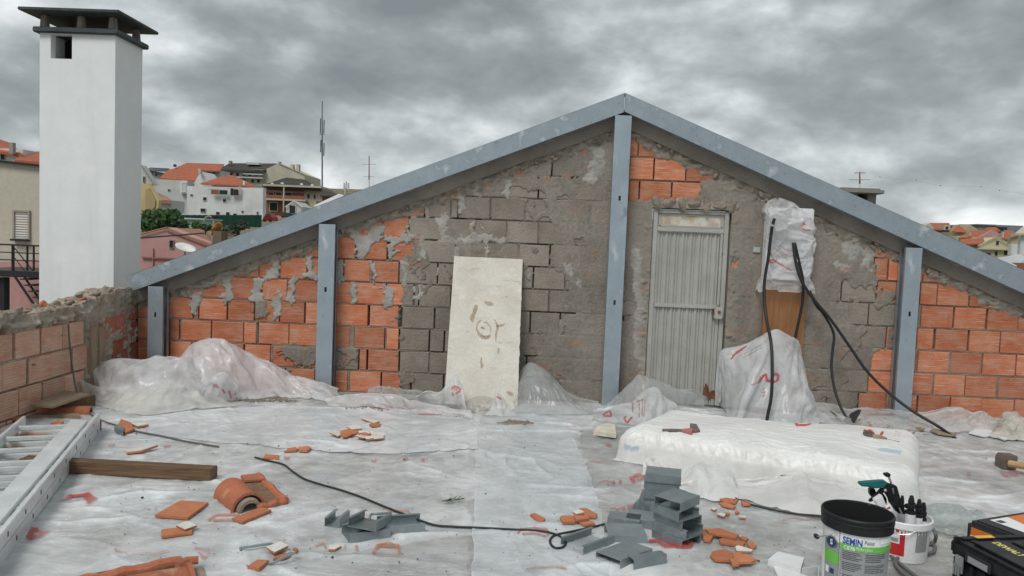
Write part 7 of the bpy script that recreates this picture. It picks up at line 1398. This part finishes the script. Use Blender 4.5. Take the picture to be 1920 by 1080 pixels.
def flat_tile():
    q = [fl(*c2(250, 215)), fl(*c2(400, 200)), fl(*c2(650, 430)), fl(*c2(395, 490))]; q = [np.append(p[:2], .014) for p in q]; t = thing('pan_tile', sum(q)/4, 'broken flat pan tile with dirty hollow beside ridge tile', 'roof tile')
    MB().prism(q, (0, 0, .014)).build('pan', M['moss'], t)
    def rim(i, j, w, h, nm='rim'):
        a, b = Vector(tuple(q[i])), Vector(tuple(q[j])); pts = [a.lerp(b, k/8)+Vector((0, 0, .012+.006*math.sin(k*1.7+i))) for k in range(9)]; MB().tube(pts, [h*(1+.12*math.sin(k*2.3)) for k in range(9)], 8).build(nm, M['clay'], t)
    rim(1, 2, .03, .022); rim(2, 3, .03, .020); rim(0, 1, .02, .013); b = MB(); b.prism([q[0]*.8+q[3]*.2+(0, 0, .02), q[1]*.75+q[2]*.25+(0, 0, .02), q[1]+(0, 0, .02), q[0]+(0, 0, .02)], (0, 0, .012)); b.build('head_lap', M['clay'], t)
flat_tile()
t = thing('pan_tile', fl(250, 1085), 'long curved terracotta pan tile lying behind large ridge tile at bottom edge', 'roof tile')
q = [fl(150, 1092), fl(330, 1056), fl(352, 1066), fl(165, 1108)]; q = [np.append(p_[:2], .014) for p_ in q]; MB().prism(q, (0, 0, .014)).build('pan', M['moss'], t)
A_, B_ = fl(140, 1094, .03), fl(338, 1052, .03); MB().tube([A_+(B_-A_)*k/9+np.array((0, 0, .006*math.sin(k*1.9))) for k in range(10)], [.024+.003*math.sin(k*2.3) for k in range(10)], 9).build('rim', M['clay'], t)
b = MB(); p = fl(365, 1056); tag(MB().tube([fl(332, 1060, .05), fl(352, 1052, .05), fl(372, 1050, .05)], [.016, .02, .018], 8).build('tile_fragment', M['clay'], origin=p), 'curved terracotta fragment standing behind large ridge tile at bottom', 'roof tile')
# ---- shards
def shard(pts, label, m='shard', z=.0, h=.011, group=None, top=None, name='tile_shard', tilt=0.0):
    P = [fl(x, y) for x, y in pts]; c = sum(P)/len(P); z0 = sz(c)+.004+z; rx, ry = random.uniform(-tilt, tilt), random.uniform(-tilt, tilt)
    Q = [(p[0], p[1], z0+rx*(p[0]-c[0])+ry*(p[1]-c[1])+tilt*.05) for p in P]
    if top:
        t = thing(name, (c[0], c[1], z0), label, 'tile shard', group); MB().prism(Q, (0, 0, h*.8)).build('body', M[m], t); MB().prism([(p[0], p[1], p[2]+h*.8) for p in Q], (0, 0, h*.25)).build('glaze', M[top], t); return t
    o = MB().prism(Q, (0, 0, h)).build(name, M[m], bevel=.0015, origin=(c[0], c[1], z0)); return tag(o, label, 'tile shard', group)
GS = 'broken tile pieces scattered on the film'
shard([(290, 976), (338, 948), (391, 952), (352, 981)], 'large square terracotta tile lying flat below timber beam', group=GS, h=.014)
shard([(302, 1004), (363, 996), (360, 1010), (303, 1017)], 'oblong terracotta piece under the small white tile, below square tile', group=GS, h=.012); shard([(330, 1000), (351, 992), (369, 1000), (347, 1008)], 'small white tile on oblong terracotta piece', 'shard', .013, .009, GS, 'glaze')
shard([(434, 984), (490, 962), (509, 968), (455, 991)], 'oblong terracotta piece in front of ridge tile', group=GS, h=.013)
C2 = lambda *p: [c2(*q) for q in p]
shard(C2((475, 875), (600, 822), (672, 862), (552, 922)), 'white square tile with a metal hook lying on it', 'shard', .014, .011, GS, 'glaze'); shard(C2((535, 950), (560, 925), (700, 890), (690, 920), (630, 945)), 'terracotta piece under white square tile', group=GS); shard(C2((715, 870), (745, 862), (765, 880), (740, 900)), 'small terracotta chip right of white square tile', group=GS)
shard(C2((303, 1025), (395, 962), (502, 968), (410, 1045)), 'terracotta slab piece at bottom left of white square tile', group=GS, h=.013); shard(C2((1035, 862), (1045, 822), (1150, 832), (1095, 862)), 'white triangular shard amid orange print', 'shard', 0, .011, GS, 'glaze')
shard([(493, 866), (497, 859), (523, 861), (522, 867)], 'flat terracotta chip on black cable start', group=GS)
D5 = lambda *p: C5(p)
for q, mm, tp, lb in [(D5((435, 262), (470, 245), (520, 255), (490, 280)), 'shard', 'glaze', 'white chip at left of tile heap near wall'), (D5((485, 250), (560, 225), (610, 240), (590, 262), (520, 283)), 'shard', None, 'dark orange shard on top of tile heap near wall'), (D5((540, 225), (600, 215), (632, 230), (570, 236)), 'shard', 'glaze', 'white chip at back of tile heap near wall'), (D5((590, 285), (640, 265), (680, 280), (640, 295)), 'shard', 'glaze', 'white shard at front of tile heap near wall'), (D5((675, 265), (760, 268), (758, 290), (700, 298)), 'shard', 'glaze', 'largest white shard at right of tile heap near wall'), (D5((600, 262), (650, 258), (690, 272), (640, 276)), 'shard', None, 'thin orange shard in middle of tile heap near wall'), (D5((500, 285), (560, 265), (585, 272), (540, 288)), 'shard', None, 'orange shard at front left of tile heap near wall'), (D5((645, 295), (690, 285), (700, 295), (660, 301)), 'shard', 'glaze', 'tiny white sliver at front of tile heap near wall')]: shard(q, lb, mm, random.choice((0, .008, .014)), .010, 'heap of broken tiles near the wall', tp, tilt=.12)
shard(D5((625, 170), (645, 168), (735, 190), (700, 200)), 'long white shard behind the tile heap', 'shard', .006, .010, GS, 'glaze'); shard(D5((672, 206), (700, 198), (745, 203), (738, 215), (690, 216)), 'orange chip under long white shard', group=GS)
shard(D5((165, 368), (215, 348), (250, 352), (240, 362)), 'thin orange sliver left of black cable', group=GS); shard(D5((250, 345), (310, 338), (330, 348), (305, 365), (255, 362)), 'orange shard right of thin sliver, above black cable', group=GS, h=.016); shard(D5((185, 345), (240, 338), (245, 348), (190, 352)), 'small orange chip behind the thin sliver', group=GS)
D6 = lambda *p: C6(p)
shard(D6((105, 745), (135, 738), (198, 772), (185, 786), (150, 780)), 'single orange shard left of cable loop', group=GS, h=.014)
G6 = 'broken orange tiles where the cable meets the steel offcuts'
for q, tp, z, lb in [(D6((282, 775), (290, 765), (370, 765), (375, 798), (300, 800)), None, 0, 'broad orange shard at left end of heap by cable'), (D6((360, 748), (400, 740), (430, 755), (380, 762)), 'glaze', .012, 'white faced chip on top of heap by cable'), (D6((398, 728), (440, 725), (508, 752), (500, 768), (430, 765)), None, .008, 'rounded orange shard at back of heap by cable'), (D6((365, 775), (450, 768), (460, 785), (380, 800)), None, .012, 'middle orange shard of heap by cable'), (D6((400, 795), (480, 788), (495, 805), (430, 812)), None, .0, 'orange shard lying at front of heap by cable')]: shard(q, lb, 'shard', z, .012, G6, tp, tilt=.1)
G7 = 'broken tiles right of the steel stacks'
for q, tp, z, lb in [(D6((1218, 642), (1260, 645), (1350, 660), (1330, 678), (1265, 672)), None, 0, 'long orange shard at back right of steel stacks'), (D6((1355, 655), (1415, 668), (1420, 682), (1375, 685)), None, 0, 'orange chip touching black cable end'), (D6((1228, 676), (1270, 675), (1335, 700), (1315, 710), (1250, 692)), None, 0, 'second long orange shard right of steel stacks'), (D6((1182, 708), (1195, 703), (1218, 710), (1205, 718)), 'glaze', 0, 'tiny white chip nearest the front stack'), (D6((1218, 740), (1240, 732), (1272, 740), (1262, 754)), 'glaze', 0, 'small white chip between orange shards'), (D6((1265, 735), (1280, 728), (1298, 737), (1285, 746)), None, 0, 'tiny orange chip beside small white chip'), (D6((1325, 730), (1335, 716), (1355, 730), (1340, 736)), None, 0, 'tiny pointed orange chip'), (D6((1348, 752), (1390, 752), (1392, 762), (1350, 760)), 'glaze', 0, 'narrow white chip farthest right of the stacks')]: shard(q, lb, 'shard', z, .010, G7, tp, tilt=.05)
G8 = 'large orange shards in front of the cartons'
for q, tp, z, lb in [(D6((1120, 832), (1180, 835), (1200, 870), (1180, 905), (1140, 900)), None, 0, 'upright-looking orange shard touching front stack'), (D6((1150, 845), (1235, 838), (1350, 880), (1330, 903), (1170, 870)), None, .012, 'long orange shard overlapping the one at front stack'), (D6((1345, 880), (1380, 875), (1408, 888), (1390, 903)), None, 0, 'small orange chip right of long shard'), (D6((1230, 892), (1255, 885), (1390, 910), (1375, 935), (1240, 915)), None, 0, 'oblong orange shard in front of long shard'), (D6((1395, 918), (1430, 910), (1456, 935), (1440, 945), (1410, 940)), None, 0, 'five sided orange chip left of white carton'), (D6((1328, 945), (1345, 938), (1432, 962), (1425, 970), (1335, 968)), 'glaze', 0, 'white faced shard in front of five sided chip'), (D6((1175, 1015), (1190, 990), (1265, 978), (1330, 1010), (1300, 1045), (1210, 1040)), None, 0, 'biggest orange shard near bottom edge'), (D6((1320, 1010), (1340, 1000), (1460, 1045), (1420, 1062), (1310, 1070)), None, .006, 'pointed orange shard crossing the biggest one'), (D6((1290, 1040), (1330, 1050), (1350, 1085), (1310, 1090)), None, .012, 'orange shard end at very bottom edge')]: shard(q, lb, 'shard', z, .012, G8, tp, tilt=.04)
G9 = 'broken tiles by the ladder'
for q, m_, tp, lb in [(D4([(680, 245), (690, 228), (738, 240), (735, 266)]), 'zinc_cut', None, 'small grey block among shards by grey wire'), (D4([(700, 225), (720, 192), (780, 210), (800, 240), (745, 258)]), 'shard', None, 'orange broken tile beside small grey block'), (D4([(780, 205), (860, 205), (885, 215), (820, 225)]), 'shard', 'glaze', 'flat pale shard under grey wire'), (D4([(752, 360), (850, 350), (940, 345), (850, 372), (755, 378)]), 'shard', 'glaze', 'long pale sliver on film right of ladder'), (D4([(300, 205), (340, 190), (380, 195), (360, 215)]), 'shard', None, 'orange shard between ladder rail and plank'), (D4([(100, 290), (150, 268), (285, 275), (280, 288), (150, 300)]), 'shard', None, 'orange tile strip under the ladder rungs'), (D4([(20, 345), (60, 330), (150, 340), (100, 360)]), 'shard', None, 'pale orange pieces under ladder at left edge')]: shard(q, lb, m_, 0, .03 if m_ == 'zinc_cut' else .016, G9, tp, tilt=.1)
for q, lb, mm in [(K9([(1420, 470), (1500, 420), (1690, 490), (1560, 505)]), 'white sheet offcut on film before the rag', 'paperbox'), (K9([(940, 425), (1000, 405), (1060, 420), (1000, 450)]), 'brown board scrap under swinging cable', 'plank'), (K9([(1070, 450), (1110, 435), (1310, 475), (1300, 500), (1140, 480)]), 'thin brown board at lower end of swinging cable', 'plank'), (K9([(1670, 505), (1720, 495), (1790, 520), (1740, 535)]), 'small white scrap right of white sheet offcut', 'paperbox')]: tag(shard(q, lb, mm, .004, .012, 'scraps along the right wall', name='board_scrap', tilt=.05), cat='scrap')
q = [(1112, 822), (1120, 812), (1135, 808), (1152, 809), (1155, 828), (1138, 826)]; o = shard(q, 'cream foam scrap left of insulation pack', 'foam', .0, .035, name='foam_scrap'); o['category'] = 'foam'
# ---- white carton
def carton():
    q = lambda x, y: (1440+x/3.177, 740+y/3.177); t = thing('white_carton', fl(1490, 1068), 'flattened white cardboard carton with open flap left of labelled bucket', 'carton'); b0, b1, b2, b3 = [fl(*q(*p), .045) for p in ((0, 985), (60, 938), (215, 975), (195, 1040))]
    up = [np.array(p) for p in (b0, b1, b2, b3)]; dn = [np.append(p[:2], .014) for p in up]
    MB().prism([*up], (0, 0, .004)).build('top_panel', M['paperbox'], t); 
    for i, j in ((0, 1), (0, 3), (1, 2)): MB().prism([dn[i], dn[j], up[j], up[i]], np.array((.002, .003, 0))).build('side_panel', M['paperbox'], t)
    f = [fl(*q(*p), .02) for p in ((25, 1010), (190, 1068), (240, 1085), (60, 1090))]; MB().prism(f, (0, 0, .004)).build('flap', M['paperbox'], t)
    g0, g1, g2, g3 = [fl(*q(*p), .040) for p in ((200, 1035), (300, 1022), (300, 1085), (205, 1085))]; MB().prism([g0, g1, np.append(g1[:2], .014), np.append(g0[:2], .014)], (0, .004, 0)).build('open_end', M['paperbox'], t); MB().prism([g1, g2, np.append(g2[:2], .014), np.append(g1[:2], .014)], (.004, 0, 0)).build('open_end', M['paperbox'], t)
carton()
# ---- hammers, hooks, sprig, crate, soil
def on_pack(px, py): return np.array(fl(px, py, .245))
t = thing('rubber_hammer', on_pack(1280, 808), 'small dark hammer with faded red neck on insulation pack', 'hammer'); MB().tube([on_pack(1242, 806), on_pack(1262, 807), on_pack(1284, 808)], [.008, .012, .012], 8).build('handle', M['steel_dull'], t); MB().tube([on_pack(1280, 808), on_pack(1292, 810), on_pack(1299, 811)], [.014, .026, .034], 10).build('neck', M['pinkgrip'], t); MB().tube([on_pack(1295, 808.5)+(0, 0, .01), on_pack(1303, 809)+(0, 0, .012), on_pack(1310, 811)+(0, 0, .005)], [.044, .040, .014], 12).build('head', M['steel_dull'], t)
def on_pack2(px, py): return np.array(fl(px, py, .215))
t = thing('drilling_tool', on_pack2(1650, 825), 'dusty brown pointed tool lying on right end of insulation pack', 'tool'); MB().tube([on_pack2(1605, 826), on_pack2(1622, 826)], [.004, .014], 8).build('tip', M['steel_dull'], t); b = MB(); c = on_pack2(1628, 822); b.box(c+(0, 0, .015), (.062, .06, .075)); b.build('head', M['steel_dull'], t, bevel=.012); MB().tube([on_pack2(1634, 824)+(0, 0, .012), on_pack2(1650, 824.5)+(0, 0, .01), on_pack2(1662, 825.5)], [.026, .024, .018], 10).build('grip', M['plank'], t); MB().tube([on_pack2(1660, 825.5), on_pack2(1687, 829)], [.012, .004], 8).build('spike', M['steel_dull'], t)
t = thing('sledge_hammer', fl(1890, 884), 'square headed hammer with pale wooden handle at right edge', 'hammer'); a, b_, c, d = rect(1881, 1909, 855, 883, fl(1890, 884)[1]); y = fl(1890, 884)[1]; MB().prism([(a, y, c), (b_-.01, y, c), (b_, y, d), (a+.012, y, d), (a, y, d-.03)], (0, .1, 0)).build('head', M['steel_dull'], t, bevel=.006); MB().tube([at(1893, 869, y-.02), at(1925, 875, y-.12), at(2010, 900, y-.4)], [.024, .022, .020], 10).build('handle', M['handle_wood'], t)
hk = lambda pts, lb, r=.0045: tag(MB().tube(smoothline([fl(x, y, z) for x, y, z in pts], 4), r, 6).build('metal_hook', M['zinc_cut'], origin=fl(*pts[0][:2])), lb, 'hook', 'bent metal hooks on the film')
hk([(c2(250, 825)+(.02,)), (c2(245, 800)+(.03,)), (c2(300, 797)+(.035,)), (c2(420, 778)+(.035,)), (c2(520, 765)+(.035,)), (c2(532, 775)+(.03,)), (c2(530, 800)+(.018,))], 'straight metal bar with bent ends left of white square tile', .006)
hk([(c2(465, 935)+(.018,)), (c2(500, 945)+(.02,)), (c2(545, 935)+(.03,)), (c2(640, 885)+(.045,)), (c2(720, 855)+(.05,)), (c2(735, 845)+(.05,)), (c2(710, 840)+(.05,)), (c2(680, 850)+(.045,))], 'curved metal hook lying across white square tile', .006)
hk([(c2(1400, 555)+(.06,)), (c2(1412, 520)+(.07,)), (c2(1425, 500)+(.07,)), (c2(1500, 495)+(.07,)), (c2(1600, 490)+(.06,))], 'rusty metal hook lying in the left steel offcuts', .006)
t = thing('green_sprig', fl(845, 940), 'small green plant sprig lying on middle of film', 'plant'); rng = np.random.default_rng(9); mb = MB(); S0, S1 = fl(828, 940, .025), fl(864, 936, .03); mb.tube([S0, (S0+S1)/2+(0, 0, .008), S1], .003, 5); mb.build('stem', M['leaf'], t)
for i in range(16):
    c = S0+(S1-S0)*rng.uniform(0, 1); dd = (S1-S0)/np.linalg.norm(S1-S0)+rng.normal(size=3)*.35; dd /= np.linalg.norm(dd); sd_ = np.cross(dd, (0, 0, 1))*.006; l = rng.uniform(.03, .05); MB().add([c, c+dd*l*.5+sd_+(0, 0, .006), c+dd*l, c+dd*l*.5-sd_+(0, 0, .003)], [(0, 1, 2, 3)]).build('leaf', M['leaf'], t)
t = thing('wooden_crate', fl(110, 770), 'low weathered wooden box at foot of left parapet', 'crate')
a, b_ = fl(62, 772), fl(160, 752); q = lambda x, y, z: fl(x, y, z)
MB().prism([fl(60, 776, .012), fl(98, 776, .012), fl(98, 776, .012)+(0, .02, .10), fl(60, 776, .012)+(0, .02, .10)], (0, .03, 0)).build('end_board', M['plank'], t); MB().prism([fl(60, 762, .12), fl(98, 766, .12), fl(168, 742, .12), fl(120, 736, .12)], (0, 0, .018)).build('top_board', M['plank'], t); MB().prism([fl(100, 777, .012), fl(175, 762, .012), fl(175, 762, .012)+(0, 0, .09), fl(100, 777, .012)+(0, 0, .09)], (.0, .03, 0)).build('side_board', M['wood'], t)
o = MB().prism([fl(50, 786, .014), fl(150, 787, .014), fl(148, 782, .014), fl(52, 781, .014)], (0, 0, .03)).build('flat_board', M['plank'], origin=fl(100, 785)); tag(o, 'thin grey board under the long half-round tile', 'board')
# ---- debris strip and crumbs: uncountable
def scatter(name, polys, n, r0, r1, m, label, cat, seed):
    rng = np.random.default_rng(seed); mb = MB(); k = 0
    while k < n:
        pl = polys[rng.integers(len(polys))]; xs_ = [p[0] for p in pl]; ys_ = [p[1] for p in pl]; x, y = rng.uniform(min(xs_), max(xs_)), rng.uniform(min(ys_), max(ys_))
        if not inpoly(np.array(x), np.array(y), pl): continue
        P = fl(x, y); r = rng.uniform(r0, r1)*(1 if rng.random() > .1 else 1.8); z = sz(P)+.006; a = rng.uniform(0, 6.28, 4)+np.array((0, 1.6, 3.1, 4.7))*0; base = [(P[0]+r*math.cos(q+i*1.57)*rng.uniform(.6, 1.2), P[1]+r*math.sin(q+i*1.57)*rng.uniform(.6, 1.2), z) for i, q in enumerate([rng.uniform(0, .8)]*4)]
        mb.add(base+[(P[0]+r*rng.uniform(-.3, .3), P[1]+r*rng.uniform(-.3, .3), z+r*rng.uniform(.5, 1))], [(0, 1, 4), (1, 2, 4), (2, 3, 4), (3, 0, 4)]); k += 1
    return tag(mb.build(name, M[m]), label, cat, kind='stuff')
scatter('mortar_debris', [[(632, 768), (660, 762), (740, 766), (860, 780), (868, 786), (760, 776), (650, 772)], [(930, 797), (960, 792), (1008, 798), (960, 801)], [(440, 752), (520, 748), (560, 756), (470, 758)], [(1580, 800), (1700, 812), (1760, 822), (1640, 812)]], 900, .004, .012, 'soil', 'mortar crumbs and dust at foot of gable wall', 'debris', 1)
scatter('tile_crumbs', [[(636, 768), (700, 764), (860, 784), (760, 774)], [(960, 793), (1008, 798), (960, 801)], [(1600, 795), (1720, 812), (1650, 812)]], 110, .005, .014, 'shard', 'orange tile crumbs at foot of gable wall', 'debris', 2)
scatter('black_grit', [[(180, 800), (1900, 840), (1700, 1080), (200, 1080)]], 420, .0018, .0055, 'grit', 'tiny dark crumbs scattered over the film', 'grit', 3)
print('bricks', NB, 'objects', len(sc.objects))
